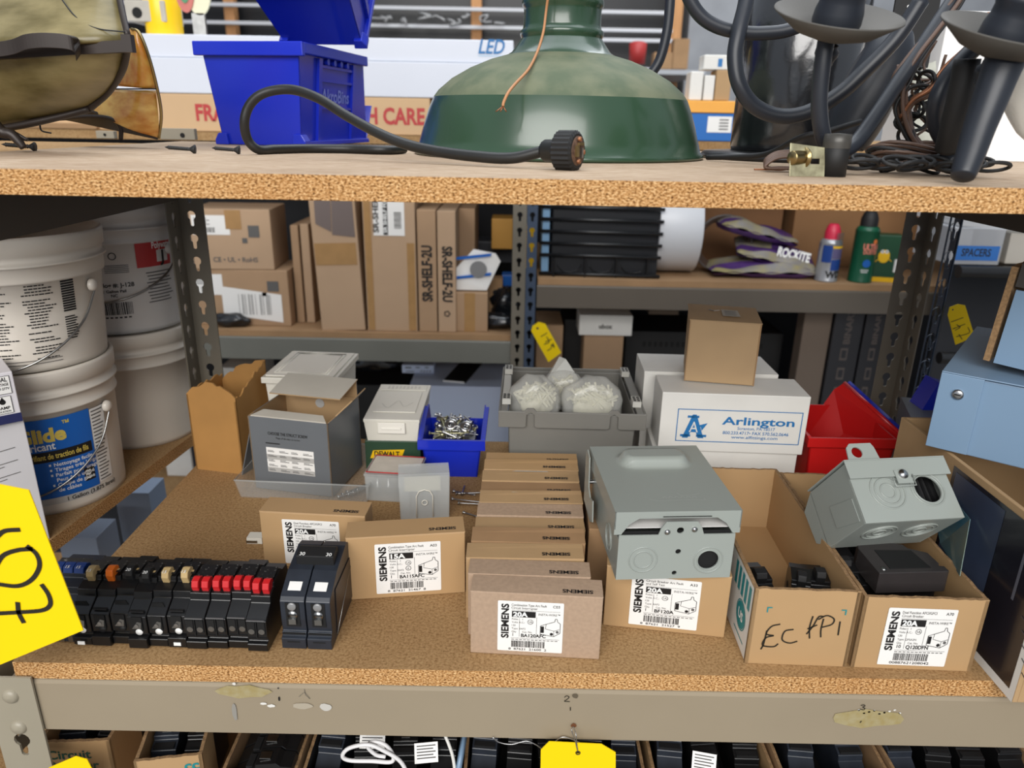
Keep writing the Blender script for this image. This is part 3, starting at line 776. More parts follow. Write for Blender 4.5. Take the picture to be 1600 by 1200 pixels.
arm([(1172, -60, .23), (1166, 0, .22), (1154, 50, .21), (1148, 90, .205), (1155, 132, .20), (1178, 165, .20), (1216, 181, .20), (1260, 176, .20), (1310, 148, .20), (1350, 112, .20), (1400, 60, .20), (1440, 0, .20)], 0.0066)
arm([(1063, -40, .22), (1078, 0, .22), (1096, 26, .22), (1122, 42, .22), (1155, 50, .22), (1190, 52, .22), (1235, 46, .22), (1290, 20, .22), (1340, -20, .22)], 0.0058)
arm([(1049, -50, .50), (1047, 0, .50), (1042, 50, .50), (1030, 95, .50), (1012, 122, .50)], 0.0060)
arm([(1540, 60, .10), (1510, 88, .10), (1482, 120, .10), (1464, 155, .10), (1462, 190, .105), (1476, 220, .11), (1500, 236, .115)], 0.0062)
# second candle column: the long tapering finial resting on the board
sp = [cpn(1578, 72, 0.035), cpn(1570, 95, 0.035), cpn(1560, 120, 0.033), cpn(1545, 160, 0.030), cpn(1530, 200, 0.026), cpn(1515, 245, 0.020), cpn(1506, 270, 0.016), cpn(1503, 280, 0.014)]
sp2 = curve(sp, 6); nn = len(sp2)
def rr3(t):
    if t < 0.10: return 0.0085 + 0.003 * math.sin(t * 31)
    return 0.0122 - 0.0055 * ((t - 0.1) / 0.9) ** 1.3 if t < 0.95 else 0.0067 * (1 - (t - 0.95) / 0.06)
MB().tube(sp2, [max(rr3(i / (nn - 1)), 0.001) for i in range(nn)], M_['iron'], 20).build('finial', ch)
sb = curve([cpn(1512, 92, .07), cpn(1500, 150, .072), cpn(1487, 205, .078), cpn(1480, 232, .085)], 5)
MB().tube(sb, 0.0085, M_['blackm'], 14).build('column', ch)
kb = MB(); c0 = cpn(1500, 240, .118); c0.z = 0.0125
kb.lathe([(0, -0.012), (0.008, -0.0105), (0.0125, -0.004), (0.013, 0.002), (0.010, 0.008), (0.005, 0.012), (0.0028, 0.017), (0, 0.019)], M_['iron'], Matrix.Translation(c0), 24); kb.build('knob', ch)

# black cylinder with a base flange
cy = thing('black_canister', 'tall glossy black cylinder on a flat base behind the curved iron arms', 'canister', (0.0, 0.42, UZ))
pc = D(1238, 230, 0.42); cy.location = (pc.x * .94, 0.375, UZ); cy.scale = (.95, .95, .95)
m_gloss = mat('scuffed_gloss_black', (26, 27, 30), 0.2, spec=0.9, bump=0.35, bscale=90, coat=.5)
MB().lathe([(0.0, 0.009), (0.0655, 0.009), (0.0670, 0.014), (0.0665, 0.10), (0.0640, 0.24), (0.0, 0.241)], m_gloss, n=72).build('cylinder', cy)
MB().lathe([(0.0, 0.0), (0.100, 0.0), (0.101, 0.004), (0.097, 0.008), (0.070, 0.0095), (0.0, 0.0095)], M_['black'], n=64).build('base', cy)
# curved tapering black body
tp = curve([D(1395, 58, .27), D(1385, 90, .26), D(1362, 135, .26), D(1340, 180, .26), D(1322, 215, .26), D(1316, 226, .26)], 6); nn = len(tp)
tp[-1].z = max(tp[-1].z, UZ + 0.022)
m_b = MB().tube(tp, [0.018 + 0.008 * math.sin(math.pi * i / (nn - 1)) for i in range(nn)], M_['iron'], 24)
tag(m_b.build('iron_horn'), 'thick matt black curved stem leaning beside the glossy black cylinder', 'iron piece')
# black plate with small holes behind
bpn = MB(); a = D(1398, 0, .40); 
bpn.box(D(1400, 0, .40).x, D(1470, 0, .40).x, .40, .403, D(1400, 105, .40).z, D(1400, -40, .40).z, M_['blackm'])
for x, y in ((1420, 10), (1436, 10), (1407, 42), (1415, 43)):
    p = D(x, y, .399); bpn.disc(0, 0, 0.0016, M_['white_ink'], frame((p.x, .3995, p.z), (1, 0, 0), (0, 0, 1)))
tag(bpn.build('steel_plate'), 'black metal plate with small round holes behind the iron arms', 'plate')

# ---- bundle of brown lamp wire
wr = thing('lamp_wire', 'tangled bundle of brown lamp wire draped down onto the upper shelf', 'wire', (0.42, 0.16, UZ))
wi = Matrix.Translation((-0.42, -0.16, -UZ))
rnd = random.Random(3)
for k in range(16):
    t = MB(); o = rnd.uniform(-10, 10); o2 = rnd.uniform(-8, 8); dd = rnd.uniform(-0.012, 0.012)
    pts = [(1530 + o2, -60, .16), (1498 + o, 0, .16), (1462 + o, 48, .155), (1428 + o * 1.3, 92, .15), (1410 + o * 1.6, 128, .15), (1408 + o2 * 1.4, 168, .15), (1418 + o2, 205, .15), (1436 + o2, 232, .15), (1452 + o, 246, .148)]
    P = [D(x, y, d + dd) for x, y, d in pts]
    for p in P: p.z = max(p.z, UZ + 0.003 + 0.002 * (k % 3))
    t.tube([wi @ p for p in curve(P, 5)], 0.0014 + 0.0004 * (k % 2), M_['wire'] if k % 3 else M_['blackm'], 6)
    t.build('strand', wr)
for k in range(13):
    t = MB(); o = rnd.uniform(-12, 12); dd = rnd.uniform(-0.01, 0.015)
    pts = [(1545, 30 + o, .15), (1516, 76 + o, .145), (1484 + o, 116 + o, .14), (1452, 144 + o * .7, .14), (1425, 160 + o * .5, .145), (1408 + o * .5, 190 + o, .15)]
    P = [D(x, y, d + dd) for x, y, d in pts]
    t.tube([wi @ p for p in curve(P, 5)], 0.0014, M_['wire'] if k % 2 else M_['copper'], 6); t.build('strand', wr)
for k in range(8):
    t = MB(); x0 = 1435 + rnd.uniform(-20, 20); y0 = 90 + rnd.uniform(-20, 30); 
    P = [D(x0 + rnd.uniform(-30, 40), y0 + j * 22 + rnd.uniform(-10, 10), .175 + rnd.uniform(-.01, .01)) for j in range(6)]
    for p in P: p.z = max(p.z, UZ + 0.004)
    t.tube([wi @ p for p in curve(P, 5)], 0.0012, M_['blackm'] if k % 2 else M_['wire'], 6); t.build('strand', wr)
# coil on the board
for k in range(9):
    t = MB(); cx, cyy = D(1425, 245, .135).x + rnd.uniform(-.012, .012), .135 + rnd.uniform(-.008, .008)
    ra, rb2 = rnd.uniform(.022, .038), rnd.uniform(.010, .02); tl = rnd.uniform(-.5, .5)
    P = [V3((cx + ra * math.cos(a), cyy + rb2 * math.sin(a), UZ + 0.004 + 0.0022 * k + 0.003 * math.sin(2 * a + tl))) for a in [2 * math.pi * j / 20 for j in range(20)]]
    t.tube([wi @ p for p in P], 0.0015, M_['wire'] if k % 3 else M_['blackm'], 6, closed=True); t.build('strand', wr)
for k in range(4):
    t = MB(); P = [D(x, y + k * 3, .135 - k * .004) for x, y in ((1330, 243), (1300, 238), (1250, 236), (1215, 238), (1196, 250), (1200, 262), (1218, 266), (1236, 263))]
    for p in P: p.z = max(p.z, UZ + 0.003)
    t.tube([wi @ p for p in curve(P, 5)], 0.0014, M_['wire'], 6); t.build('strand', wr)
t = MB(); P = [D(x, y, d) for x, y, d in ((1105, 246, .30), (1150, 245, .27), (1200, 240, .24), (1250, 215, .2), (1300, 203, .19), (1345, 190, .2))]
for p in P: p.z = max(p.z, UZ + 0.0028)
t.tube([wi @ p for p in curve(P, 6)], 0.0026, M_['blackm'], 8); t.build('strand', wr)
t = MB(); P = [D(x, y, .125) for x, y in ((1238, 262), (1222, 268), (1206, 272), (1190, 266), (1178, 268))]
for p in P: p.z = max(p.z, UZ + 0.0018)
t.tube([wi @ p for p in curve(P, 5)], 0.0008, M_['copper'], 6); t.build('strand', wr)
t = MB(); P = [D(x, y, .2) for x, y in ((1470, 190), (1490, 182), (1505, 168), (1512, 150))]
t.tube([wi @ p for p in curve(P, 5)], 0.0011, mat('green_wire', (20, 110, 90), 0.4), 6); t.build('strand', wr)

# ---- chain
cn = thing('chain', 'black link chain heaped on the upper shelf among the brown wires', 'chain', (0.36, 0.10, UZ))
def link(c, ang, tilt, L_=0.013, W_=0.007, r_=0.0015):
    P = []
    for j in range(20):
        a = 2 * math.pi * j / 20
        P.append(V3((L_ * math.cos(a), W_ * math.sin(a), 0)))
    Mx = Matrix.Translation(V3(c) - V3((0.36, 0.10, UZ))) @ Euler((tilt, 0, ang)).to_matrix().to_4x4()
    MB().tube([Mx @ p for p in P], r_, M_['blackm'], 8, closed=True).build('chain_link', cn)
x0 = D(1335, 262, .105).x
for k in range(13):
    x = x0 + k * 0.0135 * 0.62
    link((x, .095 + 0.012 * math.sin(k * 1.3), UZ + 0.0085 + 0.003 * (k % 2)), 0.5 * math.sin(k * 2.1), R(28) if k % 2 else R(-30))
for k in range(6):
    link((D(1418 + 4 * k, 150, .16).x, .155, D(1418, 235 - 22 * k, .155).z), R(90 * (k % 2)), R(80))

# ---- socket on a plated bracket
sk = thing('lamp_socket', 'threaded lamp socket on a pale plated bracket lying among the wires', 'lamp socket', G(1262, 276, UZ))
m_plate = mat('yellow_zinc_plate', (176, 172, 140), 0.35, 0.5, rgb2=(130, 124, 98), scale=120)
MB().prism([(-0.014, 0.0), (0.013, 0.0), (0.013, 0.021), (-0.014, 0.024)], 0.0, 0.0012, m_plate, 'y', holes=[[(0.002, 0.009), (0.009, 0.009), (0.009, 0.013), (0.002, 0.013)]]).build('bracket', sk, bevel=0.0003, rot=(R(-14), 0, R(6)))
s_ = MB(); F_ = frame((-0.006, -0.0002, 0.013), (1, 0, 0), (0, 0, 1))
prof = [(0.0075, 0.0), (0.0075, 0.001)]
for k in range(6): prof += [(0.0046, 0.001 + k * 0.0018), (0.0052, 0.0019 + k * 0.0018)]
prof += [(0.0046, 0.012), (0.0, 0.012)]
s_.lathe(prof, M_['brass'], Matrix.Rotation(R(-65), 4, 'Z') @ F_, 20); s_.build('threaded_nipple', sk)
s2 = MB(); s2.lathe([(0.0, 0.0), (0.0095, 0.0), (0.0095, 0.020), (0.0085, 0.021), (0.0, 0.021)], M_['blackm'], Matrix.Translation((0.021, 0.008, 0.0)), 24)
s2.lathe([(0.0096, 0.020), (0.0098, 0.024), (0.0096, 0.030), (0.0, 0.0305)], mat('ribbed_grey_cap', (74, 72, 68), 0.4, 0.3), Matrix.Translation((0.021, 0.008, 0.0)), 24); s2.build('socket_shell', sk)

# ---- clear ornament at the right edge
og = MB(); P = [D(1600, 70, .09), D(1590, 95, .09), D(1588, 130, .09), D(1594, 165, .09), D(1603, 195, .09), D(1612, 220, .09)]
og.tube(curve(P, 5), [0.005, 0.0075, 0.010, 0.0115, 0.0125, 0.013, 0.0135, 0.0132, 0.013, 0.0128, 0.0124, 0.012, 0.0115, 0.011, 0.0105, 0.010, 0.0095, 0.009, 0.0085, 0.008, 0.0075, 0.007, 0.006, 0.005, 0.004, 0.003][:len(curve(P, 5))], mat('crackled_clear_plastic', (200, 196, 186), 0.2, alpha=0.75, bump=1.0, bscale=120, spec=0.7), 16)
tag(og.build('glass_prism'), 'crackled clear ornament at the right edge beside the iron candle column', 'ornament')
# white carton and papers behind
wb_ = thing('carton', 'large bright white carton standing behind the black finial at the right', 'carton', (D(1520, 245, .45).x, .43, UZ))
x0_, x1_ = D(1440, 240, .43).x - wb_.location.x, 0.16
MB().box(x0_, x1_, 0.0, 0.11, 0.0, 0.16, mat('bright_white_card', (240, 240, 238), 0.5, var=0.04, scale=8)).build('carton_body', wb_, bevel=0.001)
fl_ = MB(); m_pg = mat('printed_grey_sheet', (186, 188, 178), 0.5, rgb2=(150, 152, 140), scale=30)
fl_.quad([D(1432, 240, .395), D(1470, 241, .40), D(1462, 95, .42), D(1424, 110, .41)], m_pg)
tag(fl_.build('leaflet', solid=0.0006), 'grey printed leaflet leaning behind the brown wires', 'leaflet')
# =============================================================== LABELLED BREAKER CARTONS
def siemens_label(t, M, w_, h_, amp, catno, qty='1', l1='Combination Type Arc Fault', l2='Circuit Interrupter', code='A03', digits='8  87621  21467  8', typ='BAF2', seed=1):
    """printed paper label, laid out on a 58 x 54 grid scaled to w_ x h_"""
    S = M @ Matrix.Diagonal((w_ / 58, h_ / 54, 1, 1))
    K, P, Gy = M_['ink'], M_['paper'], M_['greytext']
    t.rrect(0, 0, 58, 54, 1.2, P, S)
    up = S @ frame((9.6, 14, 0.0002), (0, 1, 0), (-1, 0, 0))
    t.text('SIEMENS', K, up, 6.2, bold=0.035, width=37)
    Z = 0.0002
    t.text(l1, Gy, S, 2.3, 12, 49.0, width=min(31, len(l1) * 1.25), z=Z, bold=0.014); t.text(l2, Gy, S, 2.3, 12, 45.8, width=min(30, len(l2) * 1.22), z=Z, bold=0.008)
    t.text(code, K, S, 2.6, 48.5, 48.6, z=Z, bold=0.01)
    t.rect(12, 44.3, 55, 44.55, Gy, S, Z)
    t.rect(12.5, 37.2, 33.5, 43.6, K, S, Z)
    t.text(amp, M_['white_ink'], S, 4.6, 13.6, 38.1, bold=0.04, width=13.0, z=2 * Z)
    t.text('INSTA-WIRE\u2122', Gy, S, 2.2, 36, 40, width=19, z=Z, bold=0.006)
    for i, (a, b) in enumerate((('Poles:', '1'), ('Volts A.C.:', ''), ('120', ''), ('Type: ' + typ, ''), ('Qty.', 'Cat. No.'))):
        t.text(a, Gy, S, 1.8, 12.6, 34.2 - i * 3.4, z=Z, bold=0.006)
        if b: t.text(b, Gy, S, 1.8, 22, 34.2 - i * 3.4, z=Z, bold=0.006)
    t.ring(29, 32.5, 2.2, 2.6, K, S, Z); t.text('UL', K, S, 2.0, 27.7, 31.6, z=Z, bold=0.01)
    if seed % 2: t.ring(29, 26.6, 2.0, 2.5, K, S, Z); t.text('c', K, S, 2.4, 28.2, 25.6, z=Z, bold=0.02)
    t.text(qty, K, S, 3.0, 13.4, 16.6, z=Z, bold=0.015)
    t.text(catno, K, S, 3.4, 21, 16.0, z=Z, bold=0.03, width=len(catno) * 2.75)
    t.rect(19.2, 16, 19.5, 36, Gy, S, Z); t.rect(34.4, 18, 34.7, 38, Gy, S, Z)
    # little drawing of a breaker
    d = [(38, 20), (50, 18), (55.5, 22), (55.5, 32), (53, 34), (52.5, 37), (51, 37), (50.5, 34), (43, 31), (38, 29)]
    for i in range(len(d)): t.stroke([d[i], d[(i + 1) % len(d)]], 0.5, K, S, Z, False)
    t.stroke([(43, 31), (42.5, 26), (50, 24), (50, 18)], 0.45, K, S, Z, False); t.stroke([(50, 24), (55, 26)], 0.4, K, S, Z, False)
    t.rect(38.4, 21.5, 41.2, 28.5, K, S, Z); t.disc(48, 20.5, 1.5, K, S, Z); t.disc(53, 23, 1.4, Gy, S, Z)
    t.rect(12, 14.4, 55, 14.65, K, S, Z)
    for i in range(12): t.rect(12.5 + i * 3.5, 12.6, 15.0 + i * 3.5, 13.3, Gy, S, Z)
    rr_ = random.Random(seed * 13); x = 12.5
    while x < 42:
        bw = rr_.choice((0.3, 0.45, 0.7, 0.9)); t.rect(x, 4.6, x + bw, 11.6, K, S, Z); x += bw + rr_.choice((0.3, 0.45, 0.7))
    t.text(digits, K, S, 2.3, 10, 1.4, width=34, z=Z, bold=0.01)
def closed_box(t, W, L, H, m, seam=True):
    t.box(-W / 2, W / 2, 0, L, 0, H, m)
    return t
def breaker_carton(bl, br, top, z, label, group=None, L=0.0262, m=None, lab=None, tx=True, H=None, name='breaker_carton', dw=0, slump=0.0, lx=0.30, lw=0.46):
    c, yaw, W, h = fit(bl, br, z, top)
    H = H or h
    t = thing(name, label, 'carton', (c.x, c.y, z + 0.0002), yaw, group)
    m = m or M_['kraft_tan']
    b = MB()
    # carton with tuck lid: the lid stands a hair proud at the front edge
    b.box(-W / 2, W / 2, 0, L, 0, H - 0.0008, m)
    b.build('carton_body', t, bevel=0.0008)
    l = MB(); l.add([(-W / 2, -0.0004, H - 0.0006), (W / 2, -0.0004, H - 0.0006), (W / 2, L + 0.0003, H - 0.0006), (-W / 2, L + 0.0003, H - 0.0006), (-W / 2, -0.0002, H), (W / 2, -0.0002, H), (W / 2, L * .7, H + slump), (W / 2, L, H), (-W / 2, L, H), (-W / 2, L * .6, H + slump * .6)],
          [(0, 3, 2, 1), (0, 1, 5, 4), (4, 5, 6, 9), (9, 6, 7, 8), (1, 2, 7, 6, 5), (3, 0, 4, 9, 8), (2, 3, 8, 7)], m)
    if tx:
        F = frame((W / 2 - 0.008, L * 0.33, H + slump + 0.0003), (-1, 0, 0), (0, -1, 0))
        l.text('SIEMENS', M_['ink'], F, 0.0044, bold=0.03, width=0.025)
    l.build('carton_lid', t)
    if lab:
        p = MB(); siemens_label(p, FR(-W / 2 + W * lx, H * 0.075, -0.0004), W * lw, H * 0.80, **lab); p.build('printed_label', t)
    return t, W, H
# front carton of the row
breaker_carton((735, 1020), (936, 1031), 923, 0.0, 'speckled tan carton with a BA120AFC label, front of the long row', 'breaker cartons in the long row', m=M_['kraft_grey'],
    lab=dict(amp='20A', catno='BA120AFC', code='C03', digits='8  87621  21600  2', seed=4), lx=0.21, lw=0.50, L=0.0235)
kk = V3(G(735, 1020, 0)); 
row = [  # (left px of the lid at its front edge, y px of that edge, right px)
 (731, 900, 925, 'directly behind the front carton'), (728, 873, 912, 'third from the front'), (736, 851, 916, 'fourth from the front'),
 (742, 828, 915, 'fifth from the front'), (745, 806, 913, 'sixth from the front'), (749, 786, 908, 'seventh from the front'),
 (751, 768, 905, 'eighth from the front'), (753, 751, 903, 'ninth from the front'), (756, 737, 900, 'tenth from the front'), (759, 724, 898, 'rearmost of all')]
yprev = None
f0, y0aw, W0, H0 = fit((735, 1020), (936, 1031), 0.0, 923)
HB = 0.0625
ords = ['second', 'third', 'fourth', 'fifth', 'sixth', 'seventh', 'eighth', 'ninth', 'tenth', 'last']
yy = f0.y + 0.0245
for i, (lx_, ly_, rx_, nm) in enumerate(row):
    a = V3((0, yy, 0)); pa = None
    # side position from the lid's left and right picture columns at this depth
    zt = HB + 0.0008 * (i % 3)
    A = D(lx_, 600, yy); 
    def xat(px):
        lo, hi = -0.5, 0.5
        for _ in range(40):
            m_ = (lo + hi) / 2
            if proj((m_, yy, zt))[0] < px: lo = m_
            else: hi = m_
        return lo
    xa, xb = xat(lx_), xat(rx_)
    W = min(max(xb - xa, 0.096), 0.1045) if i > 1 else xb - xa
    W = 0.1035
    Lb = 0.0235
    t = thing('breaker_carton', 'tan breaker carton, %s in the long row counted from the front' % ords[i], 'carton', (xa + W / 2, yy, 0.0002), R([-1.5, 0.5, -0.7, 0.4, -0.3, 0.6, -0.2, 0.3, 0, 0.2][i]) , 'breaker cartons in the long row')
    m = (M_['kraft_grey'], M_['kraft'], M_['kraft_d'], M_['kraft'])[i % 4] if i < 8 else M_['kraft_tan']
    MB().box(-W / 2, W / 2, 0, Lb - 0.0008, 0, zt - 0.0008, m).build('carton_body', t, bevel=0.0008)
    l = MB(); s_ = 0.0012 * ((i * 7) % 3)
    l.add([(-W / 2, 0, zt - 0.0006), (W / 2, 0, zt - 0.0006), (W / 2, Lb - 0.001, zt - 0.0006), (-W / 2, Lb - 0.001, zt - 0.0006), (-W / 2, 0.0002, zt), (W / 2, 0.0002, zt), (W / 2, Lb * .7, zt + s_ * .5), (W / 2, Lb - 0.001, zt + s_), (-W / 2, Lb - 0.001, zt + s_ * .6), (-W / 2, Lb * .6, zt + s_ * .4)],
          [(0, 3, 2, 1), (0, 1, 5, 4), (4, 5, 6, 9), (9, 6, 7, 8), (1, 2, 7, 6, 5), (3, 0, 4, 9, 8), (2, 3, 8, 7)], m)
    l.text('SIEMENS', M_['ink'], frame((W / 2 - 0.010 - 0.002 * (i % 3), Lb * 0.34, zt + s_ * .5 + 0.0004), (-1, 0, 0), (0, -1, 0)), 0.0044, bold=0.03, width=0.025)
    if i in (5, 7): l.add([(-0.02, 0.019, zt + 0.0016), (0.02, 0.0185, zt + 0.0016), (0.018, 0.0205, zt + 0.0016), (-0.015, 0.021, zt + 0.0016)], [(0, 1, 2, 3)], M_['greycard'])
    l.build('carton_lid', t)
    yy += 0.0245
row_end = yy
# the two single cartons at the left of the row
breaker_carton((414, 884), (575, 893), 800, 0.0, 'smooth tan carton labelled B120DF behind the red toggled breakers', L=0.028,
    lab=dict(amp='20A', catno='B120DF', l1='Dual Function AFCI/GFCI', l2='Circuit Breaker', code='A70', seed=5, typ='BFSA2'), lx=0.21, lw=0.54, H=0.062)
breaker_carton((546, 938), (727, 926), 841, 0.0, 'smooth tan carton labelled 15A BA115AFC standing alone', L=0.028,
    lab=dict(amp='15A', catno='BA115AFC', seed=3), lx=0.235, lw=0.555)
# wide carton under the metal box
c_, yw_, W_, H_ = fit((942, 977), (1130, 998), 0.0, None)
breaker_carton((942, 977), (1131, 997), 890, 0.0, 'tan carton labelled BF120A holding up the grey metal disconnect box', m=M_['kraft_tan'], L=0.03, H=0.0625,
    lab=dict(amp='20A', catno='BF120A', l1='Circuit Breaker Arc Fault', l2='and Self Test', code='A33', digits='8  87621  21527  9', seed=6), lx=0.21, lw=0.56)
t = thing('breaker_carton', 'plain tan carton hidden under the back of the metal disconnect box', 'carton', (c_.x - 0.012, c_.y + 0.065, 0.0002), yw_ * 0.3)
closed_box(MB(), 0.10, 0.10, 0.0625, M_['kraft_d']).build('carton_body', t, bevel=0.0008)

# =============================================================== GREY METAL DISCONNECT BOX ON THE CARTON
A, B = G(962, 906, 0.0637), G(1140, 902, 0.0637)
c = (A + B) / 2; yaw = math.atan2(B.y - A.y, B.x - A.x); Wd = (B - A).length; Ld = 0.125; Hd = 0.042
bx = thing('disconnect_box', 'grey painted metal disconnect box with lid lying on the BF120A carton', 'electrical box', (c.x, c.y, 0.0638), yaw)
mg = M_['metalbox']
def circ(cx, cz, r_, n=28): return [(cx + r_ * math.cos(2 * math.pi * i / n), cz + r_ * math.sin(2 * math.pi * i / n)) for i in range(n)]
t = MB()
w2 = Wd / 2
front = [(-w2, 0), (w2, 0), (w2, Hd), (0.022, Hd), (0.020, Hd + 0.006), (0.016, Hd + 0.012), (-0.010, Hd + 0.012), (-0.014, Hd + 0.006), (-0.016, Hd), (-w2, Hd)]
t.prism(front, 0.0, 0.0012, mg, 'y', holes=[circ(w2 - 0.0205, 0.0175, 0.0088), circ(0.0020, 0.026, 0.0024, 12), circ(0.0005, 0.0055, 0.0021, 12), circ(0.002, Hd + 0.004, 0.003, 12)])
t.box(-w2, -w2 + 0.0012, 0.0013, Ld, 0, Hd - 0.0045, mg); t.box(w2 - 0.0012, w2, 0.0013, Ld, 0, Hd, mg)
t.box(-w2 + 0.0013, w2 - 0.0013, 0.0013, Ld, 0, 0.0012, mg); t.box(-w2 + 0.0013, w2 - 0.0013, Ld - 0.0012, Ld, 0.0013, Hd, mg)
t.build('box_body', bx)
for (cx, cz, rs) in ((-w2 + 0.0215, 0.019, (0.0078, 0.0118)), (w2 - 0.0205, 0.0175, (0.0092, 0.0122))):
    t = MB()
    for r_ in rs:
        t.tube([(cx + r_ * math.cos(2 * math.pi * i / 28), -0.0001, cz + r_ * math.sin(2 * math.pi * i / 28)) for i in range(28)], 0.0006, mg, 6, closed=True)
    t.build('knockout', bx)
t = MB()
for r_ in (0.008, 0.012):
    t.tube([(-w2, 0.038 + r_ * math.cos(2 * math.pi * i / 28), 0.018 + r_ * math.sin(2 * math.pi * i / 28)) for i in range(28)], 0.0006, mg, 6, closed=True)
t.build('knockout', bx)
lid = MB()
t0 = Hd + 0.0030; tt = Hd + 0.021; lw = w2 + 0.004
# lid top with embossed dome
NX, NY = 40, 48; y0, y1 = 0.0016, Ld + 0.004
def dome(u, v):
    cx, cy, hx, hy, r_ = 0.002, 0.096, 0.034, 0.017, 0.014
    dx = max(abs(u - cx) - hx + r_, 0); dy = max(abs(v - cy) - hy + r_, 0); d = math.hypot(dx, dy)
    if d >= r_: return 0.0
    s = 1 - d / r_; s = min(s * 1.8, 1.0); return 0.0085 * (s * s * (3 - 2 * s))
vs_ = []
for j in range(NY + 1):
    for i in range(NX + 1):
        u = -lw + 2 * lw * i / NX; v = y0 + (y1 - y0) * j / NY; vs_.append((u, v, tt + dome(u, v)))
lid.add(vs_, [(j * (NX + 1) + i, j * (NX + 1) + i + 1, (j + 1) * (NX + 1) + i + 1, (j + 1) * (NX + 1) + i) for j in range(NY) for i in range(NX)], mg, None, True)
lid.box(-lw, -lw + 0.001, y0, y1, t0 + 0.002, tt - 0.0002, mg); lid.box(lw - 0.001, lw, y0, y1, t0 + 0.002, tt - 0.0002, mg)
lid.box(-lw + 0.0011, lw - 0.0011, y1 - 0.001, y1, t0 + 0.003, tt - 0.0002, mg)
# front lip with the arched cut-out
arch = [(-lw, t0 - 0.003), (-lw + 0.006, t0 - 0.003), (-lw + 0.012, t0 + 0.006), (-lw + 0.020, t0 + 0.0115), (lw - 0.020, t0 + 0.0115), (lw - 0.012, t0 + 0.006), (lw - 0.006, t0 - 0.003), (lw, t0 - 0.003), (lw, tt - 0.0002), (-lw, tt - 0.0002)]
lid.prism(arch, y0, y0 + 0.001, mg, 'y')
lid.build('lid', bx)
ds = MB()
ds.rect(-0.016, -0.0085, 0.024, -0.0070, M_['void'], Matrix.Translation((0, 0, tt + 0.0003)))
emb = mat('worn_emboss', (168, 172, 168), 0.35)
Fs = Matrix.Translation((0.006, 0.020, tt + 0.0003))
ds.stroke([(-0.026, 0.002), (-0.018, -0.001), (0.010, 0.0), (0.020, -0.001), (0.021, 0.002)], 0.0006, emb, Fs); ds.stroke([(0.0, 0.012), (0.003, 0.008), (0.012, 0.008), (0.020, 0.011)], 0.0006, emb, Fs)
for k in range(6): ds.stroke([(-0.014 + k * 0.005, 0.003), (-0.012 + k * 0.005, 0.006), (-0.010 + k * 0.005, 0.003)], 0.0006, emb, Fs)
ds.build('lid_marking', bx)
inn = MB(); inn.box(-w2 + 0.004, w2 - 0.004, 0.003, 0.004, 0.002, Hd + 0.002, M_['void']); inn.box(-w2 + 0.003, w2 - 0.003, 0.0045, 0.09, Hd + 0.004, Hd + 0.0045, M_['paper']); inn.build('inner_shade_and_label', bx)  # black sheet paints the shaded inside of the box; paper label above
hg = MB(); hg.prism([(0.080, 0.008), (0.092, 0.002), (0.128, 0.006), (0.131, tt - 0.006), (0.124, tt - 0.001), (0.112, tt - 0.004), (0.108, 0.030), (0.098, 0.024), (0.084, 0.028)], -lw - 0.0030, -lw - 0.0018, mg, 'x')
hg.cyl((-lw - 0.0018, 0.119, 0.030), (-w2, 0.119, 0.030), 0.002, 0.002, M_['zinc'], 12); hg.build('hinge_strip', bx)
sc = MB(); sc.lathe([(0.0021, 0), (0.0024, 0.001), (0, 0.0016)], M_['zinc'], frame((-0.009, -0.0001, Hd + 0.003), (1, 0, 0), (0, 0, 1)), 14); sc.lathe([(0.0021, 0), (0.0024, 0.001), (0, 0.0016)], M_['zinc'], frame((0.0135, -0.0001, Hd + 0.005), (1, 0, 0), (0, 0, 1)), 14); sc.build('screws', bx)

# =============================================================== OPEN CARDBOARD TRAYS
def tray(t, W, L, H, m, th=0.003, jag=0.0010, seed=1):
    rr_ = random.Random(seed)
    b = MB()
    def wall(p, q, n):          # wavy top edge
        p, q, n = V3(p), V3(q), V3(n) * th; N = 26
        top = [H - jag * rr_.random() for _ in range(N + 1)]
        vs_ = []
        for i in range(N + 1):
            a = p.lerp(q, i / N)
            vs_ += [a, a + V3((0, 0, top[i])), a + n + V3((0, 0, top[i])), a + n]
        f1, f2 = [], []
        for i in range(N):
            k = 4 * i
            f1 += [(k, k + 4, k + 5, k + 1), (k + 3, k + 2, k + 6, k + 7), (k, k + 3, k + 7, k + 4)]; f2 += [(k + 1, k + 5, k + 6, k + 2)]
        f1 += [(0, 1, 2, 3), (4 * N + 3, 4 * N + 2, 4 * N + 1, 4 * N)]
        n0 = len(b.v); b.add(vs_, f1, m); mi = b.mid(M_['corr'])
        for f in f2: b.f.append([n0 + x for x in f]); b.mi.append(mi); b.sm.append(False)
    wall((-W / 2, 0, 0), (W / 2, 0, 0), (0, 1, 0)); wall((W / 2, L, 0), (-W / 2, L, 0), (0, -1, 0))
    wall((-W / 2, L, 0), (-W / 2, 0, 0), (1, 0, 0)); wall((W / 2, 0, 0), (W / 2, L, 0), (-1, 0, 0))
    b.box(-W / 2 + th, W / 2 - th, th, L - th, 0.0, 0.003, m)
    return b
c, yaw, W, h = fit((1163, 1036), (1322, 1042), 0.0, 919)
LT = D(1198, 723, c.y + 0.22)
t1 = thing('cardboard_tray', 'open kraft tray with ECFPI written on its front in marker', 'cardboard tray', (c.x, c.y, 0.0002), yaw)
T1W, T1H = W, h
tray(t1, W, 0.222, h, M_['kraft_tan'], seed=2).build('tray_body', t1)
pr = MB()
F = FR(-W / 2, 0, -0.0005); s = W / 161.0   # local px on the front face
def q_(x, y): return ((x - 0) * s, y * s)
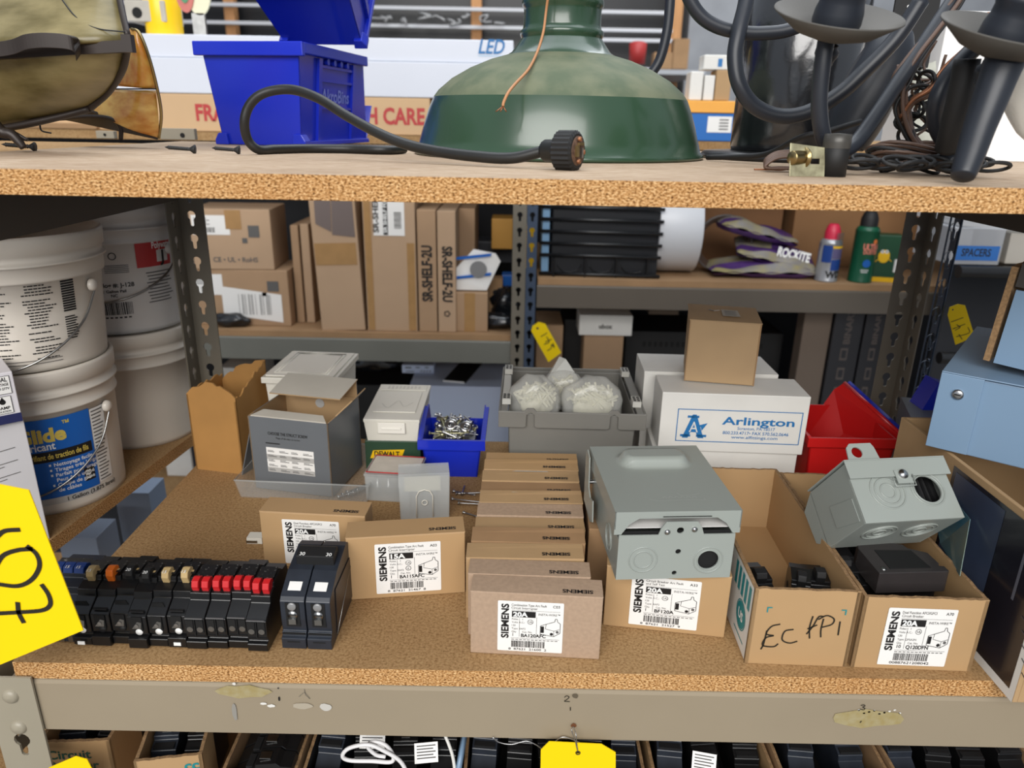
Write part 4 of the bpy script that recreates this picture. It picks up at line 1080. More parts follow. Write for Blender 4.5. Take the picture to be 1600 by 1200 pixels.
wr_ = lambda pts, wd=0.0013: pr.stroke([q_(p[0] - 9, p[1] - 2) for p in pts], wd, M_['marker'], F)
wr_([(55, 79), (42, 74), (36, 60), (48, 57)]); wr_([(48, 57), (36, 52), (33, 38), (50, 36), (57, 42)]); wr_([(36, 66), (34, 40), (31, 30)])
wr_([(77, 70), (64, 66), (62, 50), (74, 44), (86, 48)])
wr_([(103, 96), (101, 75), (104, 54)]); wr_([(98, 62), (106, 78), (112, 95), (120, 96)]); wr_([(98, 72), (112, 80)])
wr_([(120, 92), (119, 72), (121, 57)]); wr_([(112, 90), (124, 98), (136, 92), (134, 82), (120, 76)])
wr_([(146, 88), (147, 62)])
for sx, x0 in ((1, 22), (-1, 144)):
    pr.rect(*q_(x0, 106), *q_(x0 + 8 * sx, 108), M_['teal_ink'], F); pr.rect(*q_(x0, 98), *q_(x0 + 2 * sx, 106), M_['teal_ink'], F)
# white printed left side with teal stripes and round logo
Fl = frame((-W / 2 - 0.0004, 0.0, 0.0), (0, -1, 0), (0, 0, 1))
pr.rect(-0.205, 0.002, -0.002, h - 0.002, M_['white'], Fl, -0.0001)
for k in range(5): pr.rect(-0.012 - k * 0.010, h - 0.028, -0.006 - k * 0.010, h - 0.006, M_['teal_ink'], Fl, 0.0002)
pr.disc(-0.024, 0.030, 0.012, M_['teal_ink'], Fl, 0.0002, 24); pr.ring(-0.024, 0.030, 0.0125, 0.0135, M_['teal_ink'], Fl, 0.0002, 24); pr.text('US', M_['white_ink'], Fl, 0.008, -0.024, 0.026, bold=0.03, align='c', z=0.0004)
pr.text('recycled board', M_['teal_ink'], Fl, 0.003, -0.038, 0.011, z=0.0002) if False else pr.rect(-0.038, 0.010, -0.010, 0.0112, M_['teal_ink'], Fl, 0.0002)
pr.build('printing', t1)
c2, yaw2, W2, h2 = fit((1327, 1044), (1519, 1057), 0.0, 933)
yaw2 = (yaw2 + yaw) / 2
off = V3((math.cos(yaw), math.sin(yaw), 0))
c2 = c + off * (T1W / 2 + W2 / 2 + 0.0035)
t2 = thing('cardboard_tray', 'open kraft tray labelled Q120DFN holding loose breakers and a metal box', 'cardboard tray', (c2.x, c2.y, 0.0002), yaw)
tray(t2, W2, 0.222, h2, M_['kraft_tan'], seed=5).build('tray_body', t2)
p = MB(); siemens_label(p, FR(-W2 / 2 + W2 * 0.21, h2 * 0.06, -0.0006), W2 * 0.56, h2 * 0.80, amp='20A', catno='Q120DFN', qty='10', l1='Dual Function AFCI/GFCI', l2='Circuit Breaker', code='A70', typ='QFSA2N', seed=8, digits='   00887621208042'); p.build('printed_label', t2)

# =============================================================== CIRCUIT BREAKERS
def breaker_body(t, W, prof, m, name='breaker_body', parent=None):
    o = MB().prism(prof, -W / 2, W / 2, m, 'x').build(name, parent, bevel=0.0004, seg=1); return o
PROF1 = [(0.003, 0.0), (0.0, 0.001), (0.0, 0.008), (0.004, 0.009), (0.004, 0.012), (0.002, 0.0125), (0.002, 0.030), (0.004, 0.0315), (0.016, 0.0385), (0.017, 0.0445), (0.027, 0.0475), (0.0275, 0.0515), (0.046, 0.0535), (0.050, 0.050), (0.060, 0.049), (0.063, 0.040), (0.065, 0.0), ]
def toggle(W, m, parent, x=0.0, y=0.030, z=0.046, w_=0.0062, txt=None):
    t = MB(); t.prism([(y - 0.004, z - 0.002), (y + 0.007, z + 0.003), (y + 0.005, z + 0.010), (y + 0.001, z + 0.012), (y - 0.005, z + 0.0105), (y - 0.0065, z + 0.006)], x - w_ / 2, x + w_ / 2, m, 'x')
    if txt: t.text(txt, M_['white_ink'], frame((x, y - 0.0062, z + 0.0108), (1, 0, 0), (0, 1, 0.25)), 0.0030, align='c', bold=0.01)
    return t.build('toggle', parent, bevel=0.0005, seg=1)
def terminals(parent, W, xs, kind):
    t = MB()
    for x in xs:
        if kind == 'hole':
            t.box(x - 0.0030, x + 0.0030, 0.0012, 0.0017, 0.0165, 0.0285, M_['void']); 
            t.disc(0, 0, 0.0026, M_['steel'], frame((x, 0.0010, 0.0195), (1, 0, 0), (0, 0, 1)))
            t.box(x - 0.0035, x + 0.0035, 0.0010, 0.0016, 0.0125, 0.0132, M_['black'])
        else:
            t.prism([(x - 0.0045, 0.016), (x + 0.0045, 0.016), (x + 0.0045, 0.0295), (x - 0.0045, 0.0295)], 0.0010, 0.0017, M_['void'], 'y')
            t.add([(x - .0042, .0004, .0185), (x + .0034, .0004, .0185), (x + .0042, .0006, .0245), (x + .001, .0006, .0255)], [(0, 1, 2, 3)], M_['steel']); t.disc(x, 0, .0016, M_['zinc'], frame((0, .0002, .0215), (1, 0, 0), (0, 0, 1)))
    t.build('terminal', parent)
brow = G(75, 1005, 0); brow2 = G(420, 1018, 0)
ryaw = math.atan2(brow2.y - brow.y, brow2.x - brow.x); rdir = V3((math.cos(ryaw), math.sin(ryaw), 0)); rn = V3((-rdir.y, rdir.x, 0))
pos = brow2.copy()
x = 0.0
m_top = mat('printed_black_sticker', (30, 30, 32), 0.35, rgb2=(150, 148, 142), scale=260, lo=0.30, hi=0.42)
specs = []   # from the right end
for k, lb_ in enumerate(('rightmost in the row', 'second from the right end of the row', 'third from the right end of the row', 'fourth from the right end of the row')):
    specs.append(('tandem', 0.0168, 'black tandem breaker with two red toggles, ' + lb_))
for k, (m, tx, lb_) in enumerate(((M_['tan'], '15', 'black breaker with a tan toggle next to the red toggled ones'), (M_['tan'], '15', 'black breaker with a tan toggle right of a black toggled one'),
        (M_['blackm'], '20', 'black breaker with a black 20 toggle beside a tan toggled one'), (M_['blackm'], '20', 'black breaker with a black 20 toggle beside the orange toggled one'),
        (M_['orange'], None, 'black breaker with the only orange toggle in the row'), (M_['tan'], '15', 'black breaker with a tan toggle left of the orange toggled one'))):
    specs.append(('single', 0.0156, lb_, m, tx))
specs.append(('blue', 0.0300, 'breaker with three blue toggles half hidden by the yellow 107 tag'))
for i, s in enumerate(specs):
    Wb = s[1]; cpos = pos - rdir * (x + Wb / 2) + rn * (0.0015 * ((i * 5) % 3 - 1)); x += Wb + 0.0004
    t = thing('circuit_breaker', s[2], 'circuit breaker', (cpos.x, cpos.y, 0.0002), ryaw, 'breakers in the row beside the yellow tag')
    prof = [(a, b * (0.97 + 0.02 * (i % 2))) for a, b in PROF1]
    if s[0] == 'single' and i % 2 == 0: prof[0:4] = [(0.001, 0.0), (-0.002, 0.001), (-0.002, 0.010), (0.004, 0.011)]
    body_m = M_['black'] if s[0] != 'blue' else M_['blackb']
    breaker_body(t, Wb, prof, body_m, parent=t)
    lbm = MB(); lbm.rect(-Wb / 2 + 0.001, 0.0, Wb / 2 - 0.001, 0.015, m_top, frame((0, 0.0290, 0.0527), (1, 0, 0), (0, 1, 0.11)))
    if s[0] == 'single': lbm.rect(-0.005, 0.002, 0.005, 0.0045, M_['tan'], frame((0, 0.0290, 0.0530), (1, 0, 0), (0, 1, 0.11)))
    lbm.build('top_label', t)
    if s[0] == 'tandem':
        for dx in (-0.0042, 0.0042): toggle(Wb, M_['redh'], t, dx, y=0.0245, z=0.043, w_=0.0058)
        terminals(t, Wb, (-0.0042, 0.0042), 'hole')
        g = MB(); g.box(-0.0004, 0.0004, 0.0008, 0.0016, 0.013, 0.030, M_['void']); g.box(-Wb / 2 + 0.001, Wb / 2 - 0.001, 0.0005, 0.0015, 0.0300, 0.0308, mat('painted_edge_highlight', (96, 96, 96), 0.4)); g.build('ridge', t)  # lighter grey strip paints an edge highlight along the ridge
    elif s[0] == 'single':
        toggle(Wb, s[3], t, 0, txt=s[4]); terminals(t, Wb, (0.0,), 'clip')
        d_ = MB(); d_.lathe([(0.0030, 0), (0.0030, 0.0006), (0, 0.0007)], M_['white_ink'] if i in (4, 5, 9, 6) else M_['blackm'], frame((0.001, 0.0016, 0.0150), (1, 0, 0), (0, 0, 1)), 14)
        if i in (4, 9): d_.box(-0.003, 0.003, -0.0025, -0.0018, 0.003, 0.006, M_['white_ink'])
        d_.build('seal_dot', t)
        cv = MB(); cv.prism([(-0.006, 0.0315), (0.006, 0.0315), (0.0035, 0.0380), (-0.006, 0.0375)], 0.0085, 0.0095, M_['void'], 'y') if i % 2 else cv.box(-0.006, 0.006, 0.0035, 0.006, 0.0325, 0.0335, M_['blackm']); cv.build('terminal_cover', t)
    else:
        for dx in (-0.0095, 0, 0.0095): toggle(Wb, M_['blueh'], t, dx, y=0.034, z=0.044, w_=0.0088, txt='15')
        g = MB()
        for dx in (-0.011, -0.0035, 0.0035, 0.011): g.box(dx - 0.002, dx + 0.002, -0.0004, 0.0006, 0.001, 0.007, M_['steel'])
        g.build('contact', t)
x -= 0.0
# standalone double breaker
c, yaw, W, h = fit((441, 1013), (519, 1016), 0.0, None)
t = thing('circuit_breaker', 'blue black two pole breaker standing alone right of the long breaker row', 'circuit breaker', (c.x, c.y, 0.0002), yaw)
PR2 = [(0.004, 0.0), (0.0, 0.0), (0.0, 0.010), (0.003, 0.011), (0.003, 0.014), (0.005, 0.015), (0.004, 0.026), (0.004, 0.044), (0.007, 0.047), (0.022, 0.054), (0.030, 0.058), (0.060, 0.064), (0.070, 0.062), (0.073, 0.040), (0.075, 0.0)]
for k, dx in enumerate((-W / 4 - 0.0002, W / 4 + 0.0002)):
    Mw = W / 2 - 0.0006
    b = MB().prism(PR2, dx - Mw / 2, dx + Mw / 2, M_['blackb'], 'x'); o = b.build('pole', t, bevel=0.0006, seg=2)
    g = MB(); g.box(dx - 0.0058, dx + 0.0058, 0.0034, 0.0039, 0.020, 0.043, M_['void']); g.box(dx - 0.0052, dx + 0.0052, -0.0003, -0.00005, 0.0065, 0.0075, M_['void'])
    g.box(dx - Mw / 2 + 0.001, dx + Mw / 2 - 0.001, 0.002, 0.0038, 0.0128, 0.0140, M_['void']); g.build('terminal_recess', o)
    g = MB(); g.lathe([(0.0042, 0), (0.0042, 0.0010), (0, 0.0012)], M_['steel'], frame((dx, 0.0033, 0.0315), (1, 0, 0), (0, 0, 1)), 18); g.box(dx - 0.0035, dx + 0.0035, 0.0019, 0.0022, 0.0320, 0.0328, M_['void'])
    g.lathe([(0.0036, 0), (0.0036, 0.0012), (0.003, 0.0015), (0, 0.0016)], M_['silver'], frame((dx, 0.0033, 0.0400), (1, 0, 0), (0, 0, 1)), 18)
    g.box(dx - 0.003, dx + 0.003, 0.0010, 0.0032, 0.0235, 0.0285, M_['steel']); g.build('terminal_screw', o)
    g = MB(); g.rect(-0.0055, 0.0, 0.0055, 0.0085, M_['paper'], frame((dx, 0.0115, 0.0497), (1, 0, 0), (0, 15, 7))); g.build('rating_sticker', o)
tb = MB(); tb.prism([(0.036, 0.056), (0.052, 0.060), (0.051, 0.069), (0.046, 0.071), (0.035, 0.068)], -W / 2 + 0.006, W / 2 - 0.004, M_['blackm'], 'x')
for dx in (-0.010, 0.013): tb.text('30', M_['white_ink'], frame((dx, 0.0355, 0.0685), (1, 0, 0), (0, 1, 0.30)), 0.0035, align='c', bold=0.01)
tb.build('tie_handle', t, bevel=0.0006)
sd = MB(); sd.prism([(0.018, 0.004), (0.070, 0.004), (0.070, 0.046), (0.020, 0.046)], W / 2 + 0.0002, W / 2 + 0.0007, mat('brown_side_label', (52, 44, 42), 0.4), 'x')
sd.tube([(W / 2 + 0.0007, 0.016, 0.004), (W / 2 + 0.0007, 0.074, 0.040)], 0.0004, M_['steel'], 5); sd.build('side_label', t)

# loose breakers in the trays
def loose(label, loc, rot, W=0.018, group=None, m=None, sc_=1.0):
    t = thing('circuit_breaker', label, 'circuit breaker', loc, rot, group)
    m = m or M_['black']
    breaker_body(t, W, [(a * sc_, b * sc_) for a, b in PROF1], m, parent=t)
    for q in (-1, 1):
        s_ = MB(); s_.prism([(0.014 * sc_, 0.006 * sc_), (0.052 * sc_, 0.006 * sc_), (0.050 * sc_, 0.036 * sc_), (0.016 * sc_, 0.034 * sc_)], q * (W / 2 + 0.0001), q * (W / 2 + 0.0005), M_['blackm'], 'x')
        s_.lathe([(.0022, 0), (.0022, .0008), (0, .0010)], M_['steel'], Matrix.Translation((q * (W / 2), .058 * sc_, .006 * sc_)) @ Matrix.Rotation(R(90) * q, 4, 'Y'), 12)
        s_.build('side_panel', t)
    toggle(W, M_['blackm'], t, 0, w_=W * 0.45)
    terminals(t, W, (0.0,), 'clip')
    return t
def intray(tt_, x, y, z):
    Mx = Matrix.Translation(tt_.location) @ Matrix.Rotation(tt_.rotation_euler.z, 4, 'Z'); return Mx @ V3((x, y, z))
gE = 'loose breakers in the ECFPI tray'
loose('black breaker lying leftmost in the ECFPI tray', intray(t1, -0.020, 0.016, 0.004), (0, 0, yaw + R(8)), 0.022, gE, sc_=0.95)
loose('black breaker lying in the middle of the ECFPI tray', intray(t1, 0.004, 0.014, 0.004), (0, 0, yaw - R(14)), 0.016, gE, sc_=0.98)
loose('black breaker lying rightmost in the ECFPI tray', intray(t1, 0.027, 0.020, 0.004), (0, 0, yaw - R(4)), 0.018, gE, sc_=0.92)
gQ = 'loose breakers in the Q120DFN tray'
loose('large dark breaker lying on its side at the front of the Q120DFN tray', intray(t2, 0.036, 0.036, 0.062), (0, R(90), yaw + R(96)), 0.020, gQ, mat('brown_black_plastic', (54, 50, 50), 0.35, var=0.15, scale=40), sc_=0.95)
loose('black breaker on its side under the topmost one in the Q120DFN tray', intray(t2, 0.032, 0.042, 0.040), (0, R(90), yaw + R(88)), 0.020, gQ, sc_=0.95)
loose('black breaker at the bottom of the Q120DFN tray', intray(t2, 0.030, 0.036, 0.014), (0, R(90), yaw + R(92)), 0.020, gQ, sc_=0.95)
loose('black breaker standing at the left wall of the Q120DFN tray', intray(t2, -0.034, 0.040, 0.004), (0, 0, yaw + R(5)), 0.018, gQ, sc_=1.1)
loose('black breaker standing behind the others in the Q120DFN tray', intray(t2, -0.012, 0.085, 0.004), (0, 0, yaw - R(12)), 0.020, gQ, sc_=1.15)
# =============================================================== BACK HALF OF THE BREAKER SHELF
def openbox(b, W, L, H, m, th=0.0025, inner=None):
    inner = inner or m
    def slab(x0, x1, y0, y1, z0, z1): b.box(x0, x1, y0, y1, z0, z1, m)
    slab(-W / 2, W / 2, 0, th, 0, H); slab(-W / 2, W / 2, L - th, L, 0, H)
    slab(-W / 2, -W / 2 + th, th, L - th, 0, H); slab(W / 2 - th, W / 2, th, L - th, 0, H)
    b.box(-W / 2 + th, W / 2 - th, th, L - th, 0, th, m)
    return b
# --- ochre open carton at the far left
c, yaw, W, h = fit((312, 737), (372, 742), 0.0, 617)
t = thing('open_carton', 'torn ochre cardboard carton standing open left of the grey screw carton', 'carton', (c.x, c.y + 0.004, 0.0002), yaw - R(4))
W = 0.066
b = MB(); rr_ = random.Random(4)
L = 0.075
def ragged(b, p, q, n, H, m, th=0.002, amp=0.006, N=14, inner=None):
    p, q, n = V3(p), V3(q), V3(n) * th; vs_ = []
    for i in range(N + 1):
        a = p.lerp(q, i / N); hh = H(i / N) if callable(H) else H; hh += amp * (rr_.random() - 0.5)
        vs_ += [a, a + V3((0, 0, hh)), a + n + V3((0, 0, hh)), a + n]
    f = []
    for i in range(N):
        k = 4 * i; f += [(k, k + 4, k + 5, k + 1), (k + 3, k + 2, k + 6, k + 7), (k + 1, k + 5, k + 6, k + 2), (k, k + 3, k + 7, k + 4)]
    f += [(0, 1, 2, 3), (4 * N + 3, 4 * N + 2, 4 * N + 1, 4 * N)]
    b.add(vs_, f, m)
mo = M_['kraft_old']
ragged(b, (-W / 2, 0, 0), (W / 2, 0, 0), (0, 1, 0), lambda u: h + 0.014 * math.sin(math.pi * u) ** 0.6, mo)
ragged(b, (W / 2, L, 0), (-W / 2, L, 0), (0, -1, 0), lambda u: h + 0.022 - 0.03 * u * u, mo)
ragged(b, (-W / 2, L, 0), (-W / 2, 0, 0), (1, 0, 0), h, mo); ragged(b, (W / 2, 0, 0), (W / 2, L, 0), (-1, 0, 0), lambda u: h - 0.005 + 0.03 * u, mo)
b.box(-W / 2 + .002, W / 2 - .002, .002, L - .002, 0, .002, mo)
b.build('carton_body', t)
# --- white lidded tub
c, yaw, W, h = fit((405, 690), (520, 697), 0.0, None)
A, B = G(405, 588, 0.116), G(520, 594, 0.116); c = (A + B) / 2; W = (B - A).length; yaw = math.atan2(B.y - A.y, B.x - A.x)
t = thing('lidded_tub', 'frosted white plastic tub with a square lid behind the grey screw carton', 'plastic tub', (c.x, c.y + 0.012, 0.0002), yaw + R(2))
L = 0.105
b = MB(); w1, w2 = W / 2 - 0.009, W / 2 - 0.004; fz = M_['frost']
b.add([(-w1, 0.005, 0), (w1, 0.005, 0), (w1, L - .005, 0), (-w1, L - .005, 0), (-w2, 0.001, .104), (w2, 0.001, .104), (w2, L, .104), (-w2, L, .104)], [(0, 3, 2, 1), (0, 1, 5, 4), (1, 2, 6, 5), (2, 3, 7, 6), (3, 0, 4, 7)], fz)
b.build('tub_body', t, bevel=0.003, solid=0.0015)
l = MB(); wl = W / 2
l.box(-wl, wl, -0.005, L + 0.005, 0.1045, 0.1125, fz); l.box(-wl + .004, wl - .004, 0, L, .1127, .1145, fz)
l.build('tub_lid', t, bevel=0.0015)
m_lr = mat('lid_rim_white', (232, 228, 218), 0.3)
l = MB()
for k, e in enumerate((0.013, 0.017)):
    l.tube([(-wl + e, e - 0.004, .1147), (wl - e, e - 0.004, .1147), (wl - e, L + 0.004 - e, .1147), (-wl + e, L + 0.004 - e, .1147)], 0.0008, m_lr, 6, closed=True)
l.build('lid_ridge', t)
# --- flat clear tray holding the grey screw carton
cA, cB = G(376, 779), G(556, 786)
tr = thing('clear_tray', 'low cloudy clear plastic tray under and around the grey screw carton', 'plastic tray', ((cA + cB) / 2 + V3((0.006, -0.002, 0.0002))), -R(3))
Wt = 0.158; b = MB(); cl = mat('thin_clear_plastic', (205, 208, 206), 0.15, alpha=0.16, spec=0.8); Lt = 0.115
k = 0.004; Ht = 0.024
b.add([(-Wt / 2 + k, k, 0), (Wt / 2 - k, k, 0), (Wt / 2 - k, Lt - k, 0), (-Wt / 2 + k, Lt - k, 0), (-Wt / 2, 0, Ht), (Wt / 2, 0, Ht), (Wt / 2, Lt, Ht), (-Wt / 2, Lt, Ht)], [(0, 3, 2, 1), (0, 1, 5, 4), (1, 2, 6, 5), (2, 3, 7, 6), (3, 0, 4, 7)], cl)
b.build('tray_body', tr, bevel=0.002, solid=0.0012)
b = MB(); b.tube([(-Wt / 2, 0, Ht), (Wt / 2, 0, Ht), (Wt / 2, Lt, Ht), (-Wt / 2, Lt, Ht)], 0.0010, M_['clear'], 6, closed=True); b.build('rim', tr)
def rod(label, loc, d, L=0.05, r=0.0014, group=None, head=True, m=None, cat='screw', name='screw'):
    q = V3(d).normalized().to_track_quat('Z', 'Y').to_matrix().to_4x4(); q.translation = V3(loc)
    t = MB(); pr_ = [(0, 0), (r * 2.3, 0), (r * 2.3, 0.0008), (r, 0.0022)] if head else [(0, 0), (r, 0)]
    z = 0.003
    while z < L - 0.003: pr_ += [(r * 0.85, z), (r, z + 0.0006)]; z += 0.0013
    pr_ += [(r * 0.8, L - 0.002), (0, L)]
    t.lathe(pr_, m or M_['zinc'], q, 8); return tag(t.build(name), label, cat, group)
tl = V3(tr.location)
for i in range(6):
    rod('zinc screw lying in the clear tray beside the grey carton', tl + V3((0.040 + 0.004 * i, 0.004 + 0.006 * (i % 3), 0.0042 + 0.0030 * (i // 3))), (0.8, 0.55 + 0.05 * i, 0.10), 0.040, 0.0013, 'screws in the clear tray')
# --- grey structural screw carton
c, yaw, W, h = fit((399, 762), (520, 777), 0.003, 650)
gc = thing('screw_carton', 'grey printed structural screw carton with its top flaps open', 'carton', (c.x, c.y, 0.0035), yaw)
L = 0.088; gb, kr = M_['greybox'], M_['kraft']
b = MB(); th = 0.0014
def skin(b, quad, n, mo_, mi_):        # thin board: grey outside, brown inside
    n = V3(n) * th; Q = [V3(p) for p in quad]; I = [p - n for p in Q]
    b.quad(Q, mo_); b.quad(list(reversed(I)), mi_)
    for i in range(4):
        j = (i + 1) % 4; b.quad([Q[j], Q[i], I[i], I[j]], mi_)
skin(b, [(-W / 2, 0, 0), (W / 2, 0, 0), (W / 2, 0, h), (-W / 2, 0, h)], (0, -1, 0), gb, kr)
skin(b, [(W / 2, 0, 0), (W / 2, L, 0), (W / 2, L, h), (W / 2, 0, h)], (1, 0, 0), gb, kr)
skin(b, [(W / 2, L, 0), (-W / 2, L, 0), (-W / 2, L, h), (W / 2, L, h)], (0, 1, 0), gb, kr)
skin(b, [(-W / 2, L, 0), (-W / 2, 0, 0), (-W / 2, 0, h), (-W / 2, L, h)], (-1, 0, 0), gb, kr)
b.quad([(-W / 2, 0, 0), (-W / 2, L, 0), (W / 2, L, 0), (W / 2, 0, 0)], gb); b.quad([(-W / 2, 0, 0.001), (W / 2, 0, 0.001), (W / 2, L, 0.001), (-W / 2, L, 0.001)], kr)
b.build('carton_body', gc)
f = MB(); skin(f, [(-W / 2 + .002, L, h), (W / 2 - .002, L, h), (W / 2 - .004, L + .004, h + 0.022), (-W / 2 + .004, L + .004, h + 0.022)], (0, -1, 0), kr, gb)
skin(f, [(-W / 2 + .004, L + .004, h + .0225), (W / 2 - .002, L + .004, h + .0225), (W / 2 - .006, L - 0.040, h + .0115), (-W / 2 + .002, L - .040, h + .0115)], (0, 0, 1), M_['greycard'], kr)
f.build('rear_flap', gc)
f = MB(); skin(f, [(W / 2, .022, h), (W / 2, L - .01, h), (W / 2 + .016, L - .014, h + .018), (W / 2 + .016, .034, h + .016)], (0.7, 0, -0.7), gb, kr); f.build('side_flap', gc)
f = MB(); skin(f, [(-W / 2, L - .016, h), (-W / 2, .012, h), (-W / 2 - .030, .020, h - .090), (-W / 2 - .026, .045, h - .090)], (-0.95, 0, -0.2), gb, gb)
f.build('hanging_flap', gc)
f = MB(); skin(f, [(W / 2 - .002, 0.0, h), (-W / 2 + .004, 0.0, h), (-W / 2 + .012, 0.016, h + .002), (W / 2 - .012, 0.014, h + .002)], (0, 0, -1), gb, M_['greycard']); f.build('front_flap', gc)
p = MB(); F = FR(-W / 2, 0, -0.0004)
p.text('GROUND THE STRUCT SCREW', M_['ink'], F, 0.0034, W / 2 + 0.001, h - 0.020, width=W * .50, align='c', bold=0.015) if False else p.text('CHOOSE THE STRUCT SCREW', M_['ink'], F, 0.0036, W * .49, h - 0.021, width=W * .50, align='c', bold=0.015)
p.text('Page of de este su screw', M_['ink'], F, 0.0022, W * .49, h - 0.0255, width=W * .30, align='c')
p.rect(W * .20, h - 0.0325, W * .38, h - 0.0312, M_['ink'], F)
x0, x1, y0, y1 = W * .20, W * .80, h * .26, h * .60
p.rect(x0, y0, x1, y1, M_['paper'], F)
gr = mat('table_grey', (176, 174, 170), 0.5)
for r_ in (0.0, 0.52): p.rect(x0, y0 + (y1 - y0) * r_, x1, y0 + (y1 - y0) * (r_ + .2), gr, F, 0.0002)
for r_ in range(5):
    for k in range(4):
        xa = x0 + (x1 - x0) * (0.03 + k * .25)
        p.rect(xa, y0 + (y1 - y0) * (.06 + r_ * .19), xa + (x1 - x0) * (.14 + .05 * ((r_ + k) % 2)), y0 + (y1 - y0) * (.085 + r_ * .19), M_['greytext'], F, 0.0004)
        p.rect(xa, y0 + (y1 - y0) * (.11 + r_ * .19), xa + (x1 - x0) * .12, y0 + (y1 - y0) * (.13 + r_ * .19), M_['greytext'], F, 0.0004)
p.build('printed_table', gc)
p = MB(); p.disc(0, 0, 0.006, gr, frame((-0.002, L - .0022, h - .012), (1, 0, 0), (0, 0, 1))); p.build('inner_sticker', gc)
# --- dark green carton with a clear tub on it
c, yaw, W, h = fit((574, 741), (650, 741), 0.0, None)
c = V3(((G(572, 691, .042) + G(654, 686, .042)) / 2)); W = 0.070
gx = thing('green_carton', 'dark green carton with yellow lettering under the clear lidded tub', 'carton', (c.x, c.y, 0.0002), 0.0)
MB().box(-W / 2, W / 2, 0, 0.10, 0, 0.0412, mat('dark_green_card', (42, 70, 50), 0.45, var=0.1, scale=20)).build('carton_body', gx, bevel=0.001)
p = MB(); F = FR(-W / 2, 0, -0.0004)
for a in (0.017, 0.002):
    p.add([(0.006, a, 0), (0.046, a + 0.002, 0), (0.050, a + 0.013, 0), (0.010, a + 0.011, 0)], [(0, 1, 2, 3)], M_['yellow_j'], F); p.text('DEWALT', M_['ink'], F, 0.007, 0.0115, a + 0.003, bold=0.03, width=0.032, z=0.0002)
p.build('printing', gx)
ct = thing('clear_tub', 'clear plastic tub with a moulded lid on the dark green carton', 'plastic tub', (c.x, c.y - 0.002, 0.0417), 0.0)
b = MB(); w1 = W / 2 - .001; Lc = 0.125
b.add([(-w1 + .003, .003, 0), (w1 - .003, .003, 0), (w1 - .003, Lc, 0), (-w1 + .003, Lc, 0), (-w1, 0, .026), (w1, 0, .026), (w1, Lc + .002, .026), (-w1, Lc + .002, .026)], [(0, 3, 2, 1), (0, 1, 5, 4), (1, 2, 6, 5), (2, 3, 7, 6), (3, 0, 4, 7)], M_['frost'])
b.build('tub_body', ct, bevel=0.002, solid=0.001)
l = MB(); l.box(-w1 - .001, w1 + .001, -.001, Lc + .003, .0262, .0300, M_['frost']); l.box(-w1 + .007, w1 - .007, .022, Lc - .03, .0302, .0314, M_['frost']); l.box(-w1 + .003, w1 - .003, Lc - .022, Lc - .004, .0302, .0312, M_['frost']); l.build('tub_lid', ct, bevel=0.0008)
l = MB(); l.box(-.017, .017, -.0030, -.0012, .012, .0262, m_lr); l.box(-.012, .012, -.0042, -.0031, .017, .020, m_lr); l.build('latch', ct, bevel=0.0005)
l = MB(); gt = mat('pale_print', (196, 192, 182), 0.4)
l.text('SCREWS', gt, frame((0, .010, .0302), (1, 0, 0), (0, 1, 0)), .005, align='c', bold=.02) if False else None
for k in range(9): l.box(-.022 + k * .0052, -.0195 + k * .0052, Lc - .018, Lc - .008, .0313, .0318, gt)
l.stroke([(-.02, .05), (-.01, .035), (0, .06), (.01, .04), (.02, .055)], .0015, gt, Matrix.Translation((0, 0, .0317))); l.build('lid_relief', ct)

# --- blue bin of screws
def akro(t, W, L, Hf, Hp, Hb, m):
    w1, w2 = W / 2 - .010, W / 2 - 0.004
    b = MB(); th = .0018
    def slab(P, n):
        n = V3(n) * th; P = [V3(p) for p in P]; k = len(P)
        b.add(P + [p - n for p in P], [tuple(range(k)), tuple(range(2 * k - 1, k - 1, -1))] + [(i, i + k, (i + 1) % k + k, (i + 1) % k) for i in range(k)], m)
    slab([(-w1, .004, 0), (w1, .004, 0), (w2, 0, Hf), (-w2, 0, Hf)], (0, -1, 0))
    wz = lambda z: w1 + (w2 - w1) * z / Hf
    slab([(w1, .004, 0), (w1, L, 0), (wz(Hp), L, Hp), (wz(Hp), L - .014, Hp), (w2, 0, Hf)], (1, 0, 0))
    slab([(-w1, L, 0), (-w1, .004, 0), (-w2, 0, Hf), (-wz(Hp), L - .014, Hp), (-wz(Hp), L, Hp)], (-1, 0, 0))
    slab([(w1, L, 0), (-w1, L, 0), (-wz(Hb), L, Hb), (wz(Hb), L, Hb)], (0, 1, 0))
    b.box(-w1, w1, .004, L, 0, .002, m)
    b.build('bin_body', t)
    r_ = MB(); r_.box(-W / 2, W / 2, -.004, 0.0, Hf - .012, Hf + .001, m)
    for s in (1, -1):
        P = [(s * w2, 0, Hf - .002), (s * wz(Hp), L - .012, Hp - .002), (s * wz(Hp), L - .012, Hp + .002), (s * w2, 0, Hf + .002)]
        O = [(s * W / 2 + (s * .002 if p[1] else 0), p[1], p[2]) for p in P]
        r_.add(P + O, [(0, 1, 2, 3), (7, 6, 5, 4), (0, 4, 5, 1), (1, 5, 6, 2), (2, 6, 7, 3), (3, 7, 4, 0)], m)
    r_.build('rim', t)
A, B = G(665, 747, 0), G(747, 747, 0)
sbn = thing('storage_bin', 'blue hopper bin full of loose screws between the clear tub and the grey tote', 'storage bin', ((A + B) / 2 + V3((0, 0.0, .0002))), 0.0)
WB = 0.083; HF = height((A + B) / 2, 688)
HP = height((A + B) / 2 + V3((0, .088, 0)), 633)
akro(sbn, WB, .090, HF, HP, HP * .70, M_['blue'])
rr_ = random.Random(11); sl = V3(sbn.location)
m_s1, m_s2 = M_['zinc'], mat('yellow_zinc_screw', (170, 166, 130), 0.3, 0.9)
fillb = MB()
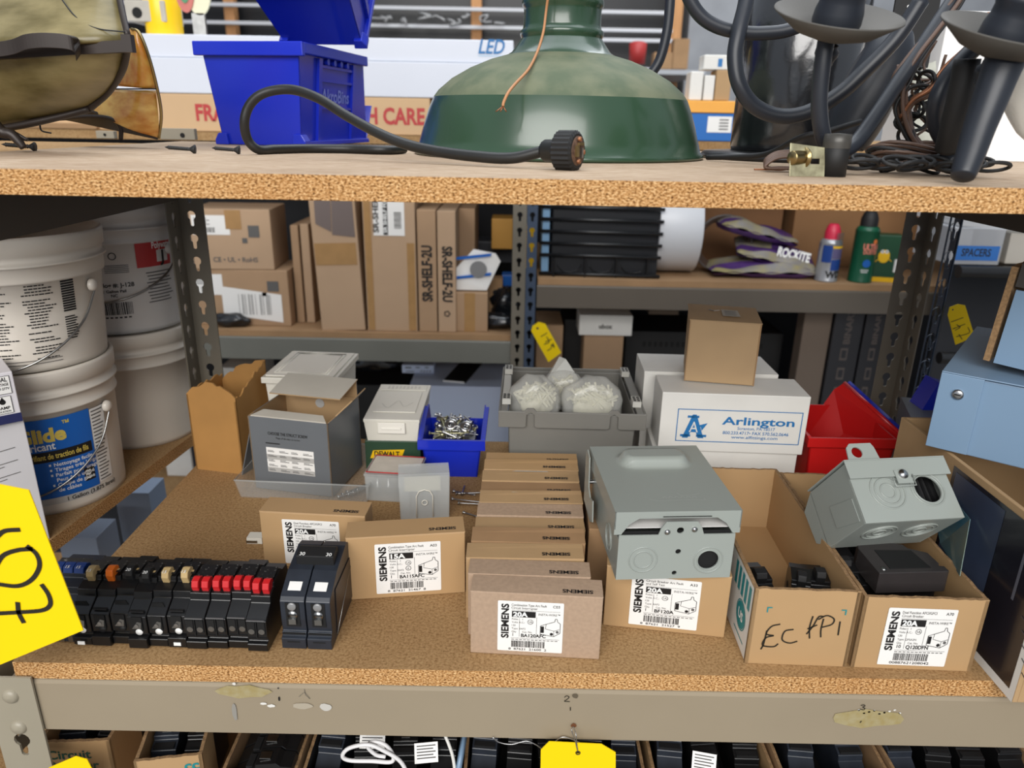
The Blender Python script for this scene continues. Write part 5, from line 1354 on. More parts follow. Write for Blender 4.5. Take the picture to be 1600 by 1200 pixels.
for i in range(70):
    a = rr_.uniform(0, 6.28); el = rr_.uniform(-.25, .35)
    x_, y_ = rr_.uniform(-.020, .020), rr_.uniform(.018, .070); L_ = rr_.uniform(.016, .028)
    z_ = HF - .012 + rr_.uniform(0, .010) + y_ * 0.10
    d = V3((math.cos(a) * math.cos(el), math.sin(a) * math.cos(el), math.sin(el)))
    c_ = V3((x_, y_, z_)) - d * L_ / 2
    for e in (c_, c_ + d * L_):
        pass
    rod('zinc screw lying in the blue hopper bin', sl + c_, d, L_, rr_.choice((.0010, .0013, .0016)), 'screws in the blue hopper bin', m=m_s1 if i % 3 else m_s2)
for i, (x_, y_) in enumerate(((-.004, .040), (.016, .034))):
    w_ = MB(); w_.lathe([(.003, 0), (.008, 0), (.008, .0012), (.003, .0012), (.003, 0)], M_['zinc'], Matrix.Translation(sl + V3((x_, y_, HF + .004))) @ Euler((R(40), R(10 * i), 0)).to_matrix().to_4x4(), 24)
    tag(w_.build('washer'), 'zinc washer on the screws in the blue hopper bin', 'washer', 'washers in the blue hopper bin')
pan = MB().box(-.027, .027, .008, .084, .003, HF - .014, M_['steel'])
tag(pan.build('screw_bed', loc=sl), 'bed of small screws filling the blue hopper bin', 'screws', kind='stuff')

# --- small clear boxes
def clearbox(name, label, bl, br, top, L, yawx=0.0, lid=None, z=0.0):
    c, yaw, W, h = fit(bl, br, z, top)
    t = thing(name, label, 'plastic box', (c.x, c.y, z + .0002), yaw + yawx)
    b = MB(); b.add([(-W / 2 + .001, .001, 0), (W / 2 - .001, .001, 0), (W / 2 - .001, L, 0), (-W / 2 + .001, L, 0), (-W / 2, 0, h), (W / 2, 0, h), (W / 2, L, h), (-W / 2, L, h)], [(0, 3, 2, 1), (0, 1, 5, 4), (1, 2, 6, 5), (2, 3, 7, 6), (3, 0, 4, 7)], M_['clear'])
    b.build('box_body', t, solid=.001)
    return t, W, h
t, W, h = clearbox('clear_box', 'upright clear plastic box of nails with an arched tab', (625, 814), (703, 810), 745, .024)
l = MB(); l.box(-W / 2, W / 2, -.001, .024, h + .0005, h + .003, M_['clear']); l.box(-W / 2 + .006, W / 2 - .010, .002, .003, h - .020, h - .002, mat('cream_slip', (214, 208, 188), .5)); l.build('lid_and_slip', t)
l = MB(); P = [(-.009, -.0012, .004), (-.009, -.0012, .030), (-.006, -.0012, .036), (0, -.0012, .038), (.006, -.0012, .036), (.009, -.0012, .030), (.009, -.0012, .004)]
l.tube(P, .0006, M_['frost'], 6); l.tube([(.003 * math.cos(a / 16 * 6.283), -.0012, .022 + .003 * math.sin(a / 16 * 6.283)) for a in range(16)], .0006, M_['frost'], 6, closed=True); l.build('latch_tab', t)
rr_ = random.Random(5)
tlc = V3(t.location)
for i in range(12):
    x_ = rr_.uniform(-.020, .016)
    rod('nail inside the upright clear box', tlc + V3((x_, .005 + .012 * rr_.random(), .003)), (rr_.uniform(-.35, .35), rr_.uniform(-.05, .10), 1), rr_.uniform(.026, .036), .0007, 'nails in the upright clear box', name='nail', cat='nail')
t, W, h = clearbox('clear_box', 'clear plastic box with a red edged label card on its lid', (572, 782), (640, 786), 744, .050)
W = W
l = MB(); l.box(-W / 2 - .001, W / 2 + .010, -.001, .052, h + .0006, h + .003, M_['clear']); l.box(-W / 2 + .002, W / 2 + .008, .004, .048, h + .0032, h + .0036, mat('beige_card', (196, 186, 172), .5, var=.1, scale=60))
l.tube([(-W / 2 + .001, .003, h + .0042), (W / 2 + .009, .003, h + .0042), (W / 2 + .009, .049, h + .0042), (-W / 2 + .001, .049, h + .0042)], .0007, M_['red_ink'], 6, closed=True); l.build('lid', t)
for i in range(3):
    a = MB(); a.lathe([(0, 0), (.005, 0), (.005, .010), (.003, .012), (.003, .02), (0, .02)], M_['steel'], Matrix.Translation(V3(t.location) + V3((-.014 + .013 * i, .016, .003))), 12); tag(a.build('anchor_bolt'), 'steel anchor bolt inside the clear box with the red edged card', 'bolt', 'anchor bolts in the clear box')
# --- loose nails and little hardware
for i, (x_, y_, a_, L_) in enumerate(((712, 772, 5, .036), (706, 782, -12, .036), (716, 790, -6, .034), (708, 768, -20, .030), (724, 803, -30, .020), (722, 776, 85, .022))):
    p = G(x_, y_, .0022); rod('long nail lying on the board beside the clear boxes', p + V3((0, 0, .0006 + .0014 * (i % 3))), (math.cos(R(a_)), math.sin(R(a_)), .02), L_, .0009, 'loose nails between the clear boxes and the long row', m=M_['steel'], name='nail', cat='nail')
p = G(395, 850, 0); t = MB(); t.box(-.008, .008, 0, .012, 0, .007, M_['frost']); t.box(-.0085, .003, -.0006, -.0002, .001, .004, M_['steel'])
tag(t.build('clear_clip', loc=p + V3((.002, 0, .0002))), 'small clear plastic clip left of the B120DF carton', 'clip')

# --- grey tote with bags
A, B = G(779, 642, .107), G(1011, 649, .107)
c = (A + B) / 2; W = (B - A).length; yaw = math.atan2(B.y - A.y, B.x - A.x)
yv = max(c.y, row_end + .012)
tt = thing('grey_tote', 'grey plastic tote with notched rim holding bags of white parts', 'tote', (c.x, c.y, .0002), yaw * .5)
m = M_['tote']; Lt, Ht = .165, .107; w2 = W / 2; w1 = w2 - .011
b = MB(); th = .002
def slab(P, n, m=m):
    n = V3(n) * th; P = [V3(p) for p in P]; k = len(P)
    b.add(P + [p - n for p in P], [tuple(range(k)), tuple(range(2 * k - 1, k - 1, -1))] + [(i, i + k, (i + 1) % k + k, (i + 1) % k) for i in range(k)], m)
slab([(-w1 + .003, .010, 0), (w1 - .003, .010, 0), (w1, .004, Ht - .004), (-w1, .004, Ht - .004)], (0, -1, 0)); slab([(w1 - .003, .010, 0), (w1 - .003, Lt - .008, 0), (w1, Lt - .004, Ht - .004), (w1, .004, Ht - .004)], (1, 0, 0))
slab([(w1 - .003, Lt - .008, 0), (-w1 + .003, Lt - .008, 0), (-w1, Lt - .004, Ht - .004), (w1, Lt - .004, Ht - .004)], (0, 1, 0)); slab([(-w1 + .003, Lt - .008, 0), (-w1 + .003, .010, 0), (-w1, .004, Ht - .004), (-w1, Lt - .004, Ht - .004)], (-1, 0, 0))
b.box(-w1 + .003, w1 - .003, .010, Lt - .008, 0, .002, m); b.build('tote_body', tt, bevel=.0008)
notch = lambda cx: [(cx - .008, Ht - .020), (cx - .005, Ht - .0185), (cx - .0045, Ht - .004), (cx, Ht - .001), (cx + .0045, Ht - .004), (cx + .005, Ht - .0185), (cx + .008, Ht - .020)]
poly = [(-w2, Ht - .020)] + notch(-w2 + .037) + notch(w2 - .037) + [(w2, Ht - .020), (w2, Ht), (w2 - .030, Ht + .000), (w2 - .033, Ht + .004), (w2 - .041, Ht + .004), (w2 - .044, Ht), (-w2 + .044, Ht), (-w2 + .041, Ht + .004), (-w2 + .033, Ht + .004), (-w2 + .030, Ht), (-w2, Ht)]
r_ = MB(); r_.prism(poly, 0, .0025, m, 'y')
r_.box(-w2 + .0005, w2 - .0005, Lt - .0025, Lt, Ht - .020, Ht, m)
for s in (1, -1):
    xo = s * w2; r_.box(min(xo, xo - s * .0025), max(xo, xo - s * .0025), .0026, Lt - .0026, Ht - .020, Ht, m)
    r_.box(min(xo - s * .0026, xo - s * .0105), max(xo - s * .0026, xo - s * .0105), .0026, Lt - .0026, Ht - .0022, Ht, m)
r_.build('rim', tt, bevel=.0006)
wt = mat('light_grey_grid', (186, 184, 176), .45)
for s in (1, -1):
    for y0 in (.022, .132):
        h_ = MB()
        h_.box(min(s * (w2 - .0135), s * (w2 - .0035)), max(s * (w2 - .0135), s * (w2 - .0035)), y0, y0 + .020, Ht + .0002, Ht + .007, wt)
        for a in range(3):
            for b_ in range(2):
                xx = s * (w2 - .0062 - .0045 * b_); h_.box(xx - .0016, xx + .0016, y0 + .003 + .0055 * a, y0 + .0065 + .0055 * a, Ht + .0071, Ht + .0073, M_['void'])
        h_.build('hinge_block', tt)
    h_ = MB(); h_.box(min(s * (w2 - .012), s * (w2 - .0035)), max(s * (w2 - .012), s * (w2 - .0035)), .050, .118, Ht + .0002, Ht + .004, wt if s < 0 else m); h_.build('hinge_bar', tt)
# bags with white clips
m_part = mat('ivory_plastic_parts', (226, 222, 198), .45, var=.15, scale=120)
def blob(t, c, rx, ry, rz, m, seed, n=18, k=.22):
    rr2 = random.Random(seed); vs_ = []; fs = []; NU, NV = n, n // 2
    ph = [rr2.uniform(0, 6.28) for _ in range(8)]
    for j in range(NV + 1):
        v = math.pi * j / NV
        for i in range(NU):
            u = 2 * math.pi * i / NU
            q = 1 + k * (math.sin(3 * u + ph[0]) * math.sin(2 * v + ph[1]) + .6 * math.sin(5 * u + ph[2] + 3 * v) + .4 * math.sin(7 * v + ph[3])) * math.sin(v)
            vs_.append((c[0] + rx * q * math.sin(v) * math.cos(u), c[1] + ry * q * math.sin(v) * math.sin(u), c[2] + rz * q * math.cos(v)))
    for j in range(NV):
        for i in range(NU): fs.append((j * NU + i, (j + 1) * NU + i, (j + 1) * NU + (i + 1) % NU, j * NU + (i + 1) % NU))
    t.add(vs_, fs, m, None, True)
tc = V3(tt.location)
def partsbag(label, cx, cz, y0, rx, rz, seed, corner=None):
    t = thing('parts_bag', label, 'bag of parts', tc + V3((cx, y0, Ht - .045)), 0, 'bags of white parts in the grey tote')
    rr2 = random.Random(seed); b = MB()
    for i in range(90):
        a = rr2.uniform(.1, 3.0); rad = rr2.uniform(.1, .80); L_ = rr2.uniform(.008, .018)
        x_, z_ = rx * rad * math.cos(a), .040 + rz * rad * math.sin(a); y_ = rr2.uniform(-.006, .006)
        d = V3((rr2.uniform(-1, 1), rr2.uniform(-.3, .3), rr2.uniform(-.5, 1))).normalized()
        F_ = frame((x_, y_, z_), d, V3((0, 1, .2))); b.box(-L_ / 2, L_ / 2, -.0015, .0015, -.0012, .0012, m_part, F_)
    blob(b, (0, .002, .036), rx * .66, .008, rz * .66, m_part, seed, k=.25)
    o = b.build('white_parts', t)
    f = MB(); blob(f, (0, 0, .042), rx * 1.05, .015, rz * 1.1, M_['bag'], seed + 1, k=.16)
    if corner: f.add([(corner[0] - .020, -.004, .050), (corner[0] + .026, -.004, .054), (corner[0] + .006, .004, corner[1]), (corner[0] - .002, .004, corner[1] + .003), (corner[0] - .020, .010, .050), (corner[0] + .026, .010, .054)], [(0, 1, 2, 3), (5, 4, 3, 2), (0, 3, 4), (1, 5, 2)], mat('bag_corner_film', (205, 205, 198), .2, alpha=.6))
    f.build('bag_film', t)
partsbag('clear bag of ivory parts at the left in the grey tote', -.043, 0, .045, .030, .030, 21)
partsbag('clear bag of ivory parts at the right in the grey tote', .028, 0, .045, .036, .030, 31)
partsbag('clear bag with a tall empty corner in the middle of the grey tote', -.004, 0, .085, .026, .024, 41, (-.006, .082))

# --- white Arlington cartons
A, B = G(1027, 701, .064), G(1254, 712, .064)
c = (A + B) / 2; W = (B - A).length; yaw = math.atan2(B.y - A.y, B.x - A.x) * .6
lowc = thing('white_carton', 'white carton lying flat directly under the one printed Arlington', 'carton', (c.x - .004, c.y + .003, .0002), yaw)
MB().box(-W / 2, W / 2, 0, .066, 0, .0628, M_['white']).build('carton_body', lowc, bevel=.001)
ar = thing('white_carton', 'white carton printed Arlington in blue on its front', 'carton', (c.x, c.y, .0636), yaw)
HA = height(c, 616) - .064
MB().box(-W / 2, W / 2, 0, .062, 0, HA, M_['white']).build('carton_body', ar, bevel=.001)
p = MB(); s = W / 227.0; F = FR(-W / 2, 0, -.0004); bi = M_['blue_ink']
def rr_box(x0, y0, x1, y1, tk):
    for a in ((x0, y0, x1, y0 + tk), (x0, y1 - tk, x1, y1), (x0, y0, x0 + tk, y1), (x1 - tk, y0, x1, y1)): p.rect(*[v * s for v in a], bi, F)
rr_box(26, 17, 219, 72, 1.4)
p.text('A', bi, F, 34 * s, 36 * s, 26 * s, bold=.06, width=34 * s); p.rect(33 * s, 25 * s, 49 * s, 29 * s, bi, F); p.rect(58 * s, 25 * s, 74 * s, 29 * s, bi, F); p.rect(42 * s, 57 * s, 60 * s, 61 * s, bi, F)
p.add([(60 * s, 45 * s, .0002), (74 * s, 49 * s, .0002), (66 * s, 36 * s, .0002), (64 * s, 42 * s, .0002)], [(0, 3, 2, 1)], bi, F)
p.text('A', M_['white'], F, 18 * s, 46 * s, 33 * s, bold=.0, width=14 * s, z=.0003)
p.text('Arlington', bi, F, 12.5 * s, 96 * s, 48 * s, bold=.022, width=112 * s)
p.text('Scranton, PA 18517', bi, F, 5 * s, 121 * s, 39.5 * s, width=58 * s, bold=.008); p.text('800.233.4717\u2022 FAX 570.562.0646', bi, F, 5.2 * s, 99 * s, 31.5 * s, width=102 * s, bold=.012); p.text('www.alfittings.com', bi, F, 5 * s, 113 * s, 24.5 * s, width=72 * s, bold=.008)
p.rect(.004, .004, .0046, HA - .004, bi, frame((-W / 2 - .0004, .062, 0), (0, -1, 0), (0, 0, 1)))
p.build('blue_printing', ar)
rc = thing('white_carton', 'white carton behind the one printed Arlington, flap edges raised', 'carton', (c.x - .010, c.y + .075, .0002), yaw + R(1))
b = MB(); b.box(-.082, .082, 0, .075, 0, .134, M_['white']); b.build('carton_body', rc, bevel=.001)
b = MB(); b.add([(-.082, .001, .1345), (.082, .001, .1345), (.080, .073, .1352), (-.082, .073, .1352)], [(0, 1, 2, 3)], M_['white']); b.build('lid_flap', rc, solid=.0015)
# --- brown carton on top
A, B = G(1069, 594, .1515), G(1177, 604, .1515)
zt = .0636 + HA
A, B = G(1069, 594, zt), G(1177, 604, zt); c = (A + B) / 2; W = (B - A).length; yaw2_ = math.atan2(B.y - A.y, B.x - A.x)
hh = height(c, 502) - zt
bc_ = thing('brown_carton', 'scuffed brown carton perched on top of the white cartons', 'carton', (c.x, c.y, max(zt, .1585) + .0006), yaw2_ * .8)
if True:
    z_ = max(zt, .1364) + .0008; A, B = G(1069, 594, z_), G(1177, 604, z_); c = (A + B) / 2; W = (B - A).length; bc_.location = (c.x, c.y, z_); hh = height(c, 503) - z_
b = MB(); m = mat('scuffed_brown_carton', (182, 152, 112), .7, rgb2=(160, 132, 98), scale=6)
L = .070
b.add([(-W / 2, 0, 0), (W / 2, 0, 0), (W / 2 + .001, L, 0), (-W / 2 + .001, L, 0), (-W / 2, 0, hh), (W / 2, 0, hh), (W / 2, L, hh), (-W / 2, L, hh)], [(0, 3, 2, 1), (0, 1, 5, 4), (1, 2, 6, 5), (2, 3, 7, 6), (3, 0, 4, 7), (4, 5, 6, 7)], m)
b.build('carton_body', bc_, bevel=.001)
b = MB(); b.add([(-W / 2 - .001, -.0015, hh + .0004), (W / 2 + .001, -.0015, hh + .0004), (W / 2 + .001, L + .001, hh + .0018), (-W / 2 - .001, L + .001, hh + .0022)], [(0, 1, 2, 3)], m)
b.build('lid', bc_, solid=.0008)
b = MB(); F = Matrix.Translation((0, 0, hh + .0026)); b.add([(-.002, .018, 0), (.018, .018, 0), (.017, .048, 0), (-.002, .050, 0)], [(0, 1, 2, 3)], M_['greycard'], F)
for k in range(5): b.rect(.001, .022 + k * .005, .014, .0235 + k * .005, M_['greytext'], F, .0003)
b.stroke([(-.004, .044), (-.012, .040), (-.017, .046), (-.010, .038)], .002, M_['paper'], F, .0003); b.build('torn_label', bc_)
b = MB(); b.box(-W / 2 - .0003, -W / 2 + .0003, -.001, .0, 0, hh, M_['kraft_d']); b.box(W / 2 - .0004, W / 2 + .0006, -.001, 0, 0, hh, M_['kraft_d']); b.build('edge_fold', bc_)

# --- red bins
A, B = G(1258, 727, .0), G(1405, 735, .0)
yR = c_y = ar.location.y + .01
pL, pR = D(1262, 684, yR), D(1405, 688, yR)
rbn = thing('storage_bin', 'red open plastic bin between the white cartons and the metal box', 'storage bin', ((pL.x + pR.x) / 2, yR, .0002), 0.0)
Wr = pR.x - pL.x; Hr = pL.z; mr = M_['red']
b = MB(); th = .002; w2 = Wr / 2 - .003; w1 = w2 - .005; Lr = .105
def slabr(P, n):
    n = V3(n) * th; P = [V3(p) for p in P]; k = len(P)
    b.add(P + [p - n for p in P], [tuple(range(k)), tuple(range(2 * k - 1, k - 1, -1))] + [(i, i + k, (i + 1) % k + k, (i + 1) % k) for i in range(k)], mr)
slabr([(-w1, .004, 0), (w1, .004, 0), (w2, 0, Hr), (-w2, 0, Hr)], (0, -1, 0)); slabr([(w1, .004, 0), (w1, Lr, 0), (w2, Lr, Hr + .002), (w2, 0, Hr)], (1, 0, 0)); slabr([(-w1, Lr, 0), (-w1, .004, 0), (-w2, 0, Hr), (-w2, Lr, Hr + .002)], (-1, 0, 0)); slabr([(w1, Lr, 0), (-w1, Lr, 0), (-w2, Lr, Hr + .002), (w2, Lr, Hr + .002)], (0, 1, 0))
b.box(-w1, w1, .004, Lr, 0, .002, mr); b.build('bin_body', rbn)
b = MB(); b.box(-Wr / 2, Wr / 2, -.0035, 0, Hr - .011, Hr + .001, mr); b.box(-Wr / 2, -Wr / 2 + .004, 0, Lr, Hr - .009, Hr + .002, mr); b.build('rim', rbn, bevel=.0006)
# leaning side: a second nested red bin seen edge on, with a blue one behind
pk = D(1318, 601, yR + .105)
rb2 = thing('storage_bin', 'red bin with a tall sloping side tucked at the right of the open red bin', 'storage bin', (0, 0, 0), 0.0)
b = MB()
P = [V3((pL.x + Wr * .28, yR + Lr + .002, .02)), V3((pk.x - .010, yR + Lr + .003, pk.z - .008)), V3((pk.x, yR + Lr + .003, pk.z)), D(1408, 684, yR + .02), V3((D(1405, 690, yR).x, yR + .02, Hr - .012)), V3((pL.x + Wr * .80, yR + Lr * .6, .02))]
Q = [p + V3((.010, .010, -.001)) for p in P]
b = MB(); k = len(P)
b.add(P + Q, [tuple(range(k)), tuple(range(2 * k - 1, k - 1, -1))] + [(i, i + k, (i + 1) % k + k, (i + 1) % k) for i in range(k)], mr); b.build('bin_side', rb2)
b = MB(); b.tube([P[2] + V3((.004, .004, 0)), P[3] + V3((.004, .004, 0))], .0028, mr, 8); b.build('rim', rb2)
bb = thing('storage_bin', 'blue bin showing only its sloping edge behind the tall red side', 'storage bin', (0, 0, 0), 0.0)
P2 = [p + V3((.013, .013, -.002)) for p in P]; Q2 = [p + V3((.005, .006, 0)) for p in P2]
b = MB(); b.add(P2 + Q2, [tuple(range(k)), tuple(range(2 * k - 1, k - 1, -1))] + [(i, i + k, (i + 1) % k + k, (i + 1) % k) for i in range(k)], M_['blue']); b.build('bin_side', bb)

# =============================================================== METAL ENCLOSURE IN THE Q120DFN TRAY
en = thing('knockout_box', 'open bottomed grey metal enclosure with round knockouts tilted in the right tray', 'electrical box')
# front face corners in view (at a common plane tilted a little)
O = V3((.3356, .050, .1184)); Wn, Hn = .0908, .0532
en.location = O; en.rotation_euler = (-.8805, .0133, .167)
b = MB(); w = Wn / 2; Ln = .063; m = M_['metalbox']
b.prism([(-w, 0), (w, 0), (w, Hn), (-w, Hn)], 0, .0013, m, 'y', holes=[circ(w - .0235, Hn * .50, .0118)])
b.box(-w, -w + .0013, .0014, Ln, 0, Hn, m); b.box(w - .0013, w, .0014, Ln, 0, Hn, m)
b.prism([(-w, .0014), (w, .0014), (w - .002, Ln), (-w + .002, Ln)], -.0013 + .0013, .0013, m, 'z')
b.build('box_body', en, bevel=.0004)
b = MB(); b.box(-w - .002, w + .002, -.0035, -.0022, Hn - .015, Hn + .001, m); b.box(-w - .002, w + .002, -.0035, Ln, Hn + .001, Hn + .0022, m); b.build('lid', en, bevel=.0004)
def ringx(t, c, u, v, r_, tk=.0007):
    u, v = V3(u), V3(v); t.tube([V3(c) + u * r_ * math.cos(6.283185 * i / 30) + v * r_ * math.sin(6.283185 * i / 30) for i in range(30)], tk, m, 6, closed=True)
for nm_, cx_, rs_ in (('knockout', -w + .030, (.0155, .0115, .0065)), ('knockout', w - .0235, (.0150, .0125))):
    b = MB()
    for r_ in rs_: ringx(b, (cx_, -.0002, Hn * .50), (1, 0, 0), (0, 0, 1), r_)
    b.build(nm_, en)
for cx_ in (-.018, .020):
    b = MB()
    for r_ in (.0145, .0110, .0055): ringx(b, (cx_, .026, -.0002), (1, 0, 0), (0, 1, 0), r_)
    b.build('knockout', en)
b = MB(); b.prism([(-.006, Hn - .010), (.008, Hn - .010), (.008, Hn - .022), (-.006, Hn - .022)][::-1], -.0046, -.0037, m, 'y'); b.lathe([(.0040, 0), (.0042, .0012), (0, .0022)], M_['zinc'], frame((.001, -.0047, Hn - .014), (1, 0, 0), (0, 0, 1)), 16); b.tube([(-.009, -.004, Hn - .016), (-.009, -.004, Hn - .024), (.010, -.004, Hn - .024), (.010, -.004, Hn - .014)], .0006, m, 6); b.build('latch', en)
b = MB(); b.prism([(-w + .004, Hn), (-w + .006, Hn + .014), (-w + .010, Hn + .018), (-w + .030, Hn + .018), (-w + .032, Hn + .014), (-w + .034, Hn)][::-1], -.0012, 0.0, m, 'y', holes=[circ(-w + .0145, Hn + .0095, .0050, 16)]); b.build('mounting_tab', en)
b = MB(); b.prism([(.006, .004), (.040, .010), (.040, .030), (.006, .024)], -w - .0008, -w - .0002, m, 'x'); b.build('side_emboss', en, bevel=.0003)
b = MB(); b.box(-w + .006, w - .006, .012, .050, .004, Hn - .006, M_['blackm'])
for k in range(5): b.box(w - .034 + k * .005, w - .032 + k * .005, .0108, .0119, .012, Hn - .012, M_['black'])
b.build('inner_device', en)
gl = MB(); gl.prism([(Ln * .98, 0.002), (Ln * .98, Hn), (Ln * 1.30, Hn - .012), (Ln * 1.25, .010)], -w, -w + .0014, m, 'x'); gl.prism([(Ln * .98, Hn), (Ln * 1.30, Hn - .012), (Ln * 1.30, Hn - .0135), (Ln * .98, Hn - .0015)], -w + .0015, w, m, 'x'); gl.build('rear_cover', en)

# =============================================================== RIGHT END CARTON AND PANELS
pc0 = V3((.397, -.024, 0)); W_, H_ = .26, .146
yw = R(0.0)
cr = thing('picture_carton', 'carton with a glossy black printed side overhanging the right of the shelf edge', 'carton', (pc0.x, pc0.y, .0002), yw)
b = MB(); kr = M_['kraft']; Lc = .235; th = .004
b.box(0, th, 0, Lc, 0, H_, kr); b.box(th, W_, 0, th, 0, H_, kr); b.box(th, W_, Lc - th, Lc, 0, H_, kr); b.box(W_ - th, W_, th, Lc - th, 0, H_, kr); b.box(th, W_ - th, th, Lc - th, 0, th, kr)
b.build('carton_body', cr, bevel=.0006)
b = MB(); blk = mat('glossy_black_print', (26, 26, 36), .25, var=.3, scale=15, coat=.3); F = frame((-.0005, Lc, 0), (0, -1, 0), (0, 0, 1))
b.rect(.10, .008, Lc - .006, H_ - .006, blk, F)
for k, x0 in enumerate((.205, .235)):
    b.rect(x0, .075, x0 + .003, H_ - .020, mat('grey_rib_print', (92, 92, 100), .3), F, .0002)
b.add([(.105, .01, .0002), (.175, .06, .0002), (.175, H_ - .01, .0002), (.105, H_ - .01, .0002)], [(0, 1, 2, 3)], mat('dark_blue_print', (60, 70, 92), .3, var=.4, scale=12), F)
for k in range(5): b.stroke([(.22 + .004 * k, .070 - .010 * k), (.26, .060 - .010 * k), (.285, .064 - .010 * k)], .0012, mat('ripple_print', (48, 48, 60), .3), F, .0003)
b.text('Light Art', M_['white_ink'], F @ Matrix.Translation((.270, .020, 0)) @ Matrix.Rotation(R(80), 4, 'Z'), .004, z=.0006)
b.rect(Lc - .006, 0, Lc, H_, M_['white'], F, .0001); b.rect(.1, 0, Lc - .006, .008, M_['white'], F, .0001)
b.build('side_print', cr)
b = MB(); b.box(.006, W_ - .006, -.0008, -.0003, .02, H_ - .02, M_['paper']); b.build('front_label', cr)
# carton behind with pale wood top edge, and rainbow film
gp = thing('film_sheet', 'iridescent clear plastic sheet tucked between the right tray and the black printed carton', 'plastic sheet')
iri = mat('iridescent_film', (150, 160, 140), .12, .5, rgb2=(60, 130, 160), scale=14, alpha=.8)
b = MB(); P = [D(1500, 900, .045), D(1545, 812, .07), D(1512, 756, .12), D(1478, 800, .12), D(1470, 850, .10)]
for p in P: p.x = min(p.x, .394)
b.quad(P, iri); b.build('sheet', gp, solid=.0006)
# blue grey cabinet on the carton
cb = thing('metal_cabinet', 'blue grey metal cabinet lying tilted on the right carton', 'electrical box')
Pl = [D(1450, 697, .13), D(1475, 582, .15)]
m = M_['metalblue']
O = D(1452, 697, .135); O.z = .1478
ex = V3((math.cos(R(38)), -math.sin(R(38)), 0)); ez = V3((0, 0, 1)); ey = ez.cross(ex)
me_ = Matrix((ex, ey, ez)).transposed().to_4x4(); me_.translation = O
hgt = height(O, 583) - O.z
cb.location = O; cb.rotation_euler = me_.to_euler()
b = MB(); b.box(0, .22, 0, .20, 0, hgt, m); b.build('cabinet_body', cb, bevel=.001)
b = MB(); b.box(-.003, .030, -.003, -.0004, .001, hgt + .001, m); b.box(-.003, .22, -.003, .20, hgt + .0012, hgt + .0024, m); b.build('cover_flange', cb, bevel=.0005)
b = MB(); b.lathe([(.0046, 0), (.0048, .0014), (.003, .0024), (0, .0024)], M_['zinc'], frame((.013, -.0031, hgt - .016), (1, 0, 0), (0, 0, 1)), 18); b.box(.0105, .0155, -.0058, -.0055, hgt - .0165, hgt - .0155, M_['void']); b.build('screw_head', cb)
b = MB(); b.prism([(.100, hgt * .25), (.104, hgt * .60), (.112, hgt * .60), (.112, hgt * .25)][::-1], -.0012, -.0004, M_['metalblue'], 'y'); b.build('embossed_rib', cb)
# upper open carton with panel
uc = thing('panel_carton', 'open carton with torn edge holding an upright blue grey metal panel', 'carton')
zb = O.z + hgt + .003
p0 = G(1532, 577, zb)
uc.location = (p0.x, p0.y, zb + .009); hh = height(p0, 432) - zb
b = MB(); rr_ = random.Random(9)
ragged(b, (0, .15, 0), (0, 0, 0), (1, 0, 0), hh, M_['corr'], th=.005, amp=.002); b.box(.0065, .20, .146, .150, 0, hh, M_['kraft_d']); b.box(.0065, .20, .002, .005, hh - .016, hh + .004, mat('dark_card', (58, 54, 50), .8)); b.box(.0065, .20, .006, .145, hh - .001, hh + .002, mat('dark_card_top', (70, 64, 58), .8))
b.build('carton_body', uc, rot=(0, R(3), -R(44)))
b = MB(); b.prism([(.0085, 0), (.20, 0), (.20, hh - .018), (.0085, hh - .018)], -.0015, .001, M_['metalblue'], 'y', holes=[circ(.030, hh - .032, .0022, 12)]); b.build('metal_panel', uc, rot=(0, R(3), -R(44)))
# bits behind: blue and yellow parts, small grey carton
b = MB(); b.box(0, .05, 0, .03, 0, .05, M_['blue']); tag(b.build('blue_part', loc=D(1432, 655, .34), rot=(0, R(20), 0)), 'blue plastic part behind the metal cabinet beside the dark post', 'plastic part')
b = MB(); b.box(0, .03, 0, .012, 0, .020, M_['yellow_j']); tag(b.build('yellow_part', loc=D(1446, 640, .38), rot=(0, R(15), 0)), 'small yellow plastic part by the dark post behind the cabinet', 'plastic part')
pb = D(1415, 715, .30); pz_ = D(1415, 660, .30).z
gcx = thing('grey_carton', 'small grey carton with a brown edge right of the tall red bin side', 'carton', (pb.x, .30, .0002), R(-18))
b = MB(); b.box(0, .06, 0, .09, 0, pz_, M_['greybox']); b.add([(0, -.001, pz_ - .0), (.06, -.001, pz_ - .03), (.062, .006, pz_ - .03), (0, .006, pz_ + .002)], [(0, 1, 2, 3)], M_['kraft']); b.build('carton_body', gcx)
# =============================================================== NEIGHBOURING BAY: PAILS AND LAMP CARTONS
def cylF(r_, ang, z, slope=0.0):
    """frame on a pail wall at angle ang (degrees, -90 faces the camera)"""
    a = R(ang); n = V3((math.cos(a), math.sin(a), -slope)).normalized()
    x = V3((-math.sin(a), math.cos(a), 0)); y = n.cross(x) 
    return frame((r_ * math.cos(a), r_ * math.sin(a), z), x, (slope * math.cos(a), slope * math.sin(a), 1))
def on_pail(b, rfun, m, items, lift=.0006):
    """items: list of (a0, z0, a1, z1) patches in degrees / metres wrapped on the pail"""
    for a0, z0, a1, z1 in items:
        n = max(1, int(abs(a1 - a0) / 4) + 1); vs_ = []
        for i in range(n + 1):
            a = R(a0 + (a1 - a0) * i / n)
            for z in (z0, z1): r_ = rfun(z) + lift; vs_.append((r_ * math.cos(a), r_ * math.sin(a), z))
        b.add(vs_, [(2 * i, 2 * i + 2, 2 * i + 3, 2 * i + 1) for i in range(n)], m)
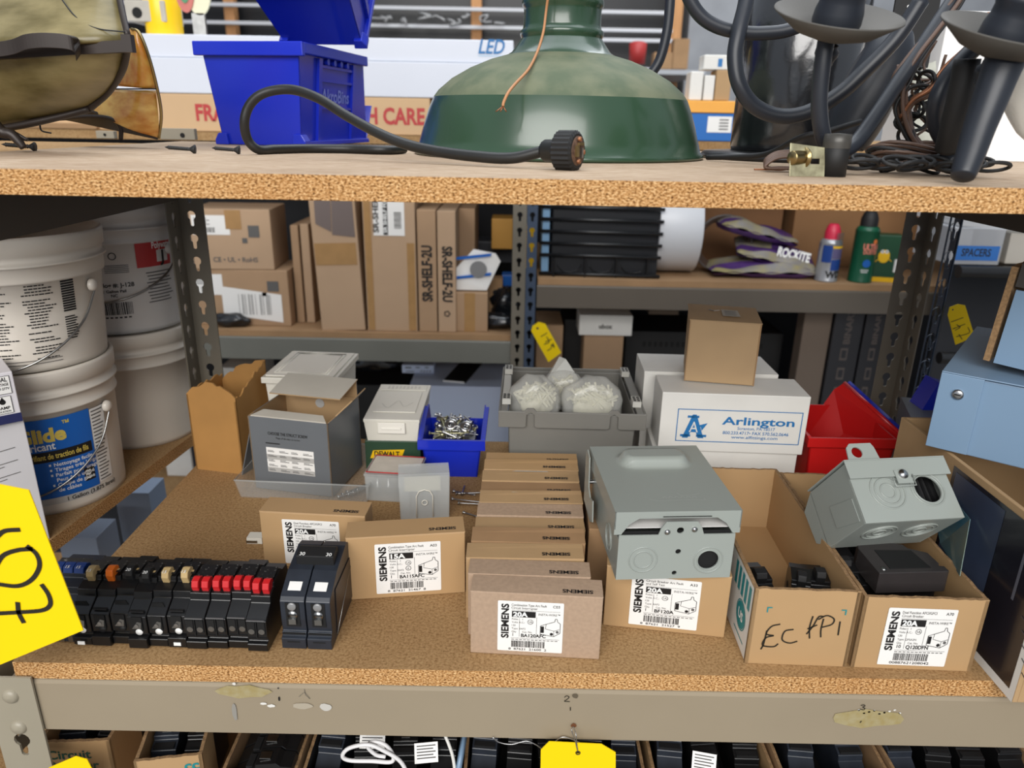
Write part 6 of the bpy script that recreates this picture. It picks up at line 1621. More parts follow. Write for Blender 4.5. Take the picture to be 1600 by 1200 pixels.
def wrap_text(b, rfun, st, m, h, a0, z0, bold=.02, lift=.0009, width=None, skew=0.0):
    vs_, fs, x0, x1, y0, y1 = glyphs(st, bold)
    k = h / .69; kx = k if width is None else width / (x1 - x0); out = []
    r0 = rfun(z0)
    for x, y in vs_:
        a = R(a0) + (x - x0) * kx / r0; z = z0 + y * k + skew * (x - x0) * kx; r_ = rfun(z) + lift
        out.append((r_ * math.cos(a), r_ * math.sin(a), z))
    b.add(out, fs, m)
def pail(label, loc, rb, rt, H, m, rot=0.0, lid=False, bail=None):
    t = thing('pail', label, 'pail', loc, rot, 'white plastic pails stacked in the neighbouring bay')
    rf = lambda z: rb + (rt - rb) * z / H
    b = MB()
    pr_ = [(rb - .006, 0.004), (rb - .004, 0), (rb, 0), (rb + .0004, .006)] + [(rf(z), z) for z in (.02, H * .4, H - .046)]
    pr_ += [(rf(H - .045) + .003, H - .046), (rf(H - .045) + .003, H - .044), (rf(H), H - .0425), (rf(H) + .0005, H - .030), (rf(H) + .0035, H - .0295), (rf(H) + .0035, H - .027), (rf(H) + .0005, H - .0265), (rf(H) + .0005, H - .019), (rf(H) + .003, H - .018), (rf(H) + .0038, H - .003), (rf(H) + .003, H), (rf(H) - .001, H), (rf(H) - .002, H - .010)]
    if lid: pr_ += [(rf(H) - .004, H - .006), (0, H - .006)]
    else: pr_ += [(rf(H * .5) - .002, H * .5), (rb - .002, .004), (0, .004)]
    b.lathe(pr_, m, n=72)
    b.build('pail_body', t)
    if bail:
        a0, pts = bail
        s_ = MB(); s_.tube(curve(pts, 6), .0013, M_['steel'], 6); s_.build('wire_bail', t)
        for a in (a0,):
            e = MB(); F = cylF(rf(H - .05) + .001, a, H - .058); e.lathe([(.0065, 0), (.0065, .003), (.005, .005), (.002, .006), (0, .006)], m, F, 20); e.build('bail_boss', t)
    return t, rf
PC1, PC2 = V3((-.542, .300, .0002)), V3((-.523, .480, .0002))
# lower front pail with the blue label
H1 = .166
def bailpts(rf, H, side, low):
    P = []
    for k in range(13):
        a = R(-180 + 15 * k); z = H - .058 - low * math.sin(math.pi * k / 12) ** .7
        r_ = rf(z) + .004 + .002 * math.sin(math.pi * k / 12); P.append(V3((r_ * math.cos(a), r_ * math.sin(a), z)))
    return P
rfb = lambda z: .073 + (.079 - .073) * z / H1
t, rf = pail('white pail with a blue and gold pulling lubricant label, bottom of the front stack', PC1, .073, .079, H1, M_['pail'], 0, True, (-4, bailpts(rfb, H1, 1, .085)))
b = MB()
on_pail(b, rf, M_['glide'], [(-118, .020, -22, .114)]); on_pail(b, rf, mat('label_grey', (188, 186, 182), .45), [(-118, .012, -22, .0196)], .0006)
on_pail(b, rf, M_['ink'], [(-110, .064, -24, .0765)], .0009)
wrap_text(b, rf, 'Glide', M_['gold'], .0150, -78, .088, bold=.045); wrap_text(b, rf, '\u2122', M_['gold'], .006, -44, .103)
wrap_text(b, rf, 'Lubricant', M_['white_ink'], .0085, -80, .0785, bold=.02, width=.038)
wrap_text(b, rf, 'Lubrifiant de traction de fils', M_['gold'], .0062, -76, .0675, bold=.02, lift=.0012, width=.064)
for k, st_ in enumerate(('Nettoyage facile', 'Tirages tr\u00e8s longs', 'Parfait pour tirages', 'Peut \u00eatre utilis\u00e9', 'Coupe de gaine', 'de c\u00e2bles')):
    wrap_text(b, rf, st_, M_['white_ink'], .0042, -55, .0575 - k * .0062, bold=.015); 
for k in (0, 1, 2, 4): on_pail(b, rf, M_['white_ink'], [(-58.5, .0585 - k * .0062, -57, .0610 - k * .0062)], .0009)
wrap_text(b, rf, '1 Gallon (3.875 litres)', M_['ink'], .0046, -50, .0136, bold=.02)
on_pail(b, rf, M_['ink'], [(-34, .030, -25, .046)], .0009)
for k in range(3): wrap_text(b, rf, '~', M_['white_ink'], .006, -33, .031 + k * .0045, bold=.05, lift=.0012)
on_pail(b, rf, M_['paper'], [(-21.5, .022, -7, .112)], .0006)
on_pail(b, rf, M_['greytext'], [(-20.5, .024 + .0042 * k, -9 - (k * 7) % 4, .0255 + .0042 * k) for k in range(21)], .0009)
b.build('pail_label', t)
# upper front pail: printed instructions
H2 = .140; z2 = H1 + .0006
rfu = lambda z: .074 + (.085 - .074) * z / H2
t, rf = pail('white pail covered in black instruction text, top of the front stack', (PC1.x + .004, PC1.y, z2), .074, .085, H2, M_['pail'], 0, False, (-4, bailpts(rfu, H2, 1, .080)))
b = MB(); rr_ = random.Random(17)
for cx_, w_ in ((-112, 22), (-86, 24), (-56, 22)):
    z = .100
    while z > .016:
        if rr_.random() < .25: z -= .0030
        a1 = cx_ + w_ * rr_.uniform(.55, 1.0)
        a0 = cx_ + (2.5 if rr_.random() < .6 else 0)
        x = a0
        while x < a1:
            ww = rr_.uniform(1.4, 4.0); on_pail(b, rf, M_['ink'], [(x, z, min(x + ww, a1), z + .0012)]); x += ww + .5
        z -= .0031
on_pail(b, rf, M_['ink'], [(-30, .060 + .0026 * k, -20, .0618 + .0026 * k) for k in range(18)]); on_pail(b, rf, M_['ink'], [(-30, .030 + .0026 * k, -22 + (k % 3), .0313 + .0026 * k) for k in range(10)])
on_pail(b, rf, M_['greytext'], [(-120, .0125 - .0035 * k, -36, .0132 - .0035 * k) for k in range(2)])
b.build('pail_label', t)
b = MB(); on_pail(b, lambda z: rf(H2) + .0035, mat('dark_smear', (120, 108, 90), .8), [(-112, H2 - .016, -86, H2 - .0135), (-118, H2 - .0125, -104, H2 - .0115)]); b.build('smear', t)
# back stack
H3 = .158
t, rf = pail('plain white pail, bottom of the rear stack', PC2, .073, .081, H3, M_['pail'], 0, True)
t, rf = pail('white pail with a red label patch and barcode, top of the rear stack', (PC2.x + .000, PC2.y, H3 + .0006), .073, .082, .160, M_['pail2'], 0, False, (-14, bailpts(lambda z: .073 + .009 * z / .160, .160, 1, .060)))
b = MB()
on_pail(b, rf, M_['red_ink'], [(-47, .083, -12, .116)]); on_pail(b, rf, M_['pail2'], [(-28, .088, -16, .103)], .0009)
wrap_text(b, rf, 'Polywater', M_['white_ink'], .0080, -32, .1055, width=.030); wrap_text(b, rf, 'J', M_['ink'], .014, -25, .088, bold=.03, lift=.0012)
wrap_text(b, rf, 'Catalog #: J-128', M_['ink'], .0052, -88, .0615, bold=.02); wrap_text(b, rf, '1 Gallon Pail', M_['ink'], .0036, -78, .0545); wrap_text(b, rf, 'NC', M_['ink'], .0036, -72, .0490)
b.ring(0, 0, .0035, .0046, M_['ink'], cylF(rf(.100) + .0008, -66, .100)); on_pail(b, rf, M_['greytext'], [(-74, .088 - .0022 * k, -54, .0888 - .0022 * k) for k in range(5)])
x = -80
while x < -56: w_ = rr_.choice((.5, .8, 1.2)); on_pail(b, rf, M_['ink'], [(x, .026, x + w_, .042)]); x += w_ + rr_.choice((.5, .8))
on_pail(b, rf, M_['ink'], [(-80 + 4 * k, .0215, -77.5 + 4 * k, .0235) for k in range(6)]); on_pail(b, rf, M_['greytext'], [(-40 + (k % 3), .075 - .0042 * k, -12 - (k * 5) % 7, .0764 - .0042 * k) for k in range(10)])
b.build('pail_label', t)
# lamp cartons in front
e0 = G(78, 842, .0)
lc = thing('lamp_carton', 'tall grey white carton with fine print in front of the pails', 'carton', (e0.x, e0.y, .0002), R(40))
hL = height(e0, 656)
MB().box(-.10, 0, 0, .05, 0, hL, mat('grey_white_card', (196, 194, 196), .5, var=.04, scale=20)).build('carton_body', lc, bevel=.0008)
p = MB(); F = FR(-.10, 0, -.0005); rr_ = random.Random(2)
for k in range(30):
    if k % 4: 
        z = .008 + k * .0045; p.add([(.030 + .004 * (k % 3), z, 0), (.088 - .012 * ((k * 5) % 3), z + .006, 0), (.088 - .012 * ((k * 5) % 3), z + .0067, 0), (.030 + .004 * (k % 3), z + .0007, 0)], [(0, 1, 2, 3)], M_['greytext'], F)
p.build('printing', lc)
uu = thing('lamp_carton', 'white retail carton with red and navy trim lying on the tall grey white carton', 'carton', (e0.x + .002, e0.y - .004, hL + .001), R(42))
hU = height(V3((e0.x, e0.y, 0)), 578) - hL - .001
b = MB(); b.box(-.12, 0, 0, .055, 0, hU, mat('glossy_white_card', (214, 210, 214), .35)); b.build('carton_body', uu, bevel=.0008)
p = MB(); F = FR(0, 0, -.0005)
nv = mat('navy_ink', (36, 40, 84), .4)
p.rect(-.055, 0, 0, .009, nv, F); p.rect(-.12, 0, -.045, .010, M_['red_ink'], F, .0002)
def badge(x0, z0, x1, z1, lines):
    p.rect(x0, z0, x1, z1, M_['ink'], F, .0002); p.rect(x0 + .0004, z0 + .0004, x1 - .0004, z1 - .0004, M_['paper'], F, .0004)
    for st_, hh_, zz_, ww_ in lines: p.text(st_, M_['ink'], F, hh_, (x0 + x1) / 2, zz_, width=ww_, align='c', bold=.02, z=.0006)
badge(-.019, .030, -.0035, .048, (('DUAL', .0042, .0425, .011), ('VOLTAGE', .0026, .0385, .012), ('120V-277V', .0022, .0345, .0125)))
badge(-.021, .0105, -.0055, .028, (('DAMP', .0028, .0150, .011), ('LOCATION', .0018, .0120, .011)))
p.disc(-.013, .0225, .0026, M_['ink'], F, .0006); p.add([(-.0156, .0230, .0006), (-.0104, .0230, .0006), (-.013, .0275, .0006)], [(0, 1, 2)], M_['ink'], F)
p.rect(-.052, .006, -.027, .046, M_['paper'], F, .0002)
x = -.050
while x < -.029: w_ = rr_.choice((.0004, .0008)); p.rect(x, .012, x + w_, .034, M_['ink'], F, .0004); x += w_ + rr_.choice((.0005, .0008))
Ft = frame((0, 0, hU + .0004), (1, 0, 0), (0, 1, 0)); p.add([(-.050, .010, 0), (-.038, .010, 0), (-.034, .018, 0), (-.045, .016, 0)], [(0, 1, 2, 3)], M_['red_ink'], Ft); p.add([(-.034, .010, 0), (-.026, .012, 0), (-.028, .018, 0)], [(0, 1, 2)], M_['red_ink'], Ft)
p.build('printing', uu)
# =============================================================== ACROSS THE AISLE
def bbox(name, label, cat, px0, px1, ytop, zb, y0, dep, m, group=None, yaw=0.0, extra=None, bevel=.002, lean=0.0):
    ymid = 500
    def xat(px, z):
        lo, hi = -3, 3
        for _ in range(40):
            q = (lo + hi) / 2
            if proj((q, y0, z))[0] < px: lo = q
            else: hi = q
        return lo
    xg_ = (xat(px0, zb) + xat(px1, zb)) / 2
    H = height(V3((xg_, y0, 0)), ytop) - zb
    xa, xb = xat(px0, zb + H / 2), xat(px1, zb + H / 2)
    t = thing(name, label, cat, ((xa + xb) / 2, y0, zb + .0004), (0, lean, yaw), group)
    W = xb - xa
    b = MB(); b.box(-W / 2, W / 2, 0, dep, 0, H, m); b.build('carton_body', t, bevel=bevel)
    if extra: p = MB(); extra(p, W, H, FR(-W / 2, 0, -.0008)); p.build('printing', t)
    return t, W, H
KB = M_['kraft']; kd = M_['kraft_d']
m_bgk = mat('background_kraft', (172, 140, 108), .8, var=.12, scale=6)
m_bgk2 = mat('background_kraft_pale', (182, 152, 122), .8, var=.10, scale=5)
def lbl(p, F, x0, z0, x1, z1, seed=1):
    p.rect(x0, z0, x1, z1, M_['paper'], F); r2 = random.Random(seed); w_, h_ = x1 - x0, z1 - z0
    x = x0 + w_ * .3
    while x < x0 + w_ * .6: bw = r2.choice((.0008, .0016)); p.rect(x, z0 + h_ * .12, x + bw, z0 + h_ * .38, M_['ink'], F, .0004); x += bw + .0012
    for k in range(4): p.rect(x0 + w_ * .06, z1 - h_ * (.18 + .1 * k), x0 + w_ * (.4 + .08 * (k % 2)), z1 - h_ * (.14 + .1 * k), M_['greytext'], F, .0004)
Y0 = RY + .03
def ex_low(p, W, H, F):
    lbl(p, F, .004, H * .55, .085, H * .92, 1); p.add([(.08, .03, .0004), (W - .02, .01, .0004), (W - .02, .085, .0004), (.08, .105, .0004)], [(0, 1, 2, 3)], M_['paper'], F)
    r2 = random.Random(5); x = .11
    while x < W - .05:
        bw = r2.choice((.001, .002)); p.rect(x, .030, x + bw, .085, M_['ink'], F, .0008) if r2.random() < .6 else None; x += bw + .003
    p.rect(W - .055, H - .055, W - .025, H - .028, M_['greytext'], F, .0004); p.rect(W - .070, H - .068, W - .058, H - .058, M_['greytext'], F, .0004)
def ex_up(p, W, H, F):
    lbl(p, F, .006, H * .58, .100, H * .90, 3); p.rect(W - .058, H - .070, W - .030, H - .040, M_['greytext'], F, .0004); p.rect(W - .075, H - .085, W - .062, H - .072, M_['greytext'], F, .0004)
    p.text('CE \u2022 UL \u2022 RoHS', M_['greytext'], F, .012, .05, .020, bold=.02); p.rect(.09, H - .05, .13, H - .002, M_['tape'], F, .0002)
t, W, H = bbox('carton', 'kraft carton with a large white shipping label, lower of the stacked pair across the aisle', 'carton', 300, 452, 422, zl, Y0 + .02, .16, m_bgk, 'stacked cartons behind the left post', extra=ex_low)
zz_ = zl + H + .001
t, W, H = bbox('carton', 'kraft carton with a small white label, upper of the stacked pair across the aisle', 'carton', 300, 424, 327, zz_, Y0 + .02, .16, m_bgk2, 'stacked cartons behind the left post', extra=ex_up, yaw=R(3))
bbox('carton', 'thin kraft carton standing left of its thin twin', 'carton', 459, 471, 352, zl, Y0 + .06, .20, m_bgk, 'two thin upright cartons')
bbox('carton', 'thin kraft carton standing beside the cling wrapped carton', 'carton', 474, 487, 350, zl, Y0 + .06, .20, m_bgk2, 'two thin upright cartons')
def ex_wrap(p, W, H, F):
    p.rect(.003, H * .50, W - .006, H * .66, M_['tape'], F, .0002)
    f = mat('dark_film_patch', (112, 100, 96), .25)
    p.add([(.012, H * .80, .0003), (.05, H * .74, .0003), (.055, H * .97, .0003), (.014, H * .97, .0003)], [(0, 1, 2, 3)], f, F)
    p.add([(W * .45, H * .72, .0003), (W * .95, H * .70, .0003), (W * .95, H * .99, .0003), (W * .5, H * .99, .0003)], [(0, 1, 2, 3)], f, F)
bbox('carton', 'tall kraft carton in cling film with a band of brown tape', 'carton', 496, 566, 305, zl, Y0 - .012, .24, m_bgk2, extra=ex_wrap, lean=-R(2.0))
def ex_fd(p, W, H, F):
    p.rect(.003, .004, .020, H - .01, M_['tape'], F, .0002); p.rect(W - .022, .004, W - .003, H * .65, M_['tape'], F, .0002)
    p.rect(W * .20, H * .70, W * .80, H, M_['paper'], F, .0003)
    for st_, x_, h_, w2_ in (('SR-SHELF-FD', .30, .013, .13), ('SR SHELF FIXED', .46, .008, .10)):
        F2 = F @ Matrix.Translation((W * x_, H * .72, .0006)) @ Matrix.Rotation(R(90), 4, 'Z'); 
        if x_ > .4: p.rect(W * .39, H * .705, W * .48, H * .995, M_['ink'], F, .0005)
        p.text(st_, M_['ink'] if x_ < .4 else M_['white_ink'], F2, h_, width=w2_, bold=.03, z=.0004)
    r2 = random.Random(3); z = H * .75
    while z < H * .86: bw = r2.choice((.0012, .002)); p.rect(W * .60, z, W * .74, z + bw, M_['ink'], F, .0006); z += bw + .0016
bbox('carton', 'tall kraft carton with a white SR-SHELF label and taped edges', 'carton', 570, 650, 300, zl, Y0 - .012, .26, m_bgk2, extra=ex_fd)
def ex_2u(rev):
    def f(p, W, H, F):
        if not rev: F2 = F @ Matrix.Translation((W * .75, H * .26, 0)) @ Matrix.Rotation(R(90), 4, 'Z')
        else: F2 = F @ Matrix.Translation((W * .28, H * .72, 0)) @ Matrix.Rotation(R(-90), 4, 'Z')
        p.text('SR-SHELF-2U', M_['ink'], F2, W * .52, width=H * .46, bold=.04)
        if rev: p.ring(W * .5, H * .16, W * .12, W * .2, M_['ink'], F, 0, 5)
    return f
bbox('carton', 'narrow kraft carton printed SR-SHELF-2U reading upward', 'carton', 653, 682, 328, zl, Y0 - .010, .28, m_bgk, extra=ex_2u(False))
bbox('carton', 'narrow kraft carton printed SR-SHELF-2U reading downward', 'carton', 684, 712, 330, zl, Y0 - .010, .28, m_bgk2, extra=ex_2u(True))
t, W, H = bbox('carton', 'wide kraft carton behind the one printed SR-SHELF-2U reading downward', 'carton', 716, 742, 326, zl, Y0 + .12, .20, m_bgk)
# small carton with a blue and white pouch
t, W, H = bbox('carton', 'small taped carton with a blue and white pouch in its mouth', 'carton', 710, 762, 458, zl, Y0 + .0, .07, m_bgk, extra=lambda p, W, H, F: p.rect(W * .3, 0, W * .62, H, M_['tape'], F))
pz0 = zl + H + .004; c0 = t.location
b = MB(); P = [V3((c0.x - .05, Y0 + .02, pz0)), V3((c0.x + .04, Y0 + .02, pz0)), V3((c0.x + .075, Y0 + .03, pz0 + .075)), V3((c0.x + .062, Y0 + .03, pz0 + .095)), V3((c0.x + .005, Y0 + .03, pz0 + .105)), V3((c0.x - .055, Y0 + .02, pz0 + .040))]
b.quad(P, M_['paper'])
for k in (.028, .078):
    b.quad([V3((c0.x - .045, Y0 + .0165, pz0 + k)), V3((c0.x + .05, Y0 + .0175, pz0 + k + .012)), V3((c0.x + .052, Y0 + .0175, pz0 + k + .019)), V3((c0.x - .045, Y0 + .0165, pz0 + k + .007))], M_['glide'])
b.disc(0, 0, .022, M_['silver'], frame((c0.x + .018, Y0 + .0165, pz0 + .055), (1, 0, 0), (0, 0, 1)))
tag(b.build('pouch', solid=.004), 'blue and white pouch standing in the small taped carton', 'pouch')
m_bb = mat('black_film', (20, 22, 26), .2, bump=1.0, bscale=40, spec=.8)
def lump(name, label, cat, px, py, yd, rx, ry, rz, m, seed, zb=None, group=None):
    c = D(px, py, yd); b = MB()
    if zb is None: zb = c.z
    blob(b, (0, 0, rz), rx, ry, rz, m, seed, n=26, k=.2)
    zmin = min(v.z for v in b.v)
    return tag(b.build(name, loc=(c.x, yd, zb - zmin + .0003)), label, cat, group)
lump('black_bag', 'crumpled black film bag at the foot of the stacked cartons', 'bag', 362, 515, Y0 + .0 - .004 + .01, .045, .018, .018, m_bb, 3, zl)
lump('black_bag', 'crumpled glossy black bag right of the small taped carton', 'bag', 775, 510, Y0 + .04, .06, .03, .022, m_bb, 6, zl)
lump('black_bag', 'dark shiny bag heaped against the beige post', 'bag', 790, 490, Y0 + .10, .05, .04, .05, m_bb, 9, zl)
bbox('carton', 'small carton with round openings beside the blue box near the beige post', 'carton', 763, 785, 436, zl, Y0 + .09, .05, kd, extra=lambda p, W, H, F: [p.disc(W * .5, H * q, W * .2, M_['void'], F) for q in (.3, .7)])
bbox('blue_box', 'small blue box between the dark bags and the beige post', 'box', 784, 800, 430, zl + .06, Y0 + .13, .05, M_['glide'])
bbox('parts_case', 'dark parts case high behind the beige post', 'case', 742, 800, 378, zl + .13, Y0 + .30, .10, mat('dark_grey_case', (46, 48, 54), .4))
bbox('parts_case', 'yellow and tan parts tray high behind the beige post', 'case', 768, 801, 342, zl + .18, Y0 + .24, .10, mat('tan_tray', (190, 140, 60), .5))
bbox('parts_case', 'yellow tool case standing between the posts and the black rack trays', 'case', 822, 838, 352, zr, Y0 + .10, .05, M_['yellow_j'])

# ---- black stacked grille trays, white roll
gt_ = thing('tray_stack', 'stack of black ribbed plastic trays across the aisle', 'tray stack', (rb(935, 440, Y0).x, Y0 - .015, zr + .0004))
xa, xb = rb(843, 400, Y0).x - gt_.location.x, rb(1030, 400, Y0).x - gt_.location.x
ht = rb(935, 322, Y0).z - zr
MB().box(xa + .03, xb, .03, .30, 0, ht + .03, mat('black_tray_wall', (30, 32, 36), .4)).build('tray_wall', gt_, bevel=.004)
b = MB()
for k in range(6):
    z = .003 + k * .030 + (.018 if k else 0)
    b.tube([(xa, .026, z + .003), (xb + .004, .010, z + .003)], .0045, M_['black'], 8)
b.build('tray_rail', gt_)
b = MB()
for k in range(4): b.box(xa + .035 + k * .080, xa + .039 + k * .080, .014, .029, .0, .048, M_['black'])
b.build('tray_rib', gt_)
for k in range(3):
    cx_ = xa + .078 + k * .082; b = MB()
    b.tube([V3((cx_ + .036 * math.cos(R(a)), .028, .160 + .030 * math.sin(R(a)))) for a in range(10, 171, 10)], .0015, mat('worn_black_rim', (80, 82, 84), .4), 6)
    b.tube([V3((cx_ + .030 * math.cos(R(a)), .028, .030 - .020 * math.sin(R(a)))) for a in range(0, 181, 12)], .0015, M_['black'], 6)
    b.build('round_rim', gt_)
MB().box(xa + .006, xa + .024, .034, .16, .01, ht + .03, mat('pale_blue_strip', (130, 170, 205), .4)).build('label_strip', gt_)
b = MB(); c = rb(1065, 380, Y0 + .02); rz_ = (rb(1065, 300, Y0).z - zr) / 2 + .01
b.lathe([(0, 0), (rz_ * .72, 0), (rz_ * .9, .02), (rz_, .055), (rz_, .10), (rz_ * .9, .12), (0, .12)], mat('white_roll_plastic', (206, 208, 212), .35), frame((0, 0, rz_), (0, .3, 1), (0, 1, 0)) @ Matrix.Rotation(R(0), 4, 'X'), 48) if False else b.prism([(rz_ * math.cos(R(a)) * 1.0, rz_ + rz_ * math.sin(R(a))) for a in range(0, 360, 8)], -.048, .062, mat('white_roll_plastic', (206, 208, 212), .35), 'x', smooth=True)
xw = rb(1060, 380, Y0).x
tag(b.build('white_drum', loc=(xw, Y0 + .06 + rz_ * .5, zr + .0006), bevel=.006), 'white plastic drum lying on its side next to the black tray stack', 'drum')
b = MB(); b.tube([V3((.075 * math.cos(R(a)), 0, .078 + .075 * math.sin(R(a)))) for a in range(0, 360, 12)], .0030, mat('grey_cable', (92, 84, 80), .5), 8, closed=True)
for k in range(3): b.tube([V3(((.070 - .005 * k) * math.cos(R(a)), .008 * k + .006, .078 + (.070 - .005 * k) * math.sin(R(a)))) for a in range(0, 360, 12)], .0028, mat('brown_cable', (86, 66, 54), .5), 8, closed=True)
tag(b.build('cable_coil', loc=(rb(1128, 400, Y0 + .09).x, Y0 + .09, zr + .0006)), 'coil of grey and brown cable standing behind the purple bags', 'cable coil')
# purple bags
def pbag(label, px, y_, w_, d_, zb, seed, tilt=0.0, txt=None, pitch=0.0, yaw=0.0):
    c = rb(px, 430, y_); t = thing('purple_bag', label, 'bag', (c.x, y_, zb), (pitch, tilt, yaw), 'purple bags across the aisle')
    r2 = random.Random(seed); ph = [r2.uniform(0, 6.28) for _ in range(6)]; NX, NY = 26, 14; gy = mat('grey_yellow_print', (128, 124, 122), .4, rgb2=(150, 140, 96), scale=26)
    def hz(u, v):
        e = max(0, (1 - u ** 4) * (1 - v ** 4)) ** .5
        return e * (.020 + .006 * math.sin(3 * u + ph[0] + 2 * v) + .005 * math.sin(7 * v + ph[1]) * math.cos(4 * u + ph[2])) + .003 * math.sin(9 * u + ph[3]) * abs(v)
    top, bot, f1, f2 = [], [], {0: [], 1: []}, []
    for j in range(NY + 1):
        for i in range(NX + 1):
            u, v = 2 * i / NX - 1, 2 * j / NY - 1; z_ = hz(u, v)
            top.append((u * w_, v * d_, .016 + z_)); bot.append((u * w_, v * d_, .0155 - min(z_, .0148)))
    K = NX + 1
    for j in range(NY):
        for i in range(NX):
            k = j * K + i; f1[1 if (i < 11 and 4 < j < 12) or (j < 2) else 0].append((k, k + 1, k + K + 1, k + K)); f2.append((k, k + K, k + K + 1, k + 1))
    b = MB(); b.add(top, f1[0], M_['purple'], None, True); b.add(top, f1[1], gy, None, True); b.add(bot, f2, M_['purple'], None, True); b.build('bag_body', t)
    if txt: p = MB(); p.text(txt, M_['white_ink'], frame((w_ * -.05, -d_ * .85, .032), (1, 0, 0), (0, .45, .9)), .022, bold=.05, width=.085); p.build('bag_print', t)
    return t
pbag('purple bag lying at the bottom of the purple pile', 1185, Y0 + .080, .140, .06, zr + .0005, 3)
pbag('purple bag with grey print on top of the purple pile', 1170, Y0 + .095, .105, .050, zr + .096, 5, R(13), 'LOCITE' if False else None)
pbag('purple bag with white lettering on the right of the pile', 1203, Y0 + .090, .105, .050, zr + .040, 8, R(11), 'ROCKITE', R(16), R(-6))
# cans and green box
def can(label, px, r_, h_, mb_, capm, capr, caph, y_=Y0 + .02, collar=None, art=None):
    c = rb(px, 440, y_); t = thing('spray_can', label, 'spray can', (c.x, y_, zr + .0005))
    b = MB(); b.lathe([(0, 0), (r_, 0), (r_ + .0008, .002), (r_, .004), (r_, h_ - .014), (r_ + .0008, h_ - .013), (r_ * .86, h_ - .004), (r_ * .6, h_), (0, h_)], mb_, n=32); b.build('can_body', t)
    b = MB(); b.lathe([(capr, h_ - .006), (capr, h_ + caph * .45), (capr * .8, h_ + caph * .8), (capr * .55, h_ + caph), (0, h_ + caph)], capm, n=24); b.build('can_cap', t)
    if art: a = MB(); art(a, lambda z: r_); a.build('can_label', t)
    return t
hcan = rb(1290, 372, Y0 + .02).z - zr
def art1(a, rf):
    on_pail(a, rf, M_['blueh'], [(-150, .050, -100, hcan - .016)]); on_pail(a, rf, M_['blueh'], [(-98, .030, -20, .058)]); on_pail(a, rf, mat('violet_print', (90, 84, 120), .4), [(-98, .060, -20, .085)])
    on_pail(a, rf, M_['yellow_j'], [(-100, hcan - .020, -20, hcan - .017), (-98, .086, -30, .088)]); on_pail(a, rf, M_['greytext'], [(-90, .092 + .005 * k, -40, .0945 + .005 * k) for k in range(7)])
    wrap_text(a, rf, 'WD', M_['ink'], .016, -120, .012, bold=.04)
can('silver and blue spray can with a red cap and straw', 1289, .0275, hcan, mat('silver_can', (170, 172, 176), .3, .5), mat('red_cap', (200, 40, 70), .4), .019, .036, art=art1)
def art2(a, rf):
    wrap_text(a, rf, 'ULTRA', mat('pink_print', (220, 130, 110), .4), .014, -122, .085, bold=.05, width=.042); wrap_text(a, rf, 'DUSTER', mat('pink_print', (220, 130, 110), .4), .009, -118, .074, bold=.04, width=.036)
    a.disc(0, 0, .010, M_['glide'], cylF(rf(0) + .0008, -95, .050)); a.disc(0, 0, .006, mat('orange_spot', (220, 120, 60), .5), cylF(rf(0) + .0008, -68, .105)); on_pail(a, rf, M_['white_ink'], [(-118, .032, -80, .034), (-115, .027, -84, .029)])
h2c = rb(1342, 352, Y0 + .02).z - zr
can('green air duster can with a black trigger cap', 1342, .029, h2c, mat('green_can', (20, 84, 58), .3), M_['blackm'], .021, .036, art=art2)
def ex_gb(p, W, H, F):
    p.rect(0, 0, W, .012, M_['yellow_j'], F); F3 = F @ Matrix.Translation((W * .42, H * .55, .0006)); p.disc(0, 0, .014, M_['yellow_j'], F3, ry=.017)
    for q in (-1, 1): p.disc(q * .005, .012, .0045, M_['white_ink'], F3, .0003); p.disc(q * .005, .012, .0018, M_['ink'], F3, .0006)
    p.stroke([(.010, -.004), (.020, -.012)], .002, M_['yellow_j'], F3); p.stroke([(-.010, -.006), (-.019, -.015)], .002, M_['yellow_j'], F3); p.rect(W * .80, H * .22, W * .98, H * .5, M_['paper'], F, .0004)
bbox('green_box', 'green and yellow carton right of the green air duster can', 'carton', 1362, 1406, 368, zr, Y0 + .015, .05, mat('green_card', (22, 70, 44), .4), extra=ex_gb, yaw=-R(12))
t, W, H = bbox('large_carton', 'large brown carton filling the shelf behind the spray cans', 'carton', 1240, 1450, 290, zr, Y0 + .22, .20, mat('brown_card', (150, 110, 72), .8, var=.15, scale=5), bevel=.003)  # plain brown card with random variation
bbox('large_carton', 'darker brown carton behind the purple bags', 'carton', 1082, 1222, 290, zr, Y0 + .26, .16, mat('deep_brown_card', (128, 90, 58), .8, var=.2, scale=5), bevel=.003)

# ---- under the two shelves across the aisle
Z0 = -.48
ya = Y0 + .02
t, W, H = bbox('carton', 'tall kraft carton behind yellow tag 143', 'carton', 836, 876, 508, Z0 + .0005, ya + .06, .16, m_bgk)
t, W, H = bbox('carton', 'tall kraft carton below the small white box', 'carton', 908, 968, 524, Z0 + .0005, ya + .04, .14, m_bgk)
zt_ = Z0 + H + .002
def ex_wb(p, W, H, F): p.text('ubox', M_['greytext'], F, .012, W * .5, H * .35, align='c', bold=.04)
bbox('white_box', 'small white box with a dark slot on the tall kraft carton', 'box', 905, 988, 493, zt_, ya + .03, .10, M_['white'], extra=ex_wb)
bbox('dark_case', 'wide black case with a row of vents behind the white cartons', 'case', 972, 1212, 520, Z0 + .0005, ya + .14, .2, M_['blackm'], extra=lambda p, W, H, F: [p.rect(.05 + .016 * k, H - .045, .059 + .016 * k, H - .030, M_['void'], F) for k in range(22)])
bbox('dark_case', 'black carton between the two tall kraft cartons', 'case', 878, 906, 500, Z0 + .0005, ya + .12, .2, M_['blackm'])
bbox('carton', 'grey brown bin above the black vented case', 'carton', 1015, 1062, 492, Z0 + .47, ya + .10, .15, mat('olive_brown_card', (92, 78, 64), .8))
m_bin = mat('black_retail_card', (38, 38, 42), .45)
